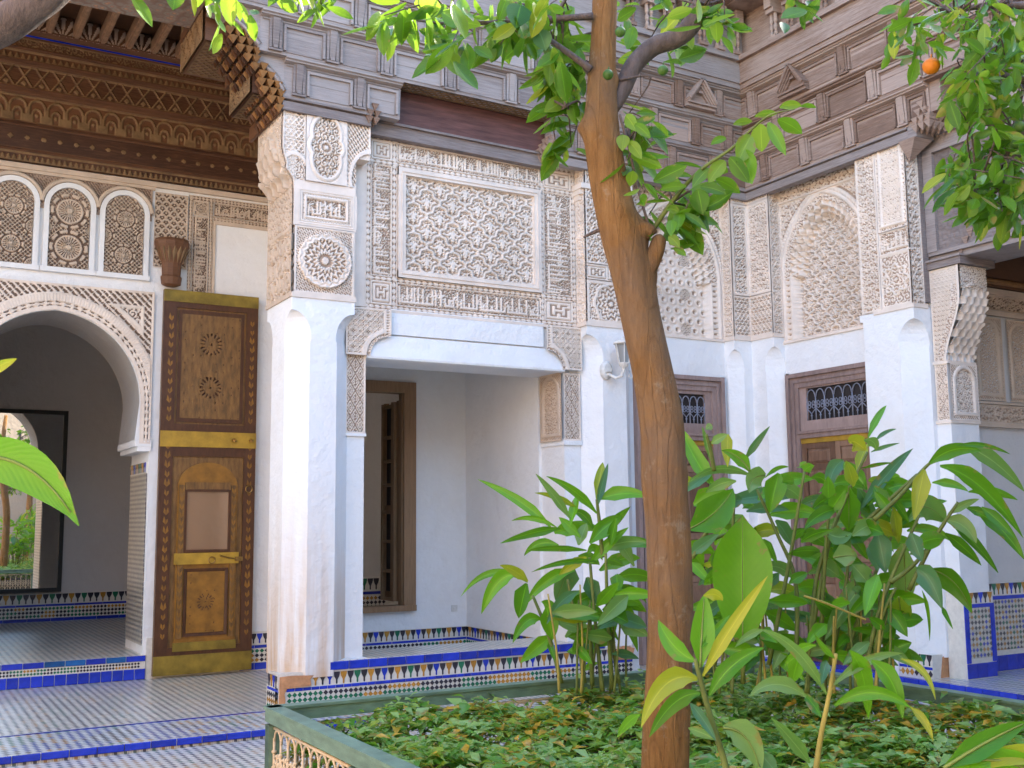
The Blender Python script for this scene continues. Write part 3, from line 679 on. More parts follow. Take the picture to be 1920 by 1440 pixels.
# bench with its glazed nosing
bn = MB().box(3.44, 6.60, YP + .015, 9.95, -.1, .384).build('bench', M['t_wht'], al)
MB().box(3.50, 6.58, YP + .06, 9.95, .384, .390).build('bench_top', M['floor'], al)
MB().box(3.60, 3.84, YP + .08, 9.95, .386, .395).build('worn_plaster_foot', M['white'], al)
tilerow('tile', ['bluetile'], al, WA(YP + .015), 3.455, 6.38, .318, .394, 0, .181, .008, .018)
bells(al, WA(YP + .015), 3.30, 6.60, .197, .306, 0, .0645, ('t_och', 't_blk', 't_blu', 't_blk', 't_och', 't_blk', 't_grn', 't_blk'))
tilerow('tile', ['bluetile'], al, WA(YP + .012), 3.07, 6.72, .164, .193, 0, .075, .003, .006)
diamonds(al, WA(YP + .012), 3.075, 6.72, .065, .158, 0, .0465, single=True); diamonds(al, WA(YP + .012), 3.075, 6.72, -.03, .062, 0, .0465)
b = MB().box(3.0, 6.72, YP + .018, YP + .10, -.08, .32); b.build('mosaic_bed', M['t_wht'], al)
MB().plate(AP, [(6.50, .20), (6.70, .19), (6.74, .30), (6.62, .33), (6.52, .30)], -.03, .006).build('bare_patch', M['patch'], al)
# stucco capitals of the jambs
relief('capital_panel', al, AQ, 3.64, 3.835, 2.42, 3.17, p_lozenge(), .016); relief('capital_panel', al, AQ, 6.03, 6.235, 2.42, 3.12, p_lozenge(), .016)
def spandrel(sgn, a0, a1):
    def fn(u, v, W, H):
        x = u if sgn > 0 else W - u           # x from the jamb's outer edge
        h, g = p_dots(.05)(u, v, W, H)
        d = np.hypot((W - x) / (W - .195), (H - v - .0 - H) / (H - .17) ) ; R = np.hypot((x - W) , (v + .02))
        rr_ = np.hypot((x - W - .01) / (W - .175), v / (H - .205))
        out = rr_ < .78; sc = (rr_ >= .78) & (rr_ < .93); rim = ((rr_ >= .93) & (rr_ < 1.10)) | ((rr_ >= .76) & (rr_ < .80))
        h2, g2 = cut(f_scroll(u, v, .06), .1, .012); h = np.where(sc, h2, h); g = np.where(sc, g2, g)
        h = np.where(rim, .006, h); g = g & ~rim
        rb = (x > W - .075) & (v > H - .24) & ~out; dots = np.sin(2 * PI * v / .026) > 0; h = np.where(rb, np.where((x > W - .05) & (x < W - .02) & dots, -.010, .004), h); g = np.where(rb, (x > W - .05) & (x < W - .02) & dots, g)
        return h, g, ~out
    relief('capital_spandrel', al, AQ, a0, a1, 3.15, ZS - .02, fn, .062)
spandrel(1, 3.62, 4.075); spandrel(-1, 5.80, 6.235)
b = MB(); b.box(3.635, 3.845, YQ - .022, YQ + .03, 2.395, 2.42).box(6.02, 6.24, YQ - .022, YQ + .44, 2.375, 2.42); b.each('moulding', M['white'], al)
relief('carved_reveal', al, WB(6.035), -9.86, -YQ, 2.42, 3.13, p_panelarch(.014, .07), .028, mats=('stucco2', 'ground'))
# great panel: guilloche frames, script bands, knot squares, raised moulding and the lattice field
a0, a1, z0, z1 = 3.83, 6.225, ZS - .01, ZW + .03
xl = [a0, a0 + .055, 4.10, 4.155]; xr = [5.775, 5.825, 6.165, a1]; zl = [z0, z0 + .05, 3.885, 3.935]; zt = [5.035, 5.085, 5.275, z1]
for (q0, q1) in ((xl[0], xl[1]), (xl[2], xl[3]), (xr[0], xr[1]), (xr[2], xr[3])): relief('guilloche', al, AQ, q0, q1, z0, z1, p_chain(.062), .004)
for (q0, q1) in ((zl[0], zl[1]), (zl[2], zl[3]), (zt[0], zt[1]), (zt[2], zt[3])): relief('guilloche', al, AQ, a0, a1, q0, q1, p_chain(.062), .0055)
for i, (p0, p1) in enumerate(((xl[1], xl[2]), (xr[1], xr[2]))):
    for q0, q1 in ((zl[1], zl[2]), (zt[1], zt[2])): relief('knot_square', al, AQ, p0, p1, q0, q1, p_meander(), .007)
    relief('script_band', al, AQ, p0, p1, zl[3], zt[0], p_script(.015, .05, 11 + i), .007)
relief('script_band', al, AQ, xl[3], xr[0], zt[1], zt[2], p_script(.014, .052, 21), .007); relief('script_band', al, AQ, xl[3], xr[0], zl[1], zl[2], p_script(.015, .05, 23), .007)
relief('lattice_field', al, AQ, 4.225, 5.705, 4.005, 4.965, p_sebka(.285, .30, .032, .017, .105, .03, .02), -.004)
b = MB()
for (p, q) in (((4.158, 4.235), (3.938, 5.032)), ((5.695, 5.772), (3.938, 5.032))): b.prism(Wall((0, YQ, 0), (0, 0, 1), (0, -1, 0)), [], 0, 0) if False else b.box(p[0], p[1], YQ - .03, YQ + .03, q[0], q[1])
b.box(4.158, 5.772, YQ - .033, YQ + .03, 3.938, 4.012).box(4.158, 5.772, YQ - .033, YQ + .03, 4.958, 5.032); b.box(4.20, 5.73, YQ - .042, YQ, 3.972, 3.984).box(4.20, 5.73, YQ - .042, YQ, 4.986, 4.998)
b.box(4.192, 4.203, YQ - .040, YQ, 3.972, 4.998).box(5.727, 5.738, YQ - .040, YQ, 3.972, 4.998); b.build('frame_moulding', M['stucco'], al)
MB().box(3.80, 6.23, YQ + .035, YQ + .5, ZS + .021, 7.4).build('upper_wall', M['stucco'], al)
MB().box(3.83, 6.225, YQ - .020, YQ + .01, ZS - .035, ZS - .008).each('moulding', M['stucco'], al)
so = MB().box(5.80, 5.875, 11.55, 11.56, .56, .635).box(5.825, 5.85, 11.544, 11.552, .585, .61).build('socket_plate', M['lampwhite']); tag(so, 'small white socket plate on the back wall of the alcove', 'socket')
# tall window with a folded glazed shutter
wn = thing('window', 'tall brown timber window with folded glazed shutter in the alcove', 'window', (4.8, 11.56, .6))
b = MB(); b.box(5.17, 5.32, 11.50, 11.66, .60, 3.22).box(4.3, 4.45, 11.50, 11.66, .60, 3.22).box(4.45, 5.17, 11.50, 11.66, 3.09, 3.22).box(4.3, 5.32, 11.48, 11.70, .60, .665); b.build('frame', M['winwood'], wn)
MB().box(5.155, 5.17, 11.54, 11.62, .665, 3.09).build('rebate', M['winwood'], wn)
sh = MB()
sx0, sy0 = 5.13, 11.64
for y0_, y1_ in ((11.64, 11.70), (12.02, 12.08)): sh.box(5.17, 5.215, y0_ + .03, y1_ + .03, .70, 3.02)
for z in (.70, 1.02, 1.36, 1.70, 2.02, 2.30, 2.58, 2.96): sh.box(5.175, 5.21, 11.73, 12.05, z, z + (.10 if z in (.70, 1.70) else .035))
sh.box(5.175, 5.21, 11.87, 11.90, .70, 3.02)
sho = sh.build('shutter', M['winwood'], wn); MB().box(5.19, 5.195, 11.73, 12.05, .72, 3.0).build('pane', M['glass'], sho)
sh = MB(); sh.box(5.115, 5.16, 11.67, 11.705, .70, 3.0)
for y0_, y1_ in ((11.70, 11.74), (12.0, 12.05)): sh.box(5.115, 5.155, y0_ + .006, y1_, .70, 3.0)
for z in (.70, 1.02, 1.36, 1.70, 2.02, 2.30, 2.58, 2.94): sh.box(5.12, 5.153, 11.745, 12.0, z, z + .035)
sh.build('shutter', M['winwood'], wn)
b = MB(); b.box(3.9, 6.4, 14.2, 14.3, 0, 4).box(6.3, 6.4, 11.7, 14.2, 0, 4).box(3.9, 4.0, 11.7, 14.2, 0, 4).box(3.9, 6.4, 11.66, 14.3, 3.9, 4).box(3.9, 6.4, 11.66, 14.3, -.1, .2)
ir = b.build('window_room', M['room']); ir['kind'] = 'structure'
MB().box(4.0, 6.3, 14.185, 14.2, .2, .86).build('dado_bed', M['t_wht'], ir); bells(ir, WA(14.185), 4.6, 6.0, .68, .84, 0, .085, ('t_blk', 't_grn', 't_blk', 't_blk')); diamonds(ir, WA(14.185), 4.6, 6.1, .24, .60, 0, .06)
MB().box(4.0, 6.3, 14.18, 14.19, .62, .66).build('blue_fillet', M['bluetile'], ir)

# ------------------------------------------------------------------ doors with barred fanlights
def make_door(T, a0, a1, zb, zt_, label, win, zw0, zw1, group='panelled doors of the court'):
    o = T((a0 + a1) / 2, 0, zb); t = thing('door', label, 'door', o, group)
    b = MB(); f = .16
    for (p0, p1, q0, q1) in ((a0, a0 + f, zb, zt_), (a1 - f, a1, zb, zt_), (a0 + f, a1 - f, zt_ - f, zt_)):
        b.tbox(T, p0, p1, -.02, .035, q0, q1)
    s = .045                                                            # stepped outer moulding
    for (p0, p1, q0, q1) in ((a0, a0 + s, zb, zt_ - s), (a1 - s, a1, zb, zt_ - s), (a0, a1, zt_ - s, zt_)): b.tbox(T, p0, p1, .035, .065, q0, q1)
    for (p0, p1, q0, q1) in ((a0 + s + .03, a0 + s + .06, zb, zt_ - s - .06), (a1 - s - .06, a1 - s - .03, zb, zt_ - s - .06), (a0 + s + .03, a1 - s - .03, zt_ - s - .06, zt_ - s - .03)): b.tbox(T, p0, p1, .035, .05, q0, q1)
    zi = zw0 - .12
    b.tbox(T, a0 + f, a1 - f, -.015, .042, zi - .07, zi + .01); b.tbox(T, a0 + f - .02, a1 - f + .02, .0, .06, zi - .02, zi); b.build('frame', M['mauve'], t)
    fl = MB()
    for (p0, p1, q0, q1) in ((a0 + f, win[0], zi + .011, zt_ - f), (win[1], a1 - f, zi + .011, zt_ - f), (win[0], win[1], zw1, zt_ - f), (win[0], win[1], zi + .011, zw0)): fl.tbox(T, p0, p1, -.05, .012, q0, q1)
    flo = fl.build('fanlight', M['mauve'], t)
    g = MB(); g.tbox(T, win[0] - .01, win[1] + .01, -.028, -.022, zw0 - .01, zw1 + .01); g.build('pane', M['glass'], flo)
    k = 7; p = (win[1] - win[0]) / k; H = zw1 - zw0; gr = MB(); R_ = .0065
    def tb(pts, r=R_): gr.tube([T(a, .0, z) for a, z in pts], r, 5)
    for i in range(k + 1):
        a = win[0] + i * p; tb([(a, zw0), (a, zw0 + H * .72)], .0075)
        if i < k:
            tb([(a + p * (.5 - .44 * math.cos(t_)), zw0 + H * .72 + p * .62 * math.sin(t_)) for t_ in np.linspace(0, PI, 9)])
            c = a + p / 2
            for sx in (-1, 1):                                          # paired scrolls on the middle band
                tb([(c + sx * (.23 * p + (.20 * p - .012 * q * p) * math.cos(q * .9)), zw0 + H * .52 + (.20 * p - .012 * q * p) * math.sin(q * .9) * 1.2) for q in range(9)], .005)
                tb([(c + sx * (.23 * p + .17 * p * math.cos(q * .9 + 2.6)), zw0 + H * .43 + .17 * p * math.sin(q * .9 + 2.6)) for q in range(7)], .005)
                tb([(a + p * (.5 + sx * .5), zw0 + H * .36), (c + sx * p * .3, zw0 + H * .30), (c, zw0 + H * .20)], .006)
            tb([(c, zw0), (c, zw0 + H * .22)]); gr.lathe([(.001, 0), (.012, .01), (.012, .02), (.001, .03)], T(c, 0, zw0 + H * .1), 6)
    gr.build('grille', M['iron'], flo, smooth=True)
    zd = zi - .07; mid = (a0 + a1) / 2
    MB().tbox(T, a0 + f, a1 - f, -.03, .02, zd - .055, zd - .001).build('head_rail', M['yellow'], t)
    for p0, p1 in ((a0 + f, mid - .003), (mid + .003, a1 - f)):
        lf = MB().tbox(T, p0, p1, -.05, -.005, zb, zd - .056).build('leaf', M['doorwood'], t); pw = p1 - p0
        st = MB(); 
        for q0, q1 in ((p0, p0 + .07), (p1 - .07, p1)): st.tbox(T, q0, q1, -.005, .012, zb, zd - .056)
        z = zd - .056; lay = [.045, .13, .05, .52, .05, .13, .045, .13, .05, .40, .05, .13, .06]; tot = z - zb; sc = tot / sum(lay)
        for i, hh in enumerate(lay):
            hh *= sc; z -= hh
            if i % 2 == 0: st.tbox(T, p0 + .07, p1 - .07, -.005, .010, z, z + hh)
            else:
                q0, q1, r0, r1 = p0 + .07, p1 - .07, z, z + hh; e = min(.035, hh * .3)
                pan = MB(); pan.loft([[T(a, n_, zz) for a, zz in ((q0 + d, r0 + d), (q1 - d, r0 + d), (q1 - d, r1 - d), (q0 + d, r1 - d))] for n_, d in ((-.006, .008), (.004, .008), (.022, e))]); pan.build('panel', M['doorwood'], lf)
        st.build('stile', M['doorwood'], lf)
    return t
make_door(AQ, 6.92, 8.157, .10, 3.185, 'mauve brown door with barred fanlight behind the tree trunk', (7.17, 7.905), 2.657, 2.985)
make_door(BQ, -8.85, -7.575, .10, 3.177, 'mauve brown door with barred fanlight on the right wall by the corner', (-8.597, -7.698), 2.65, 3.0)

# ------------------------------------------------------------------ pier and door bay up to the corner
def quarter(mb, T, a, z0, z1, m=0): pass
p2 = thing('pier', 'white pier with lantern between the tiled alcove and the door', 'pier', (6.5, 9.4, 0), 'plastered piers of the court')
b = MB(); shaft(b, 6.225, 6.85, YP, YQ + .4, .33, 3.23, 3.52, ZS, (.19, .14, 0, 0)); b.build('shaft', M['white'], p2)
MB().box(6.23, 6.85, YP + .03, YQ + .4, ZS + .001, ZW + .1).build('core', M['stucco'], p2)
relief('carved_panel', p2, AP, 6.235, 6.85, 4.28, ZW + .04, p_scroll(.10, .018, .02), .006)
def f_p2low(u, v, W, H):
    h, g = cut(f_scroll(u, v, .085), .05, .018); x, y = u - W * .5, v - H * .47; th = np.arctan2(y, x); r = np.hypot(x, y)
    R = .20 + .018 * np.abs(np.cos(4 * th)); rim = np.abs(r - R) < .016; hr, gr = cut(f_rosette(u, v, W * .5, H * .47, .2, 12)[0], 0, .018)
    ins = r < R - .016; h = np.where(ins, hr, h); g = np.where(ins, gr, g); h = np.where(rim, .008, h); g = g & ~rim
    return merge(u, v, W, H, h, g, .03)
relief('carved_panel', p2, AP, 6.235, 6.85, ZS + .03, 4.10, f_p2low, .006)
relief('knot_square', p2, AP, 6.235, 6.5, 4.11, 4.27, p_meander(), .006); relief('carved_panel', p2, AP, 6.5, 6.85, 4.11, 4.27, p_script(.014, .05, 31), .006)
relief('carved_return', p2, WB(6.225), -YQ, -YP, ZS, ZW + .04, p_scroll(.13, .02, .008), .006)
MB().box(6.205, 6.87, YP - .012, YQ, ZS - .01, ZS + .03).each('moulding', M['stucco'], p2)
b = MB(); [b.box(6.225 - .012 * i, 6.34, YQ - .04 * i - .03, YQ + .0, 4.86 + .055 * i, 4.915 + .055 * i) for i in range(5)]
for i in range(4):
    for j in range(3): b.lathe([(.001, -.05), (.018, -.02), (.022, .03)], (6.23 + j * .04, YQ - .03 - .03 * i, 4.88 + .06 * i), 6)
b.build('honeycomb_corbel', M['stucco'], p2)
w1 = thing('door_bay', 'white wall bay under a blind honeycomb arch behind the tree trunk', 'wall bay', (7.5, 9.5, 0), 'arched door bays')
MB().box(6.8, 8.9, YQ + .03, YQ + .5, -.2, ZS - .03).box(6.8, 8.9, YQ + .19, YQ + .5, ZS - .03, 7.4).box(6.8, 8.25, YQ, YQ + .05, 3.185, ZS).box(6.80, 6.93, YQ, YQ + .05, 0, 3.2).box(8.15, 8.25, YQ, YQ + .05, 0, 3.2).build('plaster', M['white'], w1)
def f_net(u, v, W, H):
    x, y = u / .125, v / .11; row = np.round(y); dx = x - np.round(x - .5 * np.mod(row, 2)) - .5 * np.mod(row, 2); dy = y - row; r = np.hypot(dx, dy)
    h, g = np.where(np.abs(r - .34) < .10, .012, 0.0), r < .2; h = np.where(g, -.02, h)
    bx, by = (u - .1) / .42, (v - .12) / .40; rr_ = np.hypot(bx - np.round(bx), by - np.round(by)) * .41
    f = f_rosette(bx - np.round(bx), by - np.round(by), 0, 0, .2, 10)[0]; ro = rr_ < .075; h = np.where(ro, np.where(f < 0, -.02, .004), h); g = np.where(ro, f < 0, g)
    return h, g
relief('blind_arch', w1, AQ, 6.85, 8.23, ZS, ZW + .04, p_blindarch(.68, .65, .68, .24, f_net), .0)
MB().box(6.85, 8.24, YQ - .015, YQ + .03, ZS - .015, ZS + .012).each('moulding', M['stucco'], w1)
c1 = thing('corner_pilaster', 'white pilaster filling the inner corner between the two door bays', 'pilaster', (8.4, 9.3, 0))
b = MB(); shaft(b, 8.225, 9.0, YP, YQ + .3, .1, 3.23, 3.50, ZS, (.13, 0, 0, 0)); shaft(b, XB, 9.0, 8.90, YP + .2, .1, 3.23, 3.50, ZS, (.14, 0, 0, 0)); b.build('shaft', M['white'], c1)
MB().box(8.24, 9.0, YP + .03, YQ + .3, ZS + .001, 7.4).box(XB + .03, 9.0, 8.915, YP + .03, ZS + .001, 7.4).build('core', M['stucco'], c1)
for T, q0, q1 in ((AP, 8.235, XB), (BP, -YP, -8.905)):
    for k_, (r0, r1, fn) in enumerate(((ZS + .03, 4.12, p_scale(.06, .02)), (4.13, 5.20, p_scroll(.085, .018, .03)), (5.205, ZW + .04, p_roundel(.055, 8, .012, True, None, None, .004)))): relief('carved_panel', c1, T, q0, q1, r0, r1, fn, .006)
relief('carved_return', c1, WB(8.225), -YQ, -YP, ZS, ZW + .04, p_scroll(.085, .018, .02), .006)
relief('carved_return', c1, WA(8.90), XB, XQ, ZS, ZW + .04, p_scroll(.085, .018, .02), .006)
MB().box(8.21, 8.5, YP - .012, YQ, ZS - .01, ZS + .03).box(XB - .012, XQ, 8.888, YP, ZS - .01, ZS + .03).each('moulding', M['stucco'], c1)
# ------------------------------------------------------------------ right wall: door bay and end pier
w2 = thing('door_bay', 'white wall bay under a blind honeycomb arch on the right wall', 'wall bay', (8.6, 8.2, 0), 'arched door bays')
MB().box(XQ + .03, XQ + .5, 7.4, 9.5, -.2, ZS - .09).box(XQ + .19, XQ + .5, 7.4, 9.5, ZS - .09, 7.4).box(XQ, XQ + .05, 7.45, 8.92, 3.177, ZS - .06).box(XQ, XQ + .05, 8.845, 8.92, 0, 3.2).box(XQ, XQ + .05, 7.45, 7.58, 0, 3.2).build('plaster', M['white'], w2)
relief('blind_arch', w2, BQ, -8.90, -7.62, ZS - .06, ZW - .19, p_blindarch(.64, .622, .74, .24, p_sebka(.25, .27, .06, .015, .085)), .0)
relief('carved_band', w2, BQ, -8.90, -7.62, ZW - .185, ZW + .04, p_scroll(.12, .016, .014), .008)
MB().box(XQ - .018, XQ + .03, 7.62, 8.90, ZW - .195, ZW - .180).box(XQ - .02, XQ + .03, 7.62, 8.9, ZS - .085, ZS - .055).each('moulding', M['stucco'], w2)
p3 = thing('pier', 'white pier with carved head at the side gallery opening', 'pier', (8.6, 7.2, 0), 'plastered piers of the court')
b = MB(); shaft(b, XB, 9.25, 6.99, 7.62, .30, 3.23, 3.50, ZS, (.19, 0, 0, .0)); b.build('shaft', M['white'], p3)
MB().plate(BP, [(-7.62, .0), (-7.52, .0), (-7.52, 3.40), (-7.535, 3.48), (-7.58, 3.55), (-7.66, 3.565), (-7.66, 3.63), (-7.4, 3.63), (-7.4, 0)], -.15, -.001).build('plaster_stop', M['white'], p3)
MB().box(XB + .03, 9.2, 7.02, 7.62, ZS + .001, 7.4).build('core', M['stucco'], p3)
def f_p3(u, v, W, H):
    e = edge(u, v, W, H); h, g = p_sebka(.085, .095, .014, .006, .07)(u, v, W, H); lob = .04 + .012 * np.abs(np.cos(PI * v / .11))
    rim = np.abs(e - .05) < .010; h = np.where(rim, .012, h); o_ = e < .04; h2, g2 = cut(f_scroll(u, v, .06), .1, .012); h = np.where(o_, h2, h); g = np.where(o_, g2, g) & ~rim
    return merge(u, v, W, H, h, g, .010)
relief('carved_panel', p3, BP, -7.36, -7.0, 4.42, ZW + .03, f_p3, .006)
relief('inscription_panel', p3, BP, -7.36, -7.0, 4.19, 4.41, p_script(.016, .05, 41), .006)
def f_star(u, v, W, H):
    x, y = u - W / 2, v - H / 2; th = np.arctan2(y, x); r = np.hypot(x, y); R = .135 + .02 * np.cos(8 * th); f = f_rosette(u, v, W / 2, H / 2, .14, 8)[0]
    h, g = cut(f, -.1, .018); out = r > R; h2, g2 = cut(f_scroll(u, v, .10) - .35, 0, .010); h = np.where(out, h2, h); g = np.where(out, g2, g)
    rim = np.abs(r - R) < .012; h = np.where(rim, .008, h); l = np.abs(r - R - .022) < .008; h = np.where(l, -.012, h); return merge(u, v, W, H, h, g & ~rim, .022)
relief('rosette_panel', p3, BP, -7.36, -7.0, ZS + .03, 4.18, f_star, .006)
relief('carved_strip', p3, BP, -7.62, -7.37, ZS + .02, ZW + .03, p_scroll(.085, .016, .02), .005)
MB().box(XB - .012, XB + .2, 6.978, 7.47, ZS - .012, ZS + .028).box(XB - .010, XB + .05, 7.365, 7.372, ZS, ZW).box(XB - .010, XB + .05, 6.985, 7.365, 4.178, 4.192).each('moulding', M['stucco'], p3)
relief('carved_return', p3, WA(6.99), XB, XB + .165, ZS, ZW + .03, p_scroll(.095, .016, .01), .006)
MB().box(XB + .165, 8.72, 6.975, 7.1, ZS + .05, ZW + .05).build('corner_board', M['greywood'], p3)
b = MB().box(XB + .02, 8.9, 7.02, 7.62, -.1, .33); b.build('base', M['t_wht'], p3)
bells(p3, WB(XB + .02), -7.60, -7.02, .225, .33, 0, .068); tilerow('tile', ['bluetile'], p3, WB(XB + .02), -7.6, -7.02, .19, .218, 0, .09, .003, .005); diamonds(p3, WB(XB + .02), -7.6, -7.02, .12, .188, 0, .05)
MB().plate(WA(7.02), [(8.60, .10), (8.71, .10), (8.715, .30), (8.70, .38), (8.675, .41), (8.66, .33), (8.64, .30), (8.62, .20)], -.01, .01).build('bare_patch', M['patch'], p3)
# side gallery opening
g3 = thing('side_gallery_jamb', 'stucco jamb with honeycomb bracket at the side gallery opening', 'jamb', (8.9, 6.9, 0))
GP = WB(8.72)
b = MB().box(8.72, 9.12, 6.83, 7.02, .1, 2.51).box(8.73, 9.12, 6.845, 7.02, 2.51, 4.0); b.build('jamb', M['white'], g3)
relief('carved_panel', g3, GP, -6.975, -6.835, 2.51, 3.06, p_lozenge(.075, .11, .014, .008), .006)
def f_g3(u, v, W, H):
    a_ = 6.975 - u; lim = np.where(v > .62, 6.64, 6.83 - .19 * sst(0, .62, v) ** .9)
    h, g = p_dots(.046, .014, .01)(u, v, W, H); d = a_ - lim; rim = (d < .03); h = np.where(rim, .008, h); m2 = (d >= .03) & (d < .09) & (v < .70)
    h2, g2 = cut(f_scroll(u, v, .055), .1, .012); h = np.where(m2, h2, h); g = np.where(m2, g2, g) & ~rim; r2 = np.abs(d - .095) < .008; h = np.where(r2 & (v < .72), .008, h)
    return h, g, d > 0
relief('bracket_panel', g3, GP, -6.975, -6.635, 3.08, 3.98, f_g3, .006)
relief('carved_reveal', g3, WA(6.83), 8.73, 9.12, 2.51, 3.06, p_panelarch(.014, .065), .018)
def f_g3m(u, v, W, H):
    k = np.floor(v / .075); c = u / .10 + .5 * np.mod(k, 2); x = c - np.floor(c) - .5; y = v / .075 - k; sc = np.clip(1 - (x / .42) ** 2 - (y * .95) ** 2, 0, 1)
    base = .19 * sst(0, .62, v) ** .9; d = d_arch(u, v, W / 2, W * .42, .56, 0.0); h = base + .015 - .06 * np.sqrt(sc) * (v < .68)
    hs, gs = cut(f_scroll(u, v, .06), .1, .01); top = v >= .68; h = np.where(top, base + hs + np.where(np.abs(d) < .014, .02, 0), h); return h, gs & top
relief('honeycomb_bracket', g3, WA(6.83), 8.735, 9.12, 3.08, 3.98, f_g3m, .0)
MB().box(8.705, 9.13, 6.815, 7.0, 2.485, 2.512).box(8.71, 9.125, 6.82, 7.0, 3.055, 3.085).each('moulding', M['stucco'], g3)
dd = MB().box(8.70, 9.12, 6.80, 7.0, .115, .90); dd.build('dado_bed', M['t_wht'], g3)
MB().box(8.76, 9.06, 6.794, 6.80, .30, .76).build('mosaic', M['dadoX'], g3); bells(g3, WA(6.80), 8.71, 9.11, .80, .90, 0, .066)
b = MB().box(8.70, 9.12, 6.790, 6.80, .76, .795).box(8.70, 8.755, 6.790, 6.80, .26, .76).box(9.065, 9.12, 6.790, 6.80, .26, .76); b.build('blue_fillet', M['bluetile'], g3); tilerow('tile', ['bluetile'], g3, WA(6.80), 8.70, 9.12, .12, .255, 0, .14, .004, .008)
# timber over that opening
sg = thing('opening_timber', 'grey carved timber panel over the side gallery opening', 'timber panel', (8.8, 6, 4))
b = MB().box(8.75, 9.3, -9, 7.0, 4.06, 7.4); b.build('backing', M['greywood'], sg)
b = MB().box(8.69, 9.2, 6.60, 6.99, 3.985, 4.055).box(8.67, 9.2, 6.585, 6.99, 4.055, 4.075).box(8.71, 9.2, -9, 6.97, 4.12, 4.155).box(8.70, 8.8, -9, 6.97, 5.14, 5.19).box(8.69, 8.8, -9, 6.99, 5.30, 5.36)
b.box(8.70, 8.8, 6.86, 6.97, 4.155, 5.14).box(8.715, 8.8, -9, 6.60, 4.64, 4.67).box(8.715, 8.8, -9, 6.45, 4.40, 4.43); b.each('moulding', M['greywood'], sg)
relief('carved_field', sg, WB(8.745), -6.86, -5.4, 4.16, 5.14, p_scroll(.16, .006, .02), .003, mats=('greywood', 'greywood'), res=.010)
relief('carved_band', sg, WB(8.745), -6.97, -5.4, 5.19, 5.30, p_scroll(.09, .006, .01), .003, mats=('greywood', 'greywood'), res=.010)
b = MB()
for i in range(4):
    for j in range(4 - i): b.add([(8.72 + .03 * j - .0, 6.62 - .055 * i - .05, 4.09 + .07 * i + .07), (8.72 + .03 * j, 6.62 - .055 * i + .03, 4.09 + .07 * i + .07), (8.72 + .03 * j + .07, 6.62 - .055 * i, 4.09 + .07 * i + .07), (8.74 + .03 * j, 6.62 - .055 * i, 4.07 + .07 * i)], [(0, 1, 2), (0, 3, 1), (1, 3, 2), (2, 3, 0)])
b.build('console', M['brownwood'], sg)
# side gallery behind it
sgw = thing('side_gallery_wall', 'side gallery end wall with blind arched panels over a mosaic dado', 'wall', (10, 7.05, 0))
EW = WA(7.05)
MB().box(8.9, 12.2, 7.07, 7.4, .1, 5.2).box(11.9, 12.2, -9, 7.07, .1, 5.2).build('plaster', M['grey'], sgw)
MB().box(9.0, 11.9, 7.0, 7.08, 3.93, 4.02).box(9.0, 11.9, 6.9, 7.08, 4.3, 5.0).box(9.0, 11.9, 6.98, 7.08, 4.02, 4.3).build('timber_cornice', M['darkwood'], sgw)
MB().tube([(9.0, 6.98, 3.98), (11.9, 6.98, 3.98)], .03, 8).build('rope_moulding', M['goldpaint'], sgw)
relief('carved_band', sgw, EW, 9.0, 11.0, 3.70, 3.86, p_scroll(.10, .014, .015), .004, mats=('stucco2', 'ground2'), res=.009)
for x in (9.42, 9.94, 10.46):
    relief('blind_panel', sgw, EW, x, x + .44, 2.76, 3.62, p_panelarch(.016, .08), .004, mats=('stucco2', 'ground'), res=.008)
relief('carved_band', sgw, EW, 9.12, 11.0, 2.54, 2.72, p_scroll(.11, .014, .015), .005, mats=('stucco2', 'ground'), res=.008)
MB().box(9.0, 11.9, 7.02, 7.08, 3.86, 3.92).box(9.0, 11.9, 7.03, 7.08, 3.64, 3.69).box(9.0, 11.9, 7.03, 7.08, 2.725, 2.75).box(9.0, 11.9, 7.02, 7.08, 2.49, 2.535).each('moulding', M['stucco2'], sgw)
MB().box(9.0, 11.9, 6.985, 7.07, .115, .955).build('dado_bed', M['t_wht'], sgw)
MB().box(9.16, 11.8, 6.979, 6.985, .32, .80).build('mosaic', M['dadoX'], sgw); bells(sgw, WA(6.985), 9.10, 10.6, .845, .955, 0, .066, ('t_blk', 't_och', 't_blu', 't_blk', 't_grn', 't_och'))
MB().box(9.1, 11.8, 6.975, 6.985, .80, .835).box(9.1, 9.15, 6.975, 6.985, .28, .80).build('blue_fillet', M['bluetile'], sgw); tilerow('tile', ['bluetile'], sgw, WA(6.985), 9.12, 10.9, .12, .27, 0, .14, .004, .008)
MB().box(8.9, 12.2, -9, 7.4, 5.2, 5.3).build('gallery_ceiling', M['darkwood'], sgw)
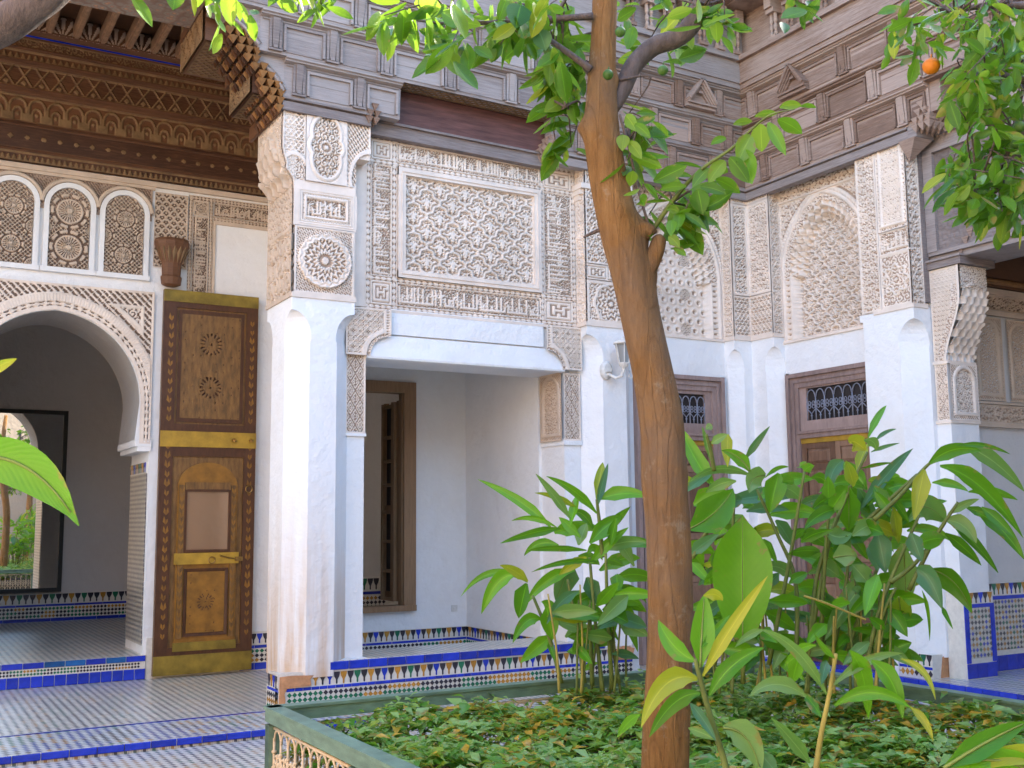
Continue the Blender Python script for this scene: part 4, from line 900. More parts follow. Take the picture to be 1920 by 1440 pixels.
# ------------------------------------------------------------------ stepped cedar friezes
SETL = .014
class SWall(Wall):                                  # the far frieze has settled a little towards the corner
    def __call__(s, a, n, z):
        p = Wall.__call__(s, a, n, z); return (p[0], p[1], p[2] - SETL * (a - 3.06))
class BWall(Wall):
    def __call__(s, a, n, z): p = Wall.__call__(s, a, n, z); return (p[0], p[1], p[2] - .076)
TA, TB = SWall((0, YP, 0), (1, 0, 0), (0, -1, 0)), BWall((XB, 0, 0), (0, -1, 0), (-1, 0, 0))
ROWS = [(5.44, 5.79, .055), (5.79, 6.15, .135), (6.15, 6.50, .215)]
def rope(mb, T, pts, r=.011):                       # twisted bead moulding along a polyline
    mb.tube([T(*p) for p in pts], r, 5)
def frieze_row(t, T, segs, row, brks, wm, first, far=None):
    z0, z1, n = row
    b = MB()
    for a0, a1 in segs:
        b.prism(T, [(-.05, z0), (n, z0), (n + .018, z1 - .05), (n + .022, z1 - .05), (n + .07, z1 - .035), (n + .07, z1 - .022), (n + .09, z1 - .014), (n + .09, z1), (-.05, z1)], a0, a1)
    b.each('board', wm, t)
    tr = MB()
    for a0, a1 in segs: rope(tr, T, [(a0 + .02, n + .026, z1 - .060), (a1 - .02, n + .026, z1 - .060)], .009)
    tr.build('rope_moulding', wm, t)
    for a0, a1 in segs:
        ed = [a0] + [x for x in brks if a0 + .06 < x < a1 - .06] + [a1]
        for i in range(len(ed) - 1):
            q0, q1 = ed[i] + (.075 if i else .03), ed[i + 1] - (.075 if i + 2 < len(ed) else .03)
            if q1 - q0 < .08: continue
            p = MB()
            for d0, d1, h in ((0, .022, .020),):    # raised frame round a slightly hollow field
                for (r0, r1, s0, s1) in ((q0, q1, z1 - .105, z1 - .078), (q0, q0 + .022, z0 + .035, z1 - .105), (q1 - .022, q1, z0 + .035, z1 - .105)): p.tbox(T, r0, r1, n - .01, n + .036, s0, s1)
            zm = z0 + (z1 - z0) * random.uniform(.42, .58)
            p.loft([[T(a, n + o, z) for a, z in ((q0 + .03, z0 + .03), (q1 - .03, z0 + .03), (q1 - .03, zm - .002), (q0 + .03, zm - .002))] for o in (0, .010)])
            p.loft([[T(a, n + o, z) for a, z in ((q0 + .03, zm + .002), (q1 - .03, zm + .002), (q1 - .03, z1 - .11), (q0 + .03, z1 - .11))] for o in (0, .013)])
            p.build('panel', far if far and q0 + random.uniform(-.4, .4) > 5.7 else wm, t)
        for x in ed[1:-1]:
            k = MB(); zt, zb = z1 - .045, z0 + .055
            k.loft([[T(x + s * w, o, z) for s in (-1, 1)] + [T(x + s * w, n - .01, z) for s in (1, -1)] for z, o, w in ((zb, n + .018, .026), (zt, n + .062, .034))])
            for s in (-1, 1): k.loft([[T(x + s * .046 + q, o, z) for q in (-.012, .012)] + [T(x + s * .046 + q, n - .01, z) for q in (.012, -.012)] for z, o in ((zb - .01, n + .022), (zt, n + .040))])
            k.tbox(T, x - .062, x + .062, n - .01, n + .030, zb - .036, zb - .018); k.tbox(T, x - .02, x + .02, n, n + .036, zb - .017, zb + .012)
            k.build('bracket', far if far and x > 5.7 else wm, t)
def beam(t, T, segs, wm):
    b = MB()
    for a0, a1 in segs: b.prism(T, [(-.05, 5.32), (.05, 5.32), (.055, 5.40), (.03, 5.405), (.03, 5.415), (.07, 5.42), (.07, 5.438), (-.05, 5.438)], a0, a1)
    b.each('beam', wm, t)
def console(t, T, x0, z0, rows, mat_, dirn=-1, n0=.0, w=.075):
    """stalactite console of faceted drops, stepping outwards as it climbs"""
    b = MB(); k = 0; N_ = len(rows)
    for i, c in enumerate(rows):
        z = z0 + i * w * .92
        for j in range(c):
            for dpt in range(9):
                a = x0 + dirn * (i * w * .42) + (j - (c - 1) / 2) * w * 1.0; n = n0 + .05 - dpt * w * 1.02 + (.006 * i)
                h = w * .95
                pts = [T(a - w / 2, n + w * .5, z + h), T(a + w / 2, n + w * .5, z + h), T(a + w / 2, n - w * .5, z + h), T(a - w / 2, n - w * .5, z + h), T(a, n + w * .1, z)]
                b.add(pts, [(0, 1, 4), (1, 2, 4), (2, 3, 4), (3, 0, 4), (3, 2, 1, 0)], k % 3); k += 1
    b.build('console', mat_, t)
def arch_plate(t, T, a_out, a_in, z0, z1, n, wm):
    """quarter of a lobed arch cut in the end of a frieze board"""
    cx = a_in; pts = []
    for q in np.linspace(0, PI / 2, 10): pts.append((a_in - (a_in - a_out) * (math.sin(q) ** .8), z0 + (z1 - .11 - z0) * math.cos(q) ** .0 * (1 - (1 - math.sin(q)) ** 1.6)))
    out = [(a_in + .002, z0), (a_in + .002, z1)] + [(a_out, z1), (a_out, z1 - .10)]
    arc = [(a_out + (a_in - a_out) * q, z1 - .10 - (z1 - .10 - z0) * (q ** 2.2)) for q in np.linspace(.02, .96, 9)]
    MB().plate(T, out + arc, n - .14, n + .012).build('spandrel', wm, t)
    b = MB(); b.tube([T(a + .01, n + .016, z + .012) for a, z in arc], .012, 5); b.tube([T(a + .035, n + .014, z + .03) for a, z in arc], .007, 5)
    b.each('rope_moulding', wm, t)
gw, bw_ = M['greywood'], M['brownwood']
ea = thing('timber_frieze', 'stepped grey cedar frieze along the far wall above the carved stucco', 'frieze', (5.5, YP, 5.32), 'cedar friezes of the court')
beam(ea, TA, [(2.93, 3.79), (5.80, 8.60)], gw)
AEND = 8.60
bA1 = [3.07, 3.66, 6.16, 6.75, 7.34, 7.93]; bA2 = [2.82, 3.36, 3.90, 4.57, 5.26, 5.86, 6.45, 7.04, 7.63, 8.10]; bA3 = [3.06, 3.60, 4.21, 4.90, 5.55, 6.15, 6.75, 7.34, 7.90]
frieze_row(ea, TA, [(2.93, 4.08), (5.78, AEND)], ROWS[0], bA1, gw, True, bw_)
frieze_row(ea, TA, [(2.68, AEND)], ROWS[1], bA2, gw, False, bw_); frieze_row(ea, TA, [(2.25, AEND)], ROWS[2], bA3, gw, False, bw_)
arch_plate(ea, TA, 2.66, 2.93, 5.45, 5.79, .055, gw); arch_plate(ea, TA, 2.24, 2.68, 5.80, 6.15, .135, gw)
tri = [M['goldpaint'], M['darkwood'], M['doordark']]
console(ea, TA, 2.90, 5.28, (1, 2, 3, 3, 2, 1), tri, -1, -.02); console(ea, TA, 2.66, 5.60, (1, 2, 3, 4, 4, 3, 2, 1), tri, -1, .03)
console(ea, TA, 3.80, 5.34, (2, 2, 1), [M['brownwood']] * 3, .3, .0, .07); console(ea, TA, 5.78, 5.34, (2, 3, 2, 1), [M['brownwood']] * 3, .2, .0, .07)
b = MB(); b.tbox(TA, 2.90, 2.93, -.9, .02, 5.30, 5.44).tbox(TA, 2.65, 2.68, -.9, .12, 5.79, 5.86).tbox(TA, 2.215, 2.245, -.9, .20, 6.15, 6.24); b.tbox(TA, 2.245, 2.9, -.9, -.05, 5.86, 6.6); b.tbox(TA, 2.68, 2.95, -.75, -.05, 5.46, 5.86)
b.each('return_board', M['darkwood'], ea)
relief('carved_return', ea, WB(2.243), -10.16, -9.32, 5.87, 6.58, p_lozenge(.17, .22, .02, .02), .022, mats=('tanpaint', 'darkwood'), res=.009)
relief('carved_return', ea, WB(2.678), -10.0, -9.32, 5.47, 5.85, p_lozenge(.15, .18, .02, .02), .022, mats=('tanpaint', 'darkwood'), res=.009)
b = MB(); b.tbox(TA, 2.20, AEND, -.05, .33, 6.50, 6.56).tbox(TA, 2.20, AEND, -.05, .35, 6.56, 6.60).tbox(TA, 2.2, AEND, -.05, .29, 6.60, 6.84).tbox(TA, 2.2, AEND, -.05, .34, 6.84, 6.90).tbox(TA, 2.2, AEND, -.05, .25, 6.90, 7.6); b.build('fascia', gw, ea)
# red beam and lattice soffit over the alcove
b = MB(); b.tbox(TA, 3.79, 5.80, -.16, -.10, 5.45, 5.80); b.build('red_beam', M['redwood'], ea)
b = MB(); b.tbox(TA, 3.79, 5.80, -.16, -.09, 5.325, 5.43).tbox(TA, 3.79, 5.80, -.16, -.06, 5.428, 5.45).tbox(TA, 3.79, 5.80, -.16, -.075, 5.30, 5.325); b.build('lower_beam', gw, ea)
def f_soff(u, v, W, H):
    p, q = u / .075 + v / .075, u / .075 - v / .075; d = np.minimum(np.abs(p - np.round(p)), np.abs(q - np.round(q))); g = d > .17; g &= edge(u, v, W, H) > .012
    return np.where(g, -.012, 0), g
class Under:
    o = np.array((0, YP - .03, 5.752)); u = np.array((1.0, 0, -SETL)); n = np.array((0, 0, -1.0))
def relief_flat(name, parent, a0, a1, y0, y1, z, fn, mats, res=.007):
    W, H = a1 - a0, y1 - y0; u, v = np.meshgrid(np.linspace(0, W, int(W / res)), np.linspace(0, H, int(H / res))); h, g = fn(u, v, W, H)
    P = np.stack([a0 + u, y1 - v, z - h - SETL * (a0 + u - 3.06)], -1)[:, :, :]
    link(name, grid_mesh(name, P[:, ::-1], None, g[:, ::-1], [M[m] for m in mats]), parent)
relief_flat('lattice_soffit', ea, 4.10, 5.76, YP - .125, YP + .05, 5.782, f_soff, ('tanpaint', 'darkwood'))
eb = thing('timber_frieze', 'stepped brown cedar frieze rising over the right wall from the inner corner', 'frieze', (XB, 8, 5.3), 'cedar friezes of the court')
yc0 = -9.30
beam(eb, TB, [(yc0, -6.90)], gw)
frieze_row(eb, TB, [(yc0, -6.62)], ROWS[0], [-8.85, -8.24, -7.60, -6.93], bw_, True)
frieze_row(eb, TB, [(yc0, -3.0)], ROWS[1], [-8.55, -7.88, -7.21, -6.54, -5.87, -5.2, -4.5, -3.8], bw_, False)
frieze_row(eb, TB, [(yc0, -3.0)], ROWS[2], [-8.85, -7.50, -6.85, -6.2, -5.5, -4.8, -4.1], bw_, False)
b = MB(); b.tbox(TB, yc0, -3, -.05, .33, 6.50, 6.56).tbox(TB, yc0, -3, -.05, .35, 6.56, 6.60).tbox(TB, yc0, -3, -.05, .29, 6.60, 6.84).tbox(TB, yc0, -3, -.05, .34, 6.84, 6.90).tbox(TB, yc0, -3, -.05, .20, 6.90, 7.6); b.build('fascia', bw_, eb)
for T_, x, wm, tt in ((TB, -8.18, bw_, eb), (TA, 7.62, bw_, ea)):          # peaked console in the third row
    k = MB(); n = .215
    for s in (-1, 1):
        for q in range(4):
            w = .05; k.loft([[T_(x + s * a, n + o, z) for a, z in ((.0 + .0 * q, 6.50 - q * .03), (.02, 6.52 - q * .03), (.20, 6.27 - q * .018), (.18, 6.25 - q * .018))] for o in (-.02, .115 - q * .022)])
    k.loft([[T_(x + a, n + o, z) for a, z in ((-.16, 6.24), (.16, 6.24), (0, 6.44))] for o in (-.02, .02)]); k.tbox(T_, x - .2, x + .2, n - .02, n + .07, 6.185, 6.215).tbox(T_, x - .2, x + .2, n - .02, n + .095, 6.22, 6.24); k.tbox(T_, x - .03, x + .03, n, n + .07, 6.36, 6.385)
    k.build('peaked_bracket', wm, tt)
for i in range(14):                                                          # turned pendants under the eaves
    a = -8.42 + i * .245
    k = MB()
    for s in (-.03, .03):
        c = TB(a + s, .27, 6.93); k.lathe([(.001, -.0), (.018, .012), (.024, .04), (.012, .07), (.024, .095), (.024, .13), (.013, .15), (.024, .18), (.02, .27), (.03, .29)], c, 8)
    k.tbox(TB, a - .055, a + .055, .2, .31, 6.90, 6.94).tbox(TB, a - .06, a + .06, .2, .33, 7.20, 7.25).tbox(TB, a - .05, a + .05, .2, .36, 7.25, 7.4)
    k.build('turned_pendant', bw_, eb)
for i in range(7):
    a = 8.12 - i * .245; k = MB()
    for s in (-.03, .03):
        c = TA(a + s, .32, 6.93); k.lathe([(.001, -.0), (.018, .012), (.024, .04), (.012, .07), (.024, .095), (.024, .13), (.013, .15), (.024, .18), (.02, .27), (.03, .29)], c, 8)
    k.tbox(TA, a - .055, a + .055, .25, .36, 6.90, 6.94).tbox(TA, a - .06, a + .06, .25, .38, 7.20, 7.25).tbox(TA, a - .05, a + .05, .25, .41, 7.25, 7.4); k.build('turned_pendant', bw_, ea)
b = MB(); b.tbox(TB, yc0, -3, .15, .55, 7.42, 7.55).tbox(TB, yc0, -3, -.2, .6, 7.55, 7.7); b.build('eaves_board', bw_, eb)
b = MB(); b.tbox(TA, 2.2, 8.5, .15, .55, 7.42, 7.55).tbox(TA, 2.2, 8.5, -.2, .6, 7.55, 7.7); b.build('eaves_board', bw_, ea)
console(eb, TB, -6.72, 5.35, (3, 3, 2, 1), [M['brownwood']] * 3, .2, .0, .075)
b = MB(); q = [TB(-7.0, .075, 5.315), TB(-6.80, .075, 5.315), TB(-6.80, -.18, 5.315), TB(-7.0, -.18, 5.315)]; tip = TB(-6.965, -.03, 5.12); b.add(q + [tip], [(0, 1, 2, 3), (0, 1, 4), (1, 2, 4), (2, 3, 4), (3, 0, 4)]); b.build('pyramid_drop', M['brownwood'], eb)
MB().tbox(TB, -6.90, -6.80, -.20, .05, 5.32, 5.44).build('beam', gw, eb); MB().tbox(TB, -6.62, -6.50, -.25, .05, 5.50, 5.86).build('return_board', bw_, eb)

# ------------------------------------------------------------------ gallery wall with horseshoe arch, pierced lights and painted cornice
gal = thing('gallery_wall', 'gallery wall with horseshoe arch below three pierced plaster lights', 'wall', (1.44, YC, 0))
CX, HW, SPR = 1.443, .87, 2.90
def arch_pts(half, spring, extra, k=26, cx=CX):
    R = half + extra; th = math.acos(extra / R) if extra else PI / 2
    left = [(cx - half, spring)] ; pts = []
    for i in range(k + 1):
        t_ = i / k; ang = t_ * th
        pts.append((cx + extra * -1 + R * math.cos(ang), spring + R * math.sin(ang)))      # right flank up to the apex
    return pts
ra = arch_pts(HW, SPR, .06)
ra = [(CX + HW * .955, 2.46), (CX + HW * .97, 2.62)] + ra                     # horseshoe: the foot draws in
outl = ra + [(2 * CX - a, z) for a, z in ra[::-1]]
def flank(mb, y0, y1, ztop, xr, m=0):
    for s in (1, -1):
        for i in range(len(ra) - 1):
            (a, z), (a2, z2) = ra[i], ra[i + 1]; A, A2, X = [CX + s * (q - CX) for q in (a, a2, xr)]
            quad = [(A, z), (X, z), (X, z2), (A2, z2)]
            mb.loft([[(p[0], y, p[1]) for p in quad] for y in (y0, y1)], m)
b = MB(); b.box(-5, CX - 1.2, YC, YC + .95, 0, 7.4).box(CX + 1.2, 3.78, YC, YC + .95, 0, 7.4).box(CX - 1.2, CX + 1.2, YC, YC + .95, ra[-1][1], 7.4)
flank(b, YC, YC + .95, 0, CX + 1.2); b.box(CX + .985, CX + 1.2, YC, YC + .95, 0, 2.46).box(CX - 1.2, CX - .985, YC, YC + .95, 0, 2.46)
b.box(3.78, 3.9, 9.98, 13, 0, 7.4)
b.build('plaster', M['white'], gal)
b = MB()
for s in (1, -1):
    X = sorted((CX + s * .83, CX + s * 1.0)); b.box(X[0], X[1], YC - .03, YC + .97, 2.43, 2.50).box(X[0] + (.03 if s > 0 else 0), X[1] - (0 if s > 0 else .03), YC - .02, YC + .96, 2.38, 2.43)
b.build('impost', M['white'], gal)
MB().box(CX + .975, CX + .985, YC + .06, YC + .92, .34, 2.15).build('mosaic', M['dadoY'], gal)
MB().box(CX + .97, CX + .985, YC + .06, YC + .92, 2.15, 2.27).build('dado_bed', M['t_wht'], gal); bells(gal, WB(CX + .97), -YC - .92, -YC - .06, 2.16, 2.27, 0, .07)
def f_archband(u, v, W, H):
    x = CX - 1.0 + u if False else u; z = v
    cx = W / 2; sp_ = SPR - 2.46
    d = -d_arch(u, v, cx, HW, sp_, .06); s = arch_param(u, v, cx, sp_, HW)
    h, g = cut(np.maximum(np.sin(2 * PI * (u + v) / .07), 0) * 1.0 - np.abs(np.sin(2 * PI * (u - v) / .07)) * .8 + .1, 0, .014)     # interlaced field
    b1 = (d > .0) & (d < .05); h = np.where(b1, .006, h); g = g & ~b1
    b2 = (d >= .05) & (d < .095); f2 = np.sin(2 * PI * s / .075) * .8 + np.cos(2 * PI * (d - .05) / .045); h = np.where(b2, np.where(f2 > .3, -.016, .008), h); g = np.where(b2, f2 > .3, g)
    b3 = (d >= .095) & (d < .175); h = np.where(b3, .014 + .006 * np.abs(np.sin(2 * PI * s / .05)), h); g = g & ~b3
    b4 = (d >= .175) & (d < .195); h = np.where(b4, .012, h); g = g & ~b4
    tx, tz = np.abs(u - cx), v                                              # scroll triangles in the spandrels
    tri = (tx > .36) & (tx < .88) & (tz < H - .16) & (d > .26); tr2 = (tx > .40) & (tx < .85) & (tz < H - .19) & (d > .30)
    h2, g2 = cut(f_scroll(u, v, .11), .1, .014); h = np.where(tri, .006, h); g = g & ~tri; h = np.where(tr2, h2, h); g = np.where(tr2, g2, g)
    e = edge(u, v, W, H + 9) < .016; e |= (H - v) < .016; h = np.where(e, .005, h); g = g & ~e
    return h, g, (d > -.001)
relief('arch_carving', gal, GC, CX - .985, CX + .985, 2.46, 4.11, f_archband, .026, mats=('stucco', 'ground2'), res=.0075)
rv = MB()                                                                    # thick shaded reveal of the arch
rv.loft([[(a, y, z) for a, z in outl] for y in (YC + .02, YC + .96)], 0, cap=False, closed=False); rv.build('arch_soffit', M['stucco2'], gal)
for i, cx_ in enumerate((.425, .98, 1.535, 2.09)):
    w = MB(); zb, zt, r = 4.28, 5.15, .205
    T = GC
    oc = [(cx_ + (r + .052) * math.cos(q), zt - r + (r + .052) * math.sin(q)) for q in np.linspace(0, PI, 19)]
    ic = [(cx_ + r * math.cos(q), zt - r + r * math.sin(q)) for q in np.linspace(0, PI, 19)]
    oc = [(cx_ + r + .052, zb)] + oc + [(cx_ - r - .052, zb)]; ic = [(cx_ + r, zb)] + ic + [(cx_ - r, zb)]
    for j in range(len(oc) - 1): w.loft([[T(a, n, z) for a, z in (oc[j], oc[j + 1], ic[j + 1], ic[j])] for n in (0, .05)])
    o2 = [(cx_ + (r + .078) * math.cos(q), zt - r + (r + .078) * math.sin(q)) for q in np.linspace(.12, PI - .12, 19)]
    w.tbox(T, cx_ - r - .07, cx_ + r + .07, 0, .055, zb - .05, zb)
    fr = w.build('window', M['white'], gal)
    MB().tube([T(a, .045, z) for a, z in o2], .022, 6).build('archivolt', M['stucco2'], fr)
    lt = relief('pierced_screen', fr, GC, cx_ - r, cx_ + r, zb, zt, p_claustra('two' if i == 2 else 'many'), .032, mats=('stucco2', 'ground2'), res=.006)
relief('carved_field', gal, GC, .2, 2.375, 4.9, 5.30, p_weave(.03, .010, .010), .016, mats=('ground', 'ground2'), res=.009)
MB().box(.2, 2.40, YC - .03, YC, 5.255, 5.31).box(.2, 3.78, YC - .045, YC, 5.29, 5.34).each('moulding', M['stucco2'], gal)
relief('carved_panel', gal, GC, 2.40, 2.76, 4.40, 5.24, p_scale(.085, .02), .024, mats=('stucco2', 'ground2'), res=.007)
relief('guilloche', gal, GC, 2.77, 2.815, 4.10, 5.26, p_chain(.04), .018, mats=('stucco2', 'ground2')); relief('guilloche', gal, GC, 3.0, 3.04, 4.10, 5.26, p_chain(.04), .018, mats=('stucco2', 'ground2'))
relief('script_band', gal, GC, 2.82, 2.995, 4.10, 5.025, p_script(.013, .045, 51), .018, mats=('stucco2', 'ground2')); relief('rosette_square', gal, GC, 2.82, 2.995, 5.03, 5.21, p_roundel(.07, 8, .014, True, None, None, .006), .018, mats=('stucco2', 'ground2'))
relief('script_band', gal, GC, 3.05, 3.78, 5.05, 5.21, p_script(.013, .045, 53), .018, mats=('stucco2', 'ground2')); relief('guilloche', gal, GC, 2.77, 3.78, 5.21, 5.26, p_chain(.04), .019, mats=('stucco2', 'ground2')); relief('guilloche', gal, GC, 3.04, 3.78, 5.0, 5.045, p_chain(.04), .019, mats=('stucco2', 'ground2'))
MB().box(3.045, 3.78, YC - .02, YC, 4.96, 5.0).box(3.045, 3.075, YC - .02, YC, 3.9, 4.96).each('moulding', M['stucco2'], gal)
b = MB().box(2.46, 3.78, YC - .012, YC, .0, .42); b.build('dado_bed', M['t_wht'], gal); bells(gal, WA(YC - .012), 3.5, 3.77, .29, .40, 0, .064, ('t_och', 't_blk', 't_blu', 't_blk'))
tilerow('tile', ['bluetile'], gal, WA(YC - .012), 3.45, 3.78, .24, .275, 0, .2, .003, .005); tilerow('tile', ['bluetile'], gal, WA(YC - .012), 3.45, 3.78, .01, .085, 0, .16, .003, .005); diamonds(gal, WA(YC - .012), 3.45, 3.78, .09, .235, .001, .05)
# painted cornice: bands leaning forward
M['rafter'] = mat('brown_painted_rafter', (.26, .15, .085), .65, .35, 14)
gcn = thing('painted_cornice', 'dark painted cedar cornice of carved bands under the gallery ceiling', 'cornice', (1, YC, 5.3))
def f_dent(p, hgt=.7):
    def fn(u, v, W, H):
        x = np.abs(np.mod(u / p, 1) - .5); f = (v / H < hgt) & (x < .40 * (1 - v / H / hgt) + .05); f |= (v < H * .10) | (v > H * .9); return np.where(f, 0, -.014), ~f
    return fn
def f_arcade(u, v, W, H):
    p = .185; x = (np.mod(u / p, 1) - .5) * p; y = v; d = np.hypot(x, np.maximum(y - H * .52, 0) * .8); f = np.abs(d - p * .44) < .010; d2 = np.hypot(x, np.maximum(y - H * .35, 0) * .75)
    f |= np.abs(d2 - p * .22) < .009; f |= (np.hypot(x, (y - H * .30) * .8) < .016) | ((np.abs(np.abs(x) - p * .34) < .014) & (y < H * .32)); f |= (v < H * .06) | (v > H * .95); f |= (np.abs(np.abs(x) - p * .5) < .008) & (y < H * .6)
    return np.where(f, 0, -.014), ~f
def f_cross(u, v, W, H):
    p = .17; a, b_ = u / p + v / H * .9, u / p - v / H * .9; f = (np.abs(a - np.round(a)) < .055) | (np.abs(b_ - np.round(b_)) < .055)
    x = np.mod(u / p, 1) - .5; f |= (np.hypot(x * p, (v - H * .2)) < .024) | (np.hypot(x * p, v - H * .52) < .014); f |= (v < H * .07) | (v > H * .93); return np.where(f, 0, -.014), ~f
def f_flor(u, v, W, H): f = f_scroll(u, v, .085) > .45; f |= (v < H * .1) | (v > H * .9); return np.where(f, 0, -.012), ~f
def f_ros(u, v, W, H): x = (np.mod(u / .16, 1) - .5) * .16; f = np.hypot(x, v - H * .5) < .022; return np.where(f, .006, 0), ~f
lean = [(5.36, 5.46, .07, f_dent(.055)), (5.49, 5.72, .10, f_ros), (5.75, 6.03, .17, f_arcade), (6.09, 6.32, .24, f_cross), (6.36, 6.46, .30, f_dent(.06)), (6.48, 6.57, .34, f_flor)]
for (q0, q1, n, fn) in lean: relief('carved_band', gcn, GC, -.6, 3.76, q0, q1, fn, n, mats=('tanpaint', 'darkwood'), res=.0085)
b = MB()
for i, (q0, q1, n, fn) in enumerate(lean):
    nx = lean[i + 1][2] if i + 1 < len(lean) else .40; zt = lean[i + 1][0] if i + 1 < len(lean) else 6.66
    b.tbox(GC, -5, 3.77, 0, n - .016, q0, q1); b.prism(GC, [(0, q1), (n + .012, q1), (n + .02, q1 + (zt - q1) * .4), (nx + .012, zt - .008), (nx + .012, zt), (0, zt)], -5, 3.77)
b.build('moulding', M['darkwood'], gcn)
MB().tbox(GC, -5, 3.77, .39, .395, 6.575, 6.592).build('blue_fillet', M['bluetile'], gcn)
def f_palm(u, v, W, H):
    x = u - W / 2; th = np.arctan2(x, v + .02); r = np.hypot(x, v); f = (np.cos(14 * th) > .25) & (r < H * .95) & (r > .02); return np.where(f, 0, -.010), ~f
for i in range(18):
    x = -.62 + i * .262
    if x > 3.7: break
    MB().tbox(GC, x - .036, x + .036, .40, 2.4, 6.66, 6.78).tbox(GC, x - .018, x + .018, .42, 2.4, 6.645, 6.66).build('rafter', M['rafter'], gcn)
    relief('palmette_panel', gcn, GC, x + .038, x + .224, 6.64, 6.86, f_palm, .41, mats=('paleceil', 'darkwood'), res=.009)
lt = thing('gallery_ceiling', 'painted timber ceiling and lintel over the gallery', 'ceiling', (0, 10.5, 6.8))
MB().box(-5, 3.78, 9.2, YC + .1, 6.87, 7.0).build('boards', M['darkwood'], lt)
relief_flat('carved_soffit', ea, 2.26, 2.68, 9.33, 10.1, 5.85, f_soff, ('tanpaint', 'darkwood'), .009); relief_flat('carved_soffit', ea, 2.69, 2.94, 9.33, 9.98, 5.45, f_soff, ('tanpaint', 'darkwood'), .009)
def paintmat():
    n = N('floral_painted_timber'); v = n.obj(); vo = n.n('ShaderNodeTexVoronoi'); vo.inputs['Scale'].default_value = 14; n.l(v, vo.inputs['Vector'])
    c = n.ramp(n.math('ADD', n.n('ShaderNodeSeparateColor').outputs[0], 0) if False else vo.outputs['Distance'], [(.0, (.62, .42, .16)), (.16, (.50, .22, .10)), (.26, (.24, .13, .09)), (.42, (.22, .23, .20)), (.7, (.14, .07, .04))])
    n.col(n.mix(n.noise(3, 5, .6, v), c, (.24, .16, .12))); n.b.inputs['Roughness'].default_value = .55; n.bump(vo.outputs['Distance'], .008); return n.m
M['floral'] = paintmat()
MB().box(-5, 2.42, 8.98, 9.80, 6.17, 7.5).build('lintel', M['floral'], lt)
MB().box(-5, 2.24, 9.0, 9.74, 7.5, 7.7).build('lintel_cap', M['greywood'], lt)
# ------------------------------------------------------------------ painted door leaf folded back on the gallery wall, pivot socket over it
dl = thing('door_leaf', 'tall painted brown door leaf with mustard rails folded against the gallery wall', 'door', (3.0, YC - .1, 0))
DY = YC - .085; DT = WA(DY); d0, d1, dz0, dz1 = 2.515, 3.555, .03, 4.145
b = MB(); b.tbox(DT, d0, d1, -.045, 0, dz0, dz1); b.build('core', M['leafdoor'], dl)
st = MB()
for (p0, p1) in ((d0, d0 + .14), (d1 - .13, d1)): st.tbox(DT, p0, p1, 0, .022, dz0 + .20, dz1 - .13)
st.tbox(DT, d0 + .14, d1 - .13, 0, .02, 2.60, 2.68).tbox(DT, d0 + .14, d1 - .13, 0, .02, 2.33, 2.43).tbox(DT, d0 + .14, d1 - .13, 0, .02, dz1 - .19, dz1 - .13).tbox(DT, d0 + .14, d1 - .13, 0, .02, dz0 + .20, dz0 + .28); st.build('stile', M['doordark'], dl)
for q0, q1, h, nm in ((dz1 - .13, dz1, .03, 'top_rail'), (2.43, 2.60, .032, 'middle_rail'), (dz0, dz0 + .20, .026, 'bottom_rail')): MB().tbox(DT, d0, d1, -.002, h, q0, q1).build(nm, M['yellow' if nm == 'middle_rail' else 'dullyellow'], dl)
def f_dpan(u, v, W, H):
    h = np.zeros_like(u); g = np.zeros_like(u, bool)
    for c in ([H * .30, H * .72] if H > 1 else [H * .5]):
        dx, dy = u - W / 2, v - c; r = np.hypot(dx, dy); th = np.arctan2(dy, dx); R = min(.125, W * .24); p = (np.cos(16 * th) > .1) & (r > R * .55) & (r < R); q = (np.cos(16 * th) > .1) & (r > R * .9) & (r < R * 1.05); g |= p | (r < R * .13)
    gx, gy = np.mod(u, .085) - .0425, np.mod(v + .03, .085) - .0425; sp_ = (np.hypot(gx, gy * .6) < .008) & (np.sin(u * 90 + v * 57) > -.2); g |= sp_
    return np.where(g, -.004, 0), g
p1_ = MB(); p1_.tbox(DT, d0 + .165, d1 - .155, 0, .010, 2.70, dz1 - .21).build('panel', M['doordark'], dl)
relief('painted_panel', dl, DT, d0 + .20, d1 - .19, 2.745, dz1 - .255, f_dpan, .014, mats=('leafdoor', 'doordark'), res=.009)
# lower wicket with an arched head round a glazed light
wk = MB(); w0, w1 = d0 + .20, d1 - .19
def archout(w0, w1, zb, zs, k=14): r = (w1 - w0) / 2; c = (w0 + w1) / 2; return [(w1, zb), (w1, zs)] + [(c + r * math.cos(q), zs + r * .82 * math.sin(q)) for q in np.linspace(.1, PI - .1, k)] + [(w0, zs), (w0, zb)]
wk.plate(DT, archout(w0, w1, .36, 2.0), 0, .016); wk.build('wicket', M['dullgold'], dl)
wf = MB(); 
for (p0, p1, q0, q1) in ((w0 + .02, w0 + .075, .40, 2.02), (w1 - .075, w1 - .02, .40, 2.02), (w0 + .08, w1 - .08, 1.96, 2.05)): wf.tbox(DT, p0, p1, .016, .034, q0, q1)
wf.build('wicket_stile', M['leafdoor'], dl)
gl = N('old_window_glass'); gl.col((.40, .25, .15)); gl.b.inputs['Roughness'].default_value = .10; gl.b.inputs['Metallic'].default_value = .45; gl.bump(gl.noise(6, 2, .5, gl.obj()), .01, .4); M['oldglass'] = gl.m
MB().tbox(DT, w0 + .10, w1 - .10, .016, .020, 1.33, 1.95).build('pane', M['oldglass'], dl)
b = MB(); 
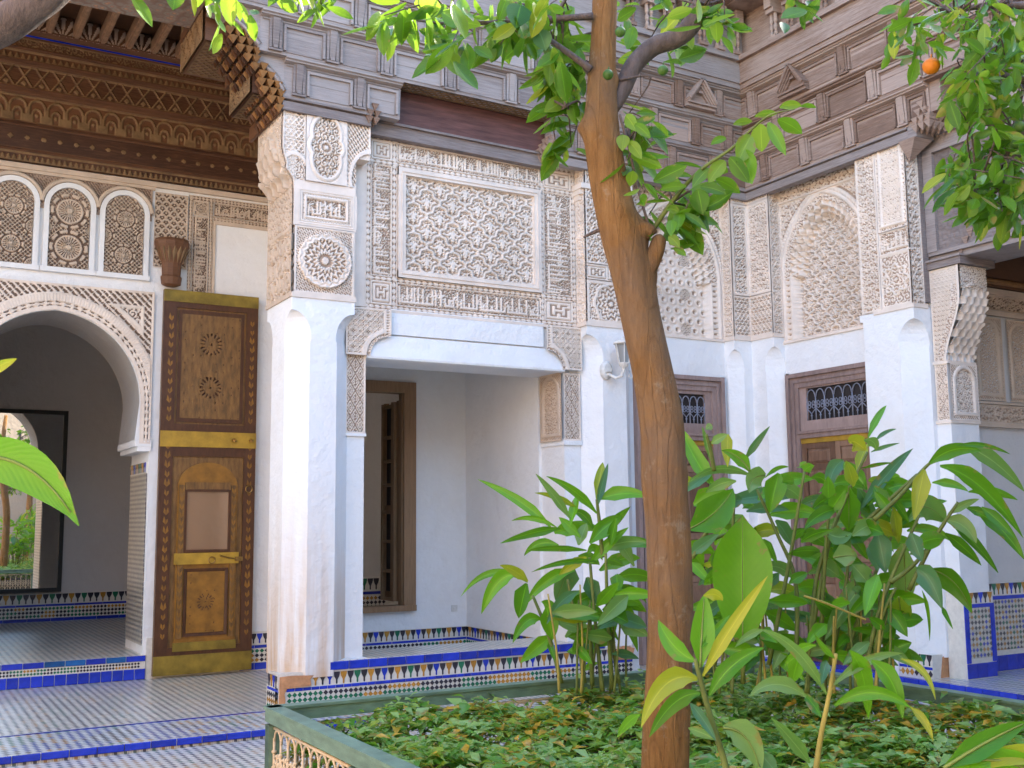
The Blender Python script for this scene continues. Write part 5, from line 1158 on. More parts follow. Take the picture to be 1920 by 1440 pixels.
for (p0, p1, q0, q1) in ((w0 + .075, w0 + .10, 1.30, 1.97), (w1 - .10, w1 - .075, 1.30, 1.97), (w0 + .1, w1 - .1, 1.95, 1.975), (w0 + .1, w1 - .1, 1.30, 1.33)): b.tbox(DT, p0, p1, .016, .04, q0, q1)
b.build('pane_frame', M['doordark'], dl)
MB().tbox(DT, w0 - .02, w1 + .02, .016, .044, 1.175, 1.295).build('wicket_rail', M['yellow'], dl)
MB().tbox(DT, w0 - .01, w1 + .01, .016, .034, .27, .36).build('wicket_rail', M['dullyellow'], dl)
pm = MB(); pm.loft([[DT(a, n_, z) for a, z in ((w0 + .09 + e, .42 + e), (w1 - .09 - e, .42 + e), (w1 - .09 - e, 1.13 - e), (w0 + .09 + e, 1.13 - e))] for n_, e in ((.014, 0), (.034, .0), (.030, .02), (.022, .03))]); pm.build('panel', M['doordark'], dl)
relief('painted_panel', dl, DT, w0 + .125, w1 - .125, .455, 1.095, f_dpan, .0265, mats=('dullgold', 'doordark'), res=.009)
lv = MB()                                                                    # painted leaf sprays down the wicket and stiles
rr = random.Random(4)
for x in (w0 + .045, w1 - .045):
    for z in np.arange(.45, 1.14, .085):
        for s in (-1, 1): lv.add([DT(x, .0365, z), DT(x + s * .022, .0365, z + .03), DT(x + s * .024, .0365, z + .07), DT(x + s * .004, .0365, z + .045)], [(0, 1, 2, 3)])
    for z in np.arange(1.33, 1.95, .085):
        for s in (-1, 1): lv.add([DT(x, .0365, z), DT(x + s * .022, .0365, z + .03), DT(x + s * .024, .0365, z + .07), DT(x + s * .004, .0365, z + .045)], [(0, 1, 2, 3)])
for x in (d0 + .085, d1 - .065):
    for z in np.arange(.4, 3.9, .1):
        if 2.4 < z < 2.62: continue
        for s in (-1, 1): q = rr.uniform(.7, 1.2); lv.add([DT(x, .0235, z), DT(x + s * .028 * q, .0235, z + .03), DT(x + s * .02, .0235, z + .08 * q), DT(x + s * .004, .0235, z + .05)], [(0, 1, 2, 3)])
lv.build('painted_sprays', M['dullgold'], dl)
b = MB()
for x in (d1 - .25, d1 - .06): b.lathe([(.001, .0), (.022, .0), (.026, .02), (.001, .035)], DT(x, .045, 2.50), 8)
rg = [DT((w0 + w1) / 2 + .05 + .035 * math.cos(q), .055, 1.215 + .035 * math.sin(q)) for q in np.linspace(0, 2 * PI, 14)]; b.tube(rg, .006, 6)
rg = [DT(d1 - .07 + .035 * math.cos(q), .032, 1.98 + .04 * math.sin(q)) for q in np.linspace(0, 2 * PI, 14)]; b.tube(rg, .006, 6)
b.tube([DT((w0 + w1) / 2 + .14, .055, 1.26), DT((w0 + w1) / 2 + .24, .06, 1.235), DT(w1 - .02, .06, 1.225)], .008, 6); b.tbox(DT, w1 - .02, w1 + .06, .03, .06, 1.20, 1.245); b.each('door_furniture', M['brass'], dl)
ps = thing('pivot_socket', 'dark carved wooden socket bracket above the painted door leaf', 'bracket', (2.60, YC, 4.2))
b = MB(); q = []
for z, r in ((4.17, .06), (4.19, .105), (4.27, .115), (4.29, .10), (4.42, .105), (4.52, .15), (4.62, .185), (4.66, .19), (4.69, .175)): q.append([(2.575 + r * math.cos(t_), YC - .13 - r * .75 * math.sin(t_), z) for t_ in np.linspace(-PI, PI, 13)[:-1]])
b.loft(q); b.build('socket', M['darkwood'], ps)
b = MB()
for i in range(9):
    t_ = PI * (i + .5) / 9; x, y = math.cos(t_), math.sin(t_)
    b.add([(2.575 + .15 * x - .02 * y, YC - .13 - .115 * y, 4.53), (2.575 + .19 * x, YC - .13 - .15 * y, 4.60), (2.575 + .12 * x, YC - .13 - .09 * y, 4.42), (2.575 + .16 * x + .03 * y, YC - .13 - .12 * y, 4.55)], [(0, 2, 1), (2, 3, 1), (0, 3, 2), (0, 1, 3)])
b.build('carved_leaf', M['tanpaint'], ps)
# ------------------------------------------------------------------ room behind the arch and its mirror
rm = thing('room_wall', 'dim grey room wall with a tile dado behind the horseshoe arch', 'wall', (1.5, 17, .25))
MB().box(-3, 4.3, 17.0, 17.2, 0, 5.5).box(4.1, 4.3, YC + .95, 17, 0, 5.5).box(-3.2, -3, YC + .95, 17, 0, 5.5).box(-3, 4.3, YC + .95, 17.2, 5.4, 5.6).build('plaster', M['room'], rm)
MB().box(-3, 4.1, 16.985, 17, .245, .64).build('dado_bed', M['t_wht'], rm); bells(rm, WA(16.985), .9, 4.0, .50, .635, .001, .085, ('t_blk', 't_blk', 't_och', 't_blk', 't_grn')); diamonds(rm, WA(16.985), .9, 4.0, .30, .455, .001, .05)
tilerow('tile', ['bluetile'], rm, WA(16.985), .9, 4.0, .46, .49, 0, .4, .002, .005); tilerow('tile', ['bluetile'], rm, WA(16.985), .9, 4.0, .248, .295, 0, .3, .002, .005)
mi = thing('wall_mirror', 'tall black framed mirror on the room wall reflecting the garden', 'mirror', (1.6, 16.95, .67))
MT = WA(16.99); MB().tbox(MT, .72, 2.20, 0, .03, .72, 3.20).build('glass', M['mirror'], mi)
b = MB()
for (p0, p1, q0, q1) in ((.66, .72, .66, 3.26), (2.20, 2.26, .66, 3.26), (.72, 2.20, 3.20, 3.26), (.72, 2.20, .66, .72)): b.tbox(MT, p0, p1, 0, .05, q0, q1)
b.build('frame', M['black'], mi)
# ------------------------------------------------------------------ lantern
la = thing('wall_lantern', 'white glass wall lantern on the pier beside the tree trunk', 'lantern', (6.5, 9.1, 3.3))
b = MB(); c = (6.545, 9.06)
b.lathe([(.001, .29), (.02, .28), (.03, .26), (.10, .235), (.115, .225), (.115, .21), (.09, .205)], (*c, 3.20), 6).lathe([(.058, 0), (.062, .012), (.05, .015)], (*c, 3.20), 6).lathe([(.001, -.06), (.02, -.05), (.045, -.02), (.058, 0)], (*c, 3.20), 8)
for q in range(6): a = 2 * PI * q / 6; b.tube([(c[0] + .055 * math.cos(a), c[1] + .055 * math.sin(a), 3.21), (c[0] + .092 * math.cos(a), c[1] + .092 * math.sin(a), 3.41)], .006, 5)
b.build('cage', M['lampwhite'], la)
gm = N('lantern_glass'); gm.col((.55, .56, .55)); gm.b.inputs['Roughness'].default_value = .15; gm.b.inputs['Transmission Weight'].default_value = .6; M['lglass'] = gm.m
MB().lathe([(.050, .01), (.084, .205)], (*c, 3.20), 6).build('glass', M['lglass'], la)
b = MB(); b.tube([(6.545, 9.06, 3.15), (6.53, 9.08, 3.08), (6.50, 9.14, 3.06), (6.46, 9.20, 3.10), (6.45, 9.26, 3.14)], .018, 8); b.lathe([(.001, -.01), (.06, 0), (.06, .01), (.001, .02)], (6.45, 9.24, 3.13), 10)
b.loft([[(6.45 + r * math.cos(q), y, 3.15 + r * 1.35 * math.sin(q)) for q in np.linspace(0, 2 * PI, 13)[:-1]] for y, r in ((YP, .075), (YP - .03, .07), (YP - .05, .05))])
b.tube([(6.62, 9.06, 3.14), (6.65, 9.05, 3.09), (6.63, 9.05, 3.05), (6.60, 9.06, 3.07), (6.61, 9.05, 3.10)], .006, 5); b.build('bracket', M['lampwhite'], la)
# ------------------------------------------------------------------ the sides of the court behind the camera
fw = thing('opposite_wall', 'ochre rendered courtyard wall opposite, seen only in the mirror', 'wall', (1, -8.5, 0))
b = MB(); b.box(-7.3, 12.5, -9.0, -8.4, -.3, 7.4); b.build('render', M['pink_shade'], fw)
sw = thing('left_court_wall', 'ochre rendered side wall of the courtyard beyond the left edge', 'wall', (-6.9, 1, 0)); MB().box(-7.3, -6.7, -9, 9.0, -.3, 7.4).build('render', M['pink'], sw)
b = MB(); b.box(8.75, 9.3, -9, -8.4, 0, 4.06); b.build('render', M['white'], fw)
MB().box(8.72, 9.12, -9, -2.2, .1, 4.06).build('render', M['white'], fw)
MB().box(-5.3, -4.6, 9.2, 9.9, -.1, 7.4).build('render', M['white'], sw)
# ------------------------------------------------------------------ planting bed and its railing
RX0, RX1, RY0, RY1, RZ = 1.92, 5.42, -5.2, 6.02, .60
soil = structure(MB().box(RX0 + .03, RX1 - .03, RY0, RY1 - .03, -.3, .24).build('garden_soil', M['soil']))
def rail_run(name, label, p, q, posts, npan):
    t = thing(name, label, 'railing', (p[0], p[1], -.06), 'green railings round the bed')
    p, q = Vector((*p, 0)), Vector((*q, 0)); L = (q - p).length; d = (q - p) / L; s = Vector((d.y, -d.x, 0))
    T = Wall(p, d, s)
    b = MB(); b.tbox(T, -.03, L + .03, -.035, .035, RZ - .082, RZ - .004).tbox(T, -.032, L + .032, -.045, .045, RZ - .016, RZ); b.build('top_rail', M['rail'], t)
    MB().tbox(T, 0, L, -.03, .03, .02, .09).build('bottom_rail', M['rail'], t)
    pos = [L * i / posts for i in range(posts + 1)]; pm = None
    for a in pos:
        if pm is None: pm = MB().tbox(Wall((0, 0, 0), d, s), -.032, .032, -.032, .032, -.06, RZ - .096).mesh('post', M['rail'])
        link('post', pm, t, T(a, 0, 0))
    w = L / posts - .064; k = max(3, round(w / .115)); pp = w / k; g = MB(); T0 = Wall((0, 0, 0), d, s); z0, z1 = .10, RZ - .125; H = z1 - z0
    def tb(pts, r): g.tube([T0(a, 0, z) for a, z in pts], r, 5)
    tb([(0, z1 + .012), (w, z1 + .012)], .009); tb([(0, z0), (w, z0)], .009)
    for i in range(k + 1):
        a = i * pp; tb([(a, z0), (a, z1 - .04)], .0085)
        for zz in (.18, .48, .70): g.lathe([(.001, -.012), (.015, -.006), (.015, .006), (.001, .012)], T0(a, 0, z0 + H * zz), 6)
        if i < k:
            c = a + pp / 2; tb([(c - pp * .46 * math.cos(q_), z1 - .055 + .062 * math.sin(q_)) for q_ in np.linspace(0, PI, 8)], .0065)
            for sx in (-1, 1):
                tb([(c + sx * (.022 + .020 * math.cos(q_ * .9)), z0 + H * .60 + .022 * math.sin(q_ * .9)) for q_ in range(8)], .0062)
                tb([(c + sx * (.022 + .020 * math.cos(q_ * .9 + 2.5)), z0 + H * .47 + .022 * math.sin(q_ * .9 + 2.5)) for q_ in range(7)], .0062)
                tb([(c + sx * pp * .46, z0 + H * .20), (c + sx * pp * .2, z0 + H * .32), (c, z0 + H * .38)], .006)
            tb([(c, z0), (c, z0 + H * .55)], .006)
            g.lathe([(.001, -.014), (.014, 0), (.001, .014)], T0(c, 0, z0 + H * .66), 6)
    gm_ = g.mesh('iron_panel', M['cream_iron'], True)
    for i in range(posts): link('iron_panel', gm_, t, T(pos[i] + .032, 0, 0))
    return t
rail_run('garden_railing', 'green railing side nearest the camera with cream iron scrollwork', (RX0, RY1), (RX0, RY0), 9, 5)
rail_run('garden_railing', 'green railing along the tiled bench behind the ground cover', (RX0, RY1), (RX1, RY1), 3, 3)
rail_run('garden_railing', 'green railing on the side gallery edge behind the tall ginger', (RX1, RY1), (RX1, RY0), 9, 5)

# ------------------------------------------------------------------ leaves
def add_leaf(b, base, tip, w, bulge=Vector((0, 0, 0)), nrm=None, roll=0.0, n=9, fold=.16, prof='ginger', m=0, wav=.0, broad=False):
    base, tip = Vector(base), Vector(tip); mid = (base + tip) / 2 + Vector(bulge); L = (tip - base).length
    if nrm is None: nrm = Vector((0, 0, CAM_H)) - mid
    secs = []; ph = random.uniform(0, 6)
    for i in range(n + 1):
        t = i / n; p = base * (1 - t) ** 2 + mid * 2 * t * (1 - t) + tip * t * t
        tg = ((mid - base) * (1 - t) + (tip - mid) * t).normalized(); sd = tg.cross(nrm)
        if sd.length < 1e-4: sd = tg.orthogonal()
        sd.normalize(); nn = sd.cross(tg).normalized()
        if roll: q = Quaternion(tg, roll); sd = q @ sd; nn = q @ nn
        if prof == 'ginger': ww = w * .5 * max(.02, math.sin(PI * min(1, t * .95 + .03))) ** .6 * (1 - t ** 7) if prof == 'ginger' and broad else w * .5 * (.16 + .84 * min(1, (t / .30)) ** 1.1 if t < .3 else (1 - ((t - .3) / .7) ** 2.1) ** .9)
        else: ww = w * .5 * max(0.02, math.sin(PI * (t * .93 + .05))) ** .85
        if i == n: ww = w * .01
        wv = nn * (wav * w * math.sin(t * 9 + ph))
        secs.append([p - sd * ww + nn * ww * fold * 2 + wv, p - sd * ww * .5 + nn * ww * fold * .7 + wv * .5, p, p + sd * ww * .5 + nn * ww * fold * .7 - wv * .5, p + sd * ww + nn * ww * fold * 2 - wv])
    b.loft(secs, m, cap=False, closed=False); return [s_[2] for s_ in secs]
def leaf_uv(me, k, n):
    uv = me.uv_layers.new(name='leaf'); li = np.zeros(len(me.loops), np.int32); me.loops.foreach_get('vertex_index', li)
    uv.data.foreach_set('uv', np.stack([(li % k) / (k - 1), .02 + .98 * (li // k) / n], -1).astype(np.float32).ravel())
def gleaf(t, base, tip, w, D, mk=None, mid=None, dD=None, roll=None, rib=False):
    """one long leaf: photo pixels for foot and tip, D metres out; the blade swings in depth"""
    dd = random.uniform(-.18, .18) if dD is None else dD
    B, Tp = at(*base, D), at(*tip, D + dd); W = w / FPX * D * 1.08
    if mid is not None: Mv = at(*mid, D + dd * .5); bul = (Mv - (B + Tp) / 2)
    else: bul = Vector((0, 0, (Tp - B).length * random.uniform(.04, .12)))
    b = MB(); r = random.uniform(-.45, .45) if roll is None else roll
    cl = add_leaf(b, B, Tp, W, bul, None, r, 13, .12 if w > 70 else .22, wav=.04, broad=w > 70)
    if mk is None: mk = random.choices(['ginger', 'ginger_teal', 'ginger_pale', 'ginger_yellow'], [.62, .17, .15, .06])[0]
    o = b.build('leaf', M[mk], t, True); leaf_uv(o.data, 5, 13)
    if rib or w > 38:
        off = (Vector((0, 0, CAM_H)) - B).normalized() * .003
        MB().tube([p + off for p in cl[:-1]], [.0045 * (1 - .8 * i / len(cl)) for i in range(len(cl) - 1)], 4).build('midrib', M['rib'], o, True)
    return o
def stem(t, pts, D, r=.010, mk='cane', dD=0):
    n = len(pts); P = [at(x, y, D + dD * i / max(1, n - 1)) for i, (x, y) in enumerate(pts)]
    MB().tube(smooth_path(P, 5), [r * (1 - .45 * i / (5 * (n - 1))) for i in range(5 * (n - 1) + 1)], 7).build('stem', M[mk], t, True)
def smooth_path(P, k):
    P = [Vector(p) for p in P]; out = []
    for i in range(len(P) - 1):
        p0, p1, p2, p3 = P[max(i - 1, 0)], P[i], P[i + 1], P[min(i + 2, len(P) - 1)]
        for j in range(k):
            t = j / k; out.append(.5 * ((2 * p1) + (p2 - p0) * t + (2 * p0 - 5 * p1 + 4 * p2 - p3) * t * t + (3 * p1 - p0 - 3 * p2 + p3) * t ** 3))
    out.append(P[-1]); return out
def Z5(*v): return [(x / 2.667 + 860, y / 2.667 + 760) for x, y in v]
def Z6(*v): return [(x / 3.13 + 1160, y / 3.13 + 640) for x, y in v]
def Z7(*v): return [(x / 2.4615 + 1140, y / 2.4615 + 1020) for x, y in v]
def Z8(*v): return [(x / 2.057 + 1500, y / 2.057 + 640) for x, y in v]
G = 'ginger plants in the bed'
# plant by the bench
g1 = thing('ginger_plant', 'slender ginger clump of thin canes in front of the tiled bench', 'plant', at(1120, 1290, 6.9), G)
for s_ in ([(720, 1430), (690, 1150), (655, 760)], [(768, 1420), (745, 1050), (735, 740)], [(630, 1390), (590, 1120), (545, 870)], [(515, 1390), (450, 1150), (370, 950)], [(800, 1390), (770, 1180), (745, 960)], [(668, 1400), (660, 1180), (655, 1000)], [(720, 760), (705, 600), (690, 470)]):
    stem(g1, Z5(*s_), 6.85, .016, 'cane', random.uniform(-.1, .1))
L5 = [((460, 610), (95, 370), 48, (330, 470)), ((560, 570), (385, 342), 42, None), ((690, 540), (437, 354), 42, (590, 410)), ((690, 470), (722, 285), 52, None), ((690, 510), (747, 290), 36, None), ((700, 470), (950, 458), 70, (830, 420)), ((600, 520), (380, 438), 30, (490, 440)), ((490, 610), (263, 578), 28, (370, 535)), ((510, 615), (208, 690), 42, (370, 625)), ((655, 690), (818, 555), 78, None), ((640, 725), (335, 728), 32, (480, 700)), ((500, 700), (328, 752), 42, (390, 660)), ((660, 790), (850, 610), 52, (740, 690)), ((720, 725), (948, 690), 62, (830, 660)), ((700, 780), (362, 835), 28, (530, 760)), ((565, 790), (488, 985), 115, None), ((580, 825), (333, 1000), 58, (430, 840)), ((345, 885), (8, 960), 36, (150, 760)), ((345, 880), (205, 800), 46, (280, 815)), ((290, 850), (114, 1042), 74, (190, 830)), ((340, 890), (300, 1065), 82, None), ((410, 1070), (270, 1190), 58, (330, 1040)), ((440, 1010), (470, 1175), 88, None), ((600, 930), (440, 1095), 52, (500, 960)), ((640, 860), (695, 1000), 78, None), ((690, 1005), (805, 885), 58, None), ((720, 980), (940, 990), 44, (850, 850)), ((770, 945), (886, 1072), 58, None), ((745, 1010), (760, 1160), 88, None), ((790, 845), (795, 950), 62, None), ((700, 1080), (520, 1100), 48, (600, 1050)), ((640, 1120), (570, 1235), 56, None), ((740, 770), (830, 806), 36, None), ((560, 600), (600, 440), 44, None), ((760, 700), (790, 560), 50, None), ((680, 1060), (800, 1180), 40, (760, 1080)), ((610, 660), (500, 560), 50, None), ((720, 640), (860, 505), 46, None), ((600, 700), (640, 590), 60, None), ((640, 760), (500, 850), 50, None), ((450, 1180), (480, 1280), 30, None), ((700, 1290), (620, 1330), 34, None)]
for b_, t_, w, m_ in L5: gleaf(g1, *Z5(b_), *Z5(t_), w / 2.667, 6.85 + random.uniform(-.15, .15), None, Z5(m_)[0] if m_ else None)
# tall mass behind the trunk: three plants
g2 = thing('ginger_plant', 'broad leaved ginger with one huge upright leaf just right of the trunk', 'plant', at(1395, 1290, 6.2), G)
for s_ in ([(730, 2010), (728, 1440), (727, 1100)], [(1040, 1900), (1040, 1420), (930, 1130), (812, 870)], [(545, 1090), (480, 1170), (420, 1260)], [(880, 1900), (1000, 1300), (1090, 760)], [(560, 760), (540, 640), (515, 545)], [(430, 1270), (520, 1180), (720, 1100)], [(560, 1900), (640, 1500), (680, 900)]): stem(g2, Z6(*s_), 6.1, .014, 'cane', random.uniform(-.1, .1))
L6 = [((728, 1750), (727, 1020), 318, None, 'ginger', 1), ((415, 1100), (672, 865), 190, (590, 1020), 'ginger', 1), ((560, 850), (365, 503), 95, (430, 690), 'ginger', 0), ((735, 700), (888, 497), 40, None, 'ginger_teal', 0), ((770, 765), (603, 640), 72, (720, 660), 'ginger', 1), ((780, 790), (400, 840), 52, (570, 680), 'ginger_pale', 0), ((640, 545), (640, 740), 66, None, 'ginger_yellow', 0), ((860, 785), (765, 890), 120, (760, 790), 'ginger_pale', 0), ((940, 775), (885, 1010), 118, None, 'ginger', 0), ((860, 800), (1000, 738), 26, (930, 720), 'ginger', 0), ((690, 820), (510, 890), 66, (590, 820), 'ginger_pale', 0), ((600, 960), (730, 930), 90, None, 'ginger_teal', 0), ((960, 830), (1032, 825), 60, None, 'ginger', 0), ((750, 1000), (1000, 990), 62, (880, 960), 'ginger_teal', 0), ((730, 1020), (550, 1080), 56, (640, 1030), 'ginger_pale', 0), ((920, 1050), (1025, 1210), 80, None, 'ginger_teal', 0), ((1070, 1180), (1260, 1110), 60, (1150, 1110), 'ginger', 0), ((540, 700), (490, 500), 30, None, 'ginger_pale', 0), ((510, 520), (550, 495), 42, None, 'ginger_pale', 0), ((545, 600), (640, 545), 52, None, 'ginger_pale', 0), ((400, 880), (560, 760), 70, None, 'ginger_teal', 0), ((440, 960), (640, 880), 110, None, 'ginger', 0), ((420, 1250), (590, 1130), 70, None, 'ginger_teal', 0), ((430, 1300), (540, 1420), 60, None, 'ginger', 0), ((740, 1240), (905, 1330), 84, None, 'ginger_teal', 0), ((850, 1160), (930, 1300), 60, None, 'ginger', 0), ((610, 1330), (500, 1430), 80, None, 'ginger', 0), ((1090, 745), (1062, 728), 60, None, 'ginger', 0), ((1090, 760), (1148, 728), 62, None, 'ginger', 0), ((1000, 1420), (1110, 1360), 60, None, 'ginger', 0), ((940, 1360), (860, 1460), 60, None, 'ginger_teal', 0), ((560, 1230), (590, 1350), 90, None, 'ginger', 0), ((680, 1000), (560, 930), 60, None, 'ginger', 0)]
for b_, t_, w, m_, mk, rb in L6: gleaf(g2, *Z6(b_), *Z6(t_), w / 3.13, 5.85 if rb else 6.1 + random.uniform(-.2, .2), mk, Z6(m_)[0] if m_ else None, roll=0.0 if rb else None, rib=bool(rb), dD=.02 if rb else None)
g3_ = thing('ginger_plant', 'tall bushy ginger in front of the right hand door', 'plant', at(1560, 1280, 6.2), G)
for s_ in ([(1120, 1900), (1160, 1400), (1280, 1050), (1392, 790), (1460, 650)], [(1100, 1900), (1230, 1200), (1290, 1010)], [(1240, 1900), (1335, 1420), (1345, 1200)], [(1450, 1060), (1600, 920), (1753, 780)], [(1330, 1850), (1480, 1430), (1600, 1150)], [(1180, 1850), (1215, 1230), (1240, 960)]): stem(g3_, Z6(*s_), 6.15, .014, 'cane', random.uniform(-.1, .1))
L6b = [((1465, 565), (1572, 375), 42, None, 'ginger'), ((1450, 640), (1355, 600), 100, (1370, 560), 'ginger_yellow'), ((1440, 580), (1510, 640), 66, (1510, 570), 'ginger_pale'), ((1350, 850), (1352, 1115), 145, None, 'ginger'), ((1420, 985), (1728, 628), 66, None, 'ginger_teal'), ((1320, 700), (1232, 900), 82, (1240, 730), 'ginger_teal'), ((1380, 850), (1335, 700), 70, None, 'ginger_yellow'), ((1400, 760), (1460, 600), 60, None, 'ginger_yellow'), ((1280, 985), (1090, 1105), 76, (1160, 1000), 'ginger'), ((1210, 1110), (1370, 1125), 110, (1290, 1180), 'ginger_pale'), ((1370, 1140), (1530, 1060), 90, None, 'ginger_pale'), ((1270, 1180), (1355, 1255), 120, None, 'ginger'), ((1350, 1130), (1462, 1282), 64, None, 'ginger'), ((1500, 590), (1630, 515), 24, None, 'ginger_teal'), ((1480, 650), (1650, 597), 22, None, 'ginger_teal'), ((1430, 745), (1610, 712), 22, (1520, 715), 'ginger'), ((1560, 830), (1753, 930), 26, (1660, 820), 'ginger'), ((1500, 850), (1595, 1035), 88, None, 'ginger'), ((1470, 900), (1600, 940), 76, None, 'ginger_teal'), ((1260, 1270), (1400, 1260), 120, None, 'ginger_pale'), ((1180, 1310), (1290, 1380), 100, None, 'ginger_pale'), ((1490, 1200), (1600, 1180), 110, None, 'ginger_teal'), ((1500, 1180), (1520, 1350), 96, None, 'ginger_teal'), ((1360, 1400), (1490, 1370), 90, None, 'ginger_pale'), ((1130, 800), (1225, 850), 60, (1200, 780), 'ginger'), ((1230, 920), (1230, 790), 70, None, 'ginger'), ((1100, 1110), (1020, 1180), 40, (1050, 1110), 'ginger'), ((1180, 1230), (990, 1245), 70, (1080, 1220), 'ginger'), ((1240, 1000), (1330, 870), 80, None, 'ginger'), ((1600, 1000), (1500, 880), 60, None, 'ginger'), ((1430, 1080), (1560, 1130), 90, None, 'ginger')]
for b_, t_, w, m_, mk in L6b: gleaf(g3_, *Z6(b_), *Z6(t_), w / 3.13, 6.15 + random.uniform(-.25, .25), mk, Z6(m_)[0] if m_ else None)
g4 = thing('ginger_plant', 'ginger arching rightwards over the white end pier', 'plant', at(1640, 1290, 6.0), G)
for s_ in ([(260, 1230), (300, 1060), (350, 920), (420, 760), (460, 670)], [(285, 690), (380, 600), (470, 500), (500, 470)], [(290, 1210), (320, 1060), (370, 950)], [(420, 960), (520, 760), (610, 620)], [(350, 930), (450, 850), (560, 700)]): stem(g4, Z8(*s_), 5.95, .014, 'cane', random.uniform(-.1, .1))
L8 = [((495, 475), (700, 425), 54, (590, 385), 'ginger'), ((620, 400), (866, 580), 60, (740, 430), 'ginger_pale'), ((600, 402), (812, 436), 20, (710, 385), 'ginger'), ((540, 482), (862, 760), 68, (690, 500), 'ginger'), ((510, 545), (650, 580), 32, (590, 540), 'ginger'), ((650, 580), (840, 612), 38, (740, 560), 'ginger'), ((680, 660), (864, 840), 62, (770, 690), 'ginger'), ((570, 690), (764, 893), 42, (670, 760), 'ginger'), ((560, 740), (700, 865), 42, None, 'ginger'), ((480, 495), (440, 690), 62, None, 'ginger_yellow'), ((430, 650), (562, 700), 96, (500, 610), 'ginger_pale'), ((570, 668), (692, 608), 30, None, 'ginger_pale'), ((400, 780), (410, 1024), 104, None, 'ginger_pale'), ((450, 880), (550, 1036), 78, (500, 880), 'ginger_teal'), ((500, 880), (662, 1046), 80, (610, 900), 'ginger'), ((380, 985), (395, 1100), 84, None, 'ginger_yellow'), ((275, 905), (95, 1155), 78, (190, 990), 'ginger_pale'), ((300, 740), (330, 895), 78, None, 'ginger_teal'), ((470, 960), (500, 1155), 14, (500, 1030), 'ginger'), ((545, 1020), (590, 1110), 18, None, 'ginger'), ((300, 900), (250, 1060), 56, None, 'ginger'), ((330, 960), (360, 1110), 60, None, 'ginger_teal'), ((310, 1100), (360, 1200), 56, None, 'ginger'), ((360, 640), (380, 780), 44, None, 'ginger_yellow'), ((440, 790), (560, 760), 66, None, 'ginger'), ((560, 690), (680, 780), 60, (640, 690), 'ginger_pale'), ((640, 640), (780, 700), 34, None, 'ginger'), ((700, 640), (830, 760), 40, None, 'ginger'), ((420, 700), (330, 560), 30, (370, 620), 'ginger'), ((430, 740), (470, 850), 60, None, 'ginger_teal'), ((260, 930), (200, 860), 70, None, 'ginger_pale'), ((290, 1000), (220, 950), 50, None, 'ginger')]
for b_, t_, w, m_, mk in L8: gleaf(g4, *Z8(b_), *Z8(t_), w / 2.057, 5.95 + random.uniform(-.2, .2), mk, Z8(m_)[0] if m_ else None)
MB().tube(smooth_path([at(*p, 5.7) for p in Z7((905, 240), (1010, 275), (1190, 350))], 4), .006, 5).build('dry_stalk', M['drycane'], g4)
# low canes round the feet of the tall mass
rr = random.Random(5)
for t, xs, D in ((g2, (1330, 1470), 6.15), (g3_, (1480, 1620), 6.2), (g4, (1600, 1690), 6.0), (g1, (1040, 1180), 6.8)):
    for i in range(9):
        x = rr.uniform(*xs); x2 = x + rr.uniform(-30, 30); y = rr.uniform(1080, 1160); stem(t, [(x, 1300), ((x + x2) / 2 + rr.uniform(-6, 6), 1220), (x2, y)], D + rr.uniform(-.2, .2), .009, rr.choice(['cane', 'cane', 'drycane']))
        for j in range(3): a = rr.choice((-1, 1)); yy = rr.uniform(y, 1230); gleaf(t, (x + (x2 - x) * .6, yy), (x + a * rr.uniform(30, 75), yy + rr.uniform(-25, 60)), rr.uniform(16, 30), D + rr.uniform(-.2, .3), None)
# nearer small plants
g5 = thing('ginger_plant', 'young yellow green ginger overlapping the foot of the trunk', 'plant', at(1370, 1500, 3.4), G)
stem(g5, Z7((560, 1150), (545, 1034), (470, 790), (425, 620), (402, 530)), 3.35, .012)
for b_, t_, w, m_, mk in [((400, 540), (232, 350), 82, (290, 490), 'ginger'), ((425, 570), (445, 232), 104, None, 'ginger'), ((440, 240), (530, 262), 50, (500, 215), 'ginger_yellow'), ((438, 610), (738, 146), 58, (560, 380), 'ginger_yellow'), ((468, 700), (722, 478), 74, (560, 530), 'ginger'), ((412, 625), (152, 850), 92, (250, 560), 'ginger_yellow'), ((425, 690), (190, 892), 72, (300, 680), 'ginger'), ((150, 785), (42, 892), 44, (90, 810), 'ginger'), ((430, 480), (562, 328), 38, None, 'ginger'), ((380, 735), (500, 910), 44, None, 'ginger_teal'), ((530, 850), (705, 1060), 118, (660, 840), 'ginger_pale'), ((700, 965), (780, 1060), 70, None, 'ginger_teal'), ((930, 1010), (752, 800), 56, (850, 900), 'ginger_pale'), ((372, 850), (500, 905), 40, None, 'ginger_pale')]: gleaf(g5, *Z7(b_), *Z7(t_), w / 2.4615, 3.35, mk, Z7(m_)[0] if m_ else None, dD=random.uniform(-.1, .1), roll=random.uniform(-.25, .25))
g6 = thing('ginger_plant', 'sparse ginger shoot with drooping leaves rising from the ground cover', 'plant', at(1530, 1500, 3.5), G)
stem(g6, Z7((940, 1150), (960, 1034), (985, 870), (1020, 700), (1052, 505)), 3.45, .011, 'drycane')
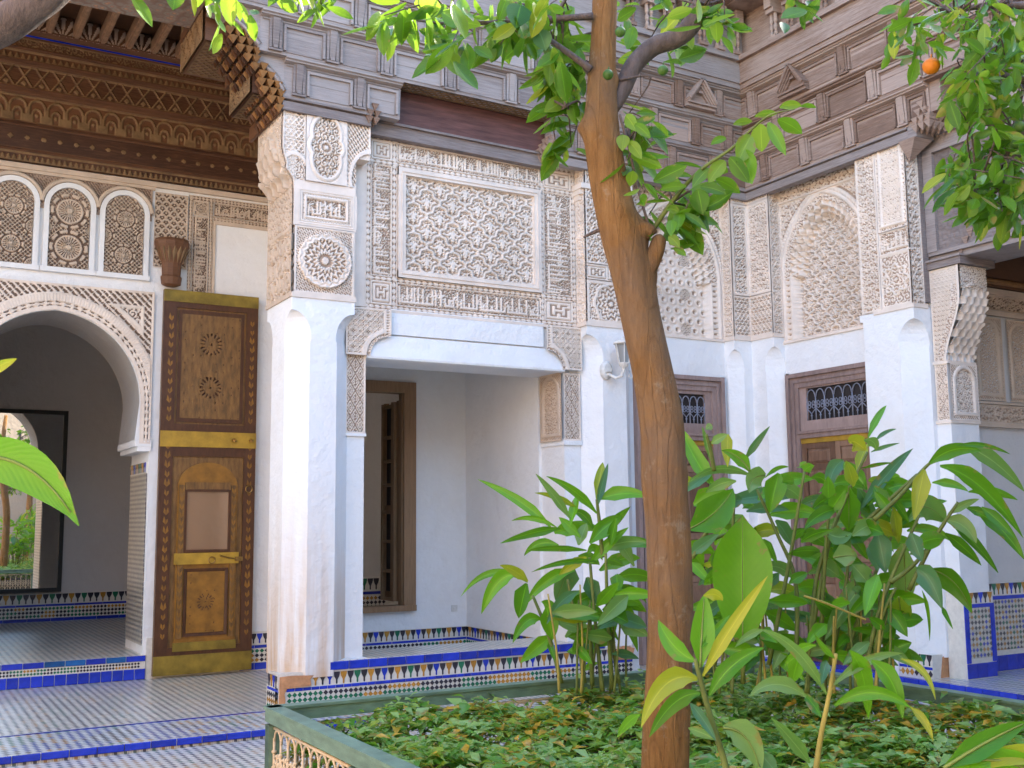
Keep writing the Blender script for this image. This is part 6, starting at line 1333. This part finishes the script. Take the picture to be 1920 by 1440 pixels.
for b_, t_, w, m_, mk in [((1010, 695), (700, 392), 50, (880, 440), 'ginger_pale'), ((720, 395), (585, 478), 34, (640, 410), 'ginger_pale'), ((915, 705), (650, 706), 68, (770, 590), 'ginger_pale'), ((985, 800), (900, 690), 44, None, 'ginger'), ((1045, 745), (1400, 760), 60, (1230, 620), 'ginger'), ((1390, 750), (1502, 915), 34, (1470, 800), 'ginger_yellow'), ((1042, 650), (1362, 505), 46, (1180, 500), 'ginger_pale'), ((1350, 530), (1512, 720), 30, (1480, 560), 'ginger_yellow'), ((1050, 530), (952, 412), 26, (985, 480), 'ginger'), ((1115, 495), (1202, 806), 80, (1190, 560), 'ginger'), ((1215, 540), (1360, 806), 76, (1330, 600), 'ginger'), ((885, 510), (848, 645), 66, None, 'ginger'), ((960, 468), (815, 562), 40, (880, 460), 'ginger'), ((1010, 540), (985, 650), 44, None, 'ginger_teal')]: gleaf(g6, *Z7(b_), *Z7(t_), w / 2.4615, 3.45, mk, Z7(m_)[0] if m_ else None, dD=random.uniform(-.12, .12), roll=random.uniform(-.25, .25))
g7 = thing('ginger_plant', 'ginger leaves reaching into the bottom right corner', 'plant', at(2040, 1700, 2.3), G)
stem(g7, [(2060, 1900), (2040, 1650), (2000, 1500)], 2.3, .010)
for b_, t_, w, m_, mk in [((2010, 1500), (1762, 1452), 44, (1880, 1380), 'ginger'), ((1770, 1440), (1930, 1352), 40, None, 'ginger'), ((1990, 1420), (1800, 1452), 34, (1880, 1400), 'ginger_yellow'), ((2000, 1480), (1840, 1445), 20, None, 'ginger_yellow')]: gleaf(g7, b_, t_, w, 2.3, mk, m_, dD=0, roll=.1)
g8 = thing('ginger_plant', 'single broad pale green leaf hanging in from the left edge', 'plant', at(-120, 1700, 1.9), 'ginger plants in the bed')
stem(g8, [(-150, 1900), (-120, 1300), (-90, 860)], 1.9, .010)
gleaf(g8, (-95, 868), (148, 986), 80, 1.9, 'ginger', (50, 815), dD=0, roll=.15, rib=True); gleaf(g8, (-80, 720), (32, 672), 26, 1.9, 'ginger_yellow', (-10, 690), dD=0, roll=.1); gleaf(g8, (-110, 900), (-250, 1000), 80, 1.9, 'ginger')
# ------------------------------------------------------------------ ground cover
def ground_cover():
    N1, N2 = 21000, 6000; n = N1 + N2
    x = RNG.uniform(RX0 + .05, RX1 - .06, n); y = np.concatenate([RNG.uniform(3.0, RY1 - .03, N1), RNG.uniform(RY0 + .1, 3.0, N2)])
    hz = .53 + .04 * np.sin(x * 5.1 + y * 3.3) + .03 * np.sin(x * 11 - y * 9) + .02 * np.sin(y * 17 + x * 3) - .05 * np.exp(-((x - RX0) / .2) ** 2) - .05 * np.exp(-((RY1 - y) / .3) ** 2)
    z = hz - np.abs(RNG.normal(0, .04, n))
    az = RNG.uniform(0, 2 * PI, n); el = RNG.uniform(-.30, .50, n); L = RNG.uniform(.045, .10, n) * np.where(RNG.random(n) > .85, 1.5, 1) * np.where(y < 3, 1.3, 1); w = L * RNG.uniform(.20, .27, n)
    d = np.stack([np.cos(az) * np.cos(el), np.sin(az) * np.cos(el), np.sin(el)], -1); s_ = np.stack([-np.sin(az), np.cos(az), RNG.uniform(-.5, .5, n)], -1); s_ /= np.linalg.norm(s_, axis=1)[:, None]
    up = np.cross(d, s_); P = np.stack([x, y, z], -1); L_, w_ = L[:, None], w[:, None]
    V = np.stack([P, P + d * L_ * .38 + s_ * w_ + up * w_ * .35, P + d * L_ * .42 - up * 0, P + d * L_ * .38 - s_ * w_ + up * w_ * .35, P + d * L_ - up * L_ * .18], 1).reshape(-1, 3)
    i = np.arange(n)[:, None] * 5; F = np.concatenate([i + [0, 1, 2], i + [0, 2, 3], i + [1, 4, 2], i + [2, 4, 3]], 1).reshape(-1, 3)
    dry = np.sin(x * 2.1 + 1) * np.sin(y * 2.7) * .5 + RNG.normal(0, .5, n); c = np.where(dry > .66, 2, np.where(RNG.random(n) > .5, 1, 0)); c = np.where((hz - z > .05) & (c == 1), 0, c); c = np.where((c == 0) & (RNG.random(n) > .62), 3, c); z = np.where(RNG.random(n) > .97, z + RNG.uniform(.03, .09, n), z); V[:, 2] += np.repeat(z - P[:, 2], 5)
    me = bpy.data.meshes.new('ground_cover'); me.vertices.add(len(V)); me.vertices.foreach_set('co', V.astype(np.float32).ravel()); me.loops.add(F.size); me.loops.foreach_set('vertex_index', F.astype(np.int32).ravel())
    me.polygons.add(len(F)); me.polygons.foreach_set('loop_start', np.arange(0, F.size, 3, dtype=np.int32)); me.polygons.foreach_set('loop_total', np.full(len(F), 3, dtype=np.int32)); me.polygons.foreach_set('material_index', np.repeat(c, 4).astype(np.int32))
    for q in ('gc1', 'gc2', 'gc3', 'gc4'): me.materials.append(M[q])
    me.update(calc_edges=True); o = link('ground_cover', me, kind='stuff'); o['label'] = 'low leafy ground cover with yellowed leaves filling the railed bed'
ground_cover()
# ------------------------------------------------------------------ orange trees
def limb(t, name, P, R, mk='bark', k=18, knots=(), seed=1, seg=7, par=True):
    pts = smooth_path(P, seg); n = len(pts); rad = np.interp(np.linspace(0, len(P) - 1, n), range(len(P)), R); rr = np.random.default_rng(seed); ph = rr.uniform(0, 6, 6)
    secs = []; prev = None
    for i, p in enumerate(pts):
        tg = (pts[min(i + 1, n - 1)] - pts[max(i - 1, 0)]).normalized(); x = (Vector((1, .2, 0)) if prev is None else prev); x = x - tg * x.dot(tg); x.normalize(); prev = x; y = tg.cross(x); sec = []
        for q in range(k):
            a = 2 * PI * q / k; r = rad[i] * (1 + .035 * math.sin(2 * a + ph[0] + i * .13) + .025 * math.sin(3 * a + ph[1] - i * .21) + .018 * math.sin(5 * a + ph[2] + i * .4))
            v = p + (x * math.cos(a) + y * math.sin(a)) * r
            for kc, kr, kh in knots:
                dd = (v - kc).length
                if dd < kr * 2.5: v = v + (x * math.cos(a) + y * math.sin(a)) * kh * math.exp(-(dd / kr) ** 2)
            sec.append(v)
        secs.append(sec)
    return MB().loft(secs).build(name, M[mk], t, True)
def leaf_template(curl):
    b = MB(); add_leaf(b, (0, 0, 0), (0, 0, 1), .46, Vector((0, curl, 0)), Vector((0, -1, 0)), 0, 6, .17, 'citrus'); return b
LT = [leaf_template(c) for c in (.05, .12, .18, .02, -.06)]
LM = {}
def put_leaves(t, items, kind='citrus'):
    """items: (position, direction, normal, length, material); the largest 300 become parts, the rest one mass"""
    items = sorted(items, key=lambda q: -q[3] / (Vector(q[0]) - Vector((0, 0, CAM_H))).length); rest = MB(); mats = ['citrus', 'citrus_pale', 'ginger_yellow']
    for i, (p, d, nn, L, mk) in enumerate(items):
        d = d.normalized(); s_ = d.cross(nn)
        if s_.length < 1e-3: s_ = d.orthogonal()
        s_.normalize(); u = s_.cross(d); v = i % len(LT); Mx = Matrix(((s_.x * L, -u.x * L, d.x * L, p[0]), (s_.y * L, -u.y * L, d.y * L, p[1]), (s_.z * L, -u.z * L, d.z * L, p[2]), (0, 0, 0, 1)))
        if i < 295:
            if (v, mk) not in LM: LM[(v, mk)] = LT[v].mesh('leaf', M[mk], True); leaf_uv(LM[(v, mk)], 5, 6)
            o = bpy.data.objects.new('leaf', LM[(v, mk)]); SC.collection.objects.link(o); o.parent = t; o.matrix_parent_inverse = ROOTINV[t.name]; o.matrix_basis = Mx
        else: rest.add([Mx @ Vector(q) for q in LT[v].v], LT[v].f, mats.index(mk))
    if rest.v: rest.build('foliage', [M[q] for q in mats], t, True, kind='stuff')
def inpoly(x, y, P):
    c = False; j = len(P) - 1
    for i in range(len(P)):
        if (P[i][1] > y) != (P[j][1] > y) and x < (P[j][0] - P[i][0]) * (y - P[i][1]) / (P[j][1] - P[i][1]) + P[i][0]: c = not c
        j = i
    return c
def cloud(P, n, D0, D1, size, rr, lean=(0, -1), mk=None, spread=.9):
    xs, ys = [p[0] for p in P], [p[1] for p in P]; out = []; tw = []
    while len(out) < n:
        x, y = rr.uniform(min(xs), max(xs)), rr.uniform(min(ys), max(ys))
        if not inpoly(x, y, P): continue
        D = rr.uniform(D0, D1); c = at(x, y, D); tip = c + Vector((rr.gauss(0, .05), rr.gauss(0, .05), -.06)); tw.append((c, D))
        for j in range(rr.randint(2, 5)):                       # leaves spring in little bunches from a twig
            d = (RGT * (rr.gauss(lean[0], spread)) + FWD * rr.gauss(0, .6) + Vector((0, 0, rr.gauss(lean[1], .55))))
            nn = Vector((rr.gauss(0, .5), rr.gauss(-.35, .5), rr.gauss(.75, .4))); L = size * rr.uniform(.65, 1.25)
            out.append((c + Vector((rr.gauss(0, .03), rr.gauss(0, .03), rr.gauss(0, .03))), d, nn, L, mk or rr.choices(['citrus', 'citrus_pale', 'ginger_yellow'], [.80, .17, .03])[0]))
    return out, tw
def twigs(t, tw, hub, rr, k=40, r=.004):
    b = MB()
    for c, D in rr.sample(tw, min(k, len(tw))):
        h = min(hub, key=lambda q: (q - c).length); m = (c + h) / 2 + Vector((rr.gauss(0, .05), rr.gauss(0, .05), .07)); b.tube(smooth_path([h, m, c], 4), [r * (1.6 - i * .13) for i in range(9)], 5)
    b.build('twigs', M['bark2'], t, True, kind='stuff')
TD = 4.35
t1 = thing('orange_tree', 'smooth brown orange tree trunk leaning up through the middle of the view', 'tree', at(1248, 1560, TD), 'orange trees of the court')
tp = [(1248, 1700, 47), (1248, 1440, 43), (1256, 1200, 41), (1252, 1000, 40), (1246, 900, 41), (1241, 800, 41.5), (1224, 700, 39.5), (1201, 600, 39), (1183, 500, 41), (1160, 420, 38), (1140, 330, 35), (1127, 240, 34), (1128, 160, 29), (1132, 80, 26), (1134, 0, 25), (1138, -120, 23), (1150, -260, 18)]
kn = [(at(1095, 240, TD), .035, .030), (at(1165, 390, TD - .09), .035, .022), (at(1205, 430, TD), .05, .05), (at(1222, 510, TD), .045, .018), (at(1158, 150, TD), .03, .015), (at(1285, 890, TD), .05, .008)]
limb(t1, 'trunk', [at(x, y, TD) for x, y, r in tp], [r / FPX * TD for x, y, r in tp], 'bark', 26, kn, 3)
limb(t1, 'limb', [at(x, y, TD + d) for x, y, d in ((1140, 210, .02), (1165, 170, .04), (1190, 120, .08), (1225, 88, .1), (1268, 72, .1), (1300, 40, .08), (1322, -20, .05), (1340, -120, 0))], [q / FPX * TD for q in (17, 18, 19, 18.5, 19, 19, 17, 13)], 'bark2', 16, (), 5)
limb(t1, 'limb_stub', [at(x, y, TD - .02) for x, y in ((1190, 540), (1214, 505), (1230, 470), (1236, 448), (1238, 440))], [q / FPX * TD for q in (13, 17, 16, 14, 4)], 'bark', 14, (), 6)
limb(t1, 'limb_stub', [at(x, y, TD - .03) for x, y in ((1185, 450), (1205, 432), (1222, 436), (1226, 440))], [q / FPX * TD for q in (17, 17, 13, 3)], 'bark', 14, (), 8)
limb(t1, 'spur', [at(x, y, TD) for x, y in ((1130, 428), (1110, 437), (1094, 445))], [q / FPX * TD for q in (4.5, 3.5, 2)], 'bark2', 8)
br = [((1218, 440), (1265, 372), (1312, 320), (1372, 278), (1412, 240), (1445, 215), (1490, 205))]
MB().tube(smooth_path([at(x, y, TD - .05 * i) for i, (x, y) in enumerate(br[0])], 5), [.011 - .0003 * i for i in range(31)], 7).build('branch', M['cane'], t1, True)
MB().tube(smooth_path([at(x, y, TD - .03) for x, y in ((1217, 425), (1195, 350), (1180, 280), (1162, 215))], 5), .006, 6).build('branch', M['bark2'], t1, True)
rr = random.Random(11); items = []; tw = []
for P, n, D0, D1, sz, ln in (
    ([(712, 28), (760, 0), (1060, 0), (1075, 150), (1050, 130), (1035, 60), (960, 100), (930, 120), (880, 115), (850, 90), (800, 70), (760, 50)], 130, 3.9, 4.6, .135, (-.25, -.9)),
    ([(940, 0), (1108, 0), (1106, 120), (1020, 120), (960, 60)], 46, 4.42, 4.8, .16, (-.3, -.9)),
    ([(1102, 110), (1098, 230), (1088, 270), (1060, 290), (1030, 275), (1035, 215), (1060, 170), (1015, 140), (1040, 110)], 58, 4.36, 4.6, .135, (-.6, -.8)),
    ([(1165, 0), (1330, 0), (1370, 40), (1375, 60), (1320, 60), (1290, 120), (1240, 140), (1195, 200), (1165, 190), (1160, 100)], 52, 4.6, 5.1, .125, (.3, -.5)),
    ([(1165, 190), (1215, 190), (1230, 250), (1205, 270), (1195, 330), (1175, 330)], 34, 4.25, 4.5, .13, (.5, -.6)),
    ([(1215, 340), (1300, 325), (1330, 345), (1300, 400), (1270, 450), (1235, 440), (1205, 390)], 34, 4.2, 4.5, .145, (.4, -.3)),
    ([(1300, 10), (1370, 30), (1350, 70), (1300, 60)], 16, 4.2, 4.4, .12, (.8, -.2)),
    ([(1480, -20), (1530, -20), (1520, 10), (1490, 12)], 8, 4.2, 4.4, .12, (0, -.8))):
    it, w_ = cloud(P, n, D0, D1, sz, rr, ln); items += it; tw += w_
def L3(*v): return [(x / 3 + 960, y / 3) for x, y in v]
for b_, t_, w, mk in [((1345, 765), (1270, 920), 118, 'citrus_pale'), ((1400, 698), (1405, 855), 110, 'citrus_pale'), ((1300, 845), (1350, 1036), 118, 'citrus'), ((1440, 690), (1540, 875), 70, 'citrus'), ((1495, 672), (1632, 752), 84, 'citrus'), ((1365, 655), (1492, 640), 46, 'citrus_pale'), ((1245, 700), (1352, 685), 44, 'citrus_pale'), ((1505, 605), (1630, 595), 52, 'citrus_pale'), ((1620, 600), (1712, 606), 28, 'citrus'), ((1225, 885), (1332, 1030), 92, 'citrus'), ((1205, 780), (1118, 815), 44, 'citrus'), ((1198, 905), (1105, 1032), 84, 'citrus_pale'), ((1110, 950), (1015, 1055), 70, 'citrus_pale'), ((1145, 1010), (1284, 1088), 74, 'citrus'), ((1060, 1050), (1205, 1092), 60, 'citrus'), ((1010, 992), (868, 985), 34, 'citrus'), ((1070, 945), (908, 918), 22, 'citrus'), ((1045, 1065), (1072, 1205), 110, 'citrus'), ((1130, 950), (1215, 970), 60, 'citrus'), ((980, 1050), (830, 1070), 50, 'citrus'), ((1000, 1100), (1110, 1220), 80, 'citrus'), ((900, 1240), (895, 1330), 60, 'citrus'), ((950, 1190), (930, 1300), 70, 'citrus'), ((965, 1200), (1095, 1295), 44, 'citrus'), ((870, 1180), (940, 1195), 50, 'citrus_pale'), ((880, 1330), (945, 1395), 60, 'citrus_pale'), ((910, 1400), (980, 1440), 44, 'citrus'), ((940, 1280), (1050, 1385), 26, 'citrus'), ((720, 1120), (745, 1160), 80, 'citrus'), ((680, 960), (665, 1050), 70, 'citrus_pale'), ((660, 800), (730, 895), 66, 'citrus_pale'), ((630, 760), (620, 850), 76, 'citrus_pale'), ((640, 650), (700, 740), 70, 'citrus_pale'), ((700, 640), (815, 645), 34, 'citrus'), ((690, 700), (780, 780), 60, 'citrus'), ((50, 30), (20, 160), 150, 'citrus'), ((60, 130), (115, 225), 120, 'ginger_teal'), ((150, 170), (190, 285), 110, 'ginger_teal')]:
    (b1,), (t1_,) = L3(b_), L3(t_); D = TD - .12 + rr.uniform(-.12, .05); B, E_ = at(*b1, D), at(*t1_, D + rr.uniform(-.05, .05)); bb = MB(); add_leaf(bb, B, E_, w / 3 / FPX * D * 1.05, Vector((0, 0, .015)), None, rr.uniform(-.3, .3), 8, .14, 'citrus'); leaf_uv(bb.build('leaf', M[mk], t1, True).data, 5, 8)
put_leaves_items = items
hub = [at(x, y, TD) for x, y in ((1115, 60), (1110, 150), (1150, 60), (1160, 150), (1250, 80), (1320, 10), (1180, 260), (1260, 380), (1040, 40), (960, 50), (860, 50), (1060, 200))]
put_leaves(t1, items); twigs(t1, tw, hub, rr, 60)
b = MB(); b.tube(smooth_path([at(x, y, 4.3) for x, y in ((1112, 30), (1040, 35), (950, 40), (850, 45), (760, 35))], 5), [.016 - .0006 * i for i in range(21)], 7); b.tube(smooth_path([at(x, y, 4.3) for x, y in ((1108, 130), (1060, 95), (1010, 60), (960, 20), (930, -30))], 5), [.016 - .0006 * i for i in range(21)], 7); b.build('branch', M['bark2'], t1, True)
def fruit(t, px, py, D, r, mk, label):
    c = at(px, py, D); b = MB(); b.loft([[c + Vector((r * math.sin(p) * math.cos(q), r * math.sin(p) * math.sin(q), r * .97 * math.cos(p))) for q in np.linspace(0, 2 * PI, 17)[:-1]] for p in np.linspace(.05, PI - .05, 11)])
    b.tube([c + Vector((0, 0, r * .9)), c + Vector((.005, 0, r * 1.5))], .003, 5); b.build('fruit', M[mk], t, True)
for x, y in ((868, 97), (1243, 132), (1163, 60), (1028, 95), (1140, 140)): fruit(t1, x, y, 4.2, .022, 'greenfruit', '')
t2 = thing('orange_tree', 'orange tree whose leafy boughs hang in at the top right with one ripe orange', 'tree', at(2150, 1700, 3.9), 'orange trees of the court')
limb(t2, 'trunk', [at(x, y, 3.9) for x, y in ((2150, 1800), (2140, 1300), (2120, 800), (2090, 300), (2060, -100), (2040, -300))], [.10, .095, .09, .085, .08, .06], 'bark', 16, (), 9)
for pts, r in ((((2080, 260), (1990, 180), (1915, 150), (1850, 140), (1790, 150)), .022), (((2070, 60), (1980, 20), (1880, 10), (1790, 20), (1700, 50)), .02), (((2085, 330), (1990, 300), (1910, 290), (1890, 330), (1850, 370), (1800, 360)), .016), (((1920, 160), (1905, 220), (1885, 300), (1880, 360)), .008)):
    P = smooth_path([at(x, y, 3.85 - .03 * i) for i, (x, y) in enumerate(pts)], 5); MB().tube(P, [r * (1 - .75 * i / len(P)) for i in range(len(P))], 8).build('branch', M['bark2'], t2, True)
items = []; tw = []
for P, n, D0, D1, sz, ln in (
    ([(1672, 60), (1700, 10), (1780, -10), (1920, -10), (1920, 60), (1850, 70), (1790, 90), (1740, 120), (1705, 110), (1690, 70)], 135, 3.4, 4.0, .080, (0, -.9)),
    ([(1785, 150), (1850, 60), (1930, 40), (1930, 280), (1860, 265), (1820, 225), (1780, 195)], 330, 3.4, 4.2, .082, (-.3, -.7)),
    ([(1785, 305), (1825, 285), (1930, 270), (1930, 400), (1850, 410), (1800, 385), (1780, 345)], 230, 3.4, 4.0, .088, (-.45, -.7)),
    ([(1930, -30), (2250, -60), (2280, 420), (1930, 420)], 260, 3.4, 4.6, .11, (0, -.8))):
    it, w_ = cloud(P, n, D0, D1, sz, rr, ln, spread=.8); items += it; tw += w_
put_leaves(t2, items); twigs(t2, tw, [at(x, y, 3.75) for x, y in ((1850, 130), (1900, 150), (1790, 30), (1870, 10), (1880, 320), (1830, 360), (1910, 280), (1990, 180))], rr, 90, .003)
fruit(t2, 1746, 124, 3.6, .030, 'orange', ''); fruit(t2, 1912, 238, 3.55, .020, 'greenfruit', ''); fruit(t2, 1905, 270, 3.6, .018, 'greenfruit', '')
t3 = thing('orange_tree', 'grey limb and bright leaf sprays of a tree beyond the top left corner', 'tree', at(-420, 1700, 2.6), 'orange trees of the court')
limb(t3, 'trunk', [at(x, y, 2.6) for x, y in ((-420, 2000), (-400, 1200), (-330, 500), (-240, 200), (-160, 110))], [.09, .085, .08, .07, .06], 'bark2', 16, (), 12)
limb(t3, 'limb', [at(x, y, 2.6) for x, y in ((-200, 150), (-90, 85), (0, 48), (60, 12), (110, -30), (190, -130), (330, -240), (520, -260))], [.055, .052, .048, .044, .042, .036, .028, .016], 'bark2', 18, (), 13)
items = []; tw = []
for P, n, D0, D1, sz, ln in (([(372, -30), (450, -30), (440, 12), (385, 10)], 26, 2.7, 3.0, .075, (0, -1)), ([(535, -40), (650, -40), (640, 5), (590, 20), (545, -5)], 34, 2.7, 3.0, .072, (0, -1)), ([(200, -300), (700, -300), (700, -60), (200, -60)], 120, 2.5, 3.2, .09, (0, -.7))):
    it, w_ = cloud(P, n, D0, D1, sz, rr, ln); items += it; tw += w_
put_leaves(t3, items); twigs(t3, tw, [at(x, y, 2.7) for x, y in ((330, -200), (520, -220), (420, -120), (600, -120))], rr, 40, .003)
# ------------------------------------------------------------------ fuller foliage low in the clumps, and plants deeper in the court
def fill(t, P, n, D, lo=70, hi=140, w0=16, w1=34, seed=1):
    rr = random.Random(seed); xs, ys = [p[0] for p in P], [p[1] for p in P]; k = 0
    while k < n:
        x, y = rr.uniform(min(xs), max(xs)), rr.uniform(min(ys), max(ys))
        if not inpoly(x, y, P): continue
        a = rr.choice((-1, 1)) * rr.uniform(.25, 1.25); L = rr.uniform(lo, hi); tip = (x + L * math.sin(a), y - L * math.cos(a) * rr.uniform(-.7, .8)); mid = ((x + tip[0]) / 2, (y + tip[1]) / 2 - rr.uniform(8, 34))
        gleaf(t, (x, y), tip, rr.uniform(w0, w1), D + rr.uniform(.05, .40), None, mid, dD=rr.uniform(-.2, .2)); k += 1
fill(g1, [(1020, 1000), (1180, 960), (1200, 1180), (1060, 1200)], 16, 6.85, 60, 120, 14, 28, 1)
fill(g2, [(1300, 900), (1460, 880), (1480, 1180), (1320, 1200)], 24, 6.25, 70, 140, 18, 36, 2)
fill(g3_, [(1480, 930), (1640, 900), (1660, 1200), (1480, 1200)], 36, 6.3, 70, 140, 18, 36, 3)
fill(g4, [(1620, 930), (1740, 900), (1740, 1130), (1620, 1190)], 22, 6.1, 70, 130, 16, 32, 4)
def copy_tree(o, shift, label=None):
    c = o.copy(); SC.collection.objects.link(c)
    if label: c['label'] = label; c.location = o.location + shift
    for ch in list(o.children):
        d = copy_tree(ch, shift); d.parent = c; d.matrix_parent_inverse = ch.matrix_parent_inverse.copy()
    return c
copy_tree(g3_, Vector((-1.2, -4.2, 0)), 'bushy ginger far down the bed, seen only as a reflection in the mirror')
copy_tree(g4, Vector((-1.1, -5.7, 0)), 'arching ginger far down the bed, a pale reflection in the mirror')
copy_tree(g1, Vector((-.7, -4.5, 0)), 'slender ginger at the far bed end, only glimpsed in the mirror')
copy_tree(g2, Vector((-.3, -5.3, 0)), 'broad leaved ginger further down the bed, a bright blur in the mirror')
copy_tree(t2, Vector((.1, -6.0, 0)), 'orange tree far down the bed, its foliage glimpsed at the top of the mirror')
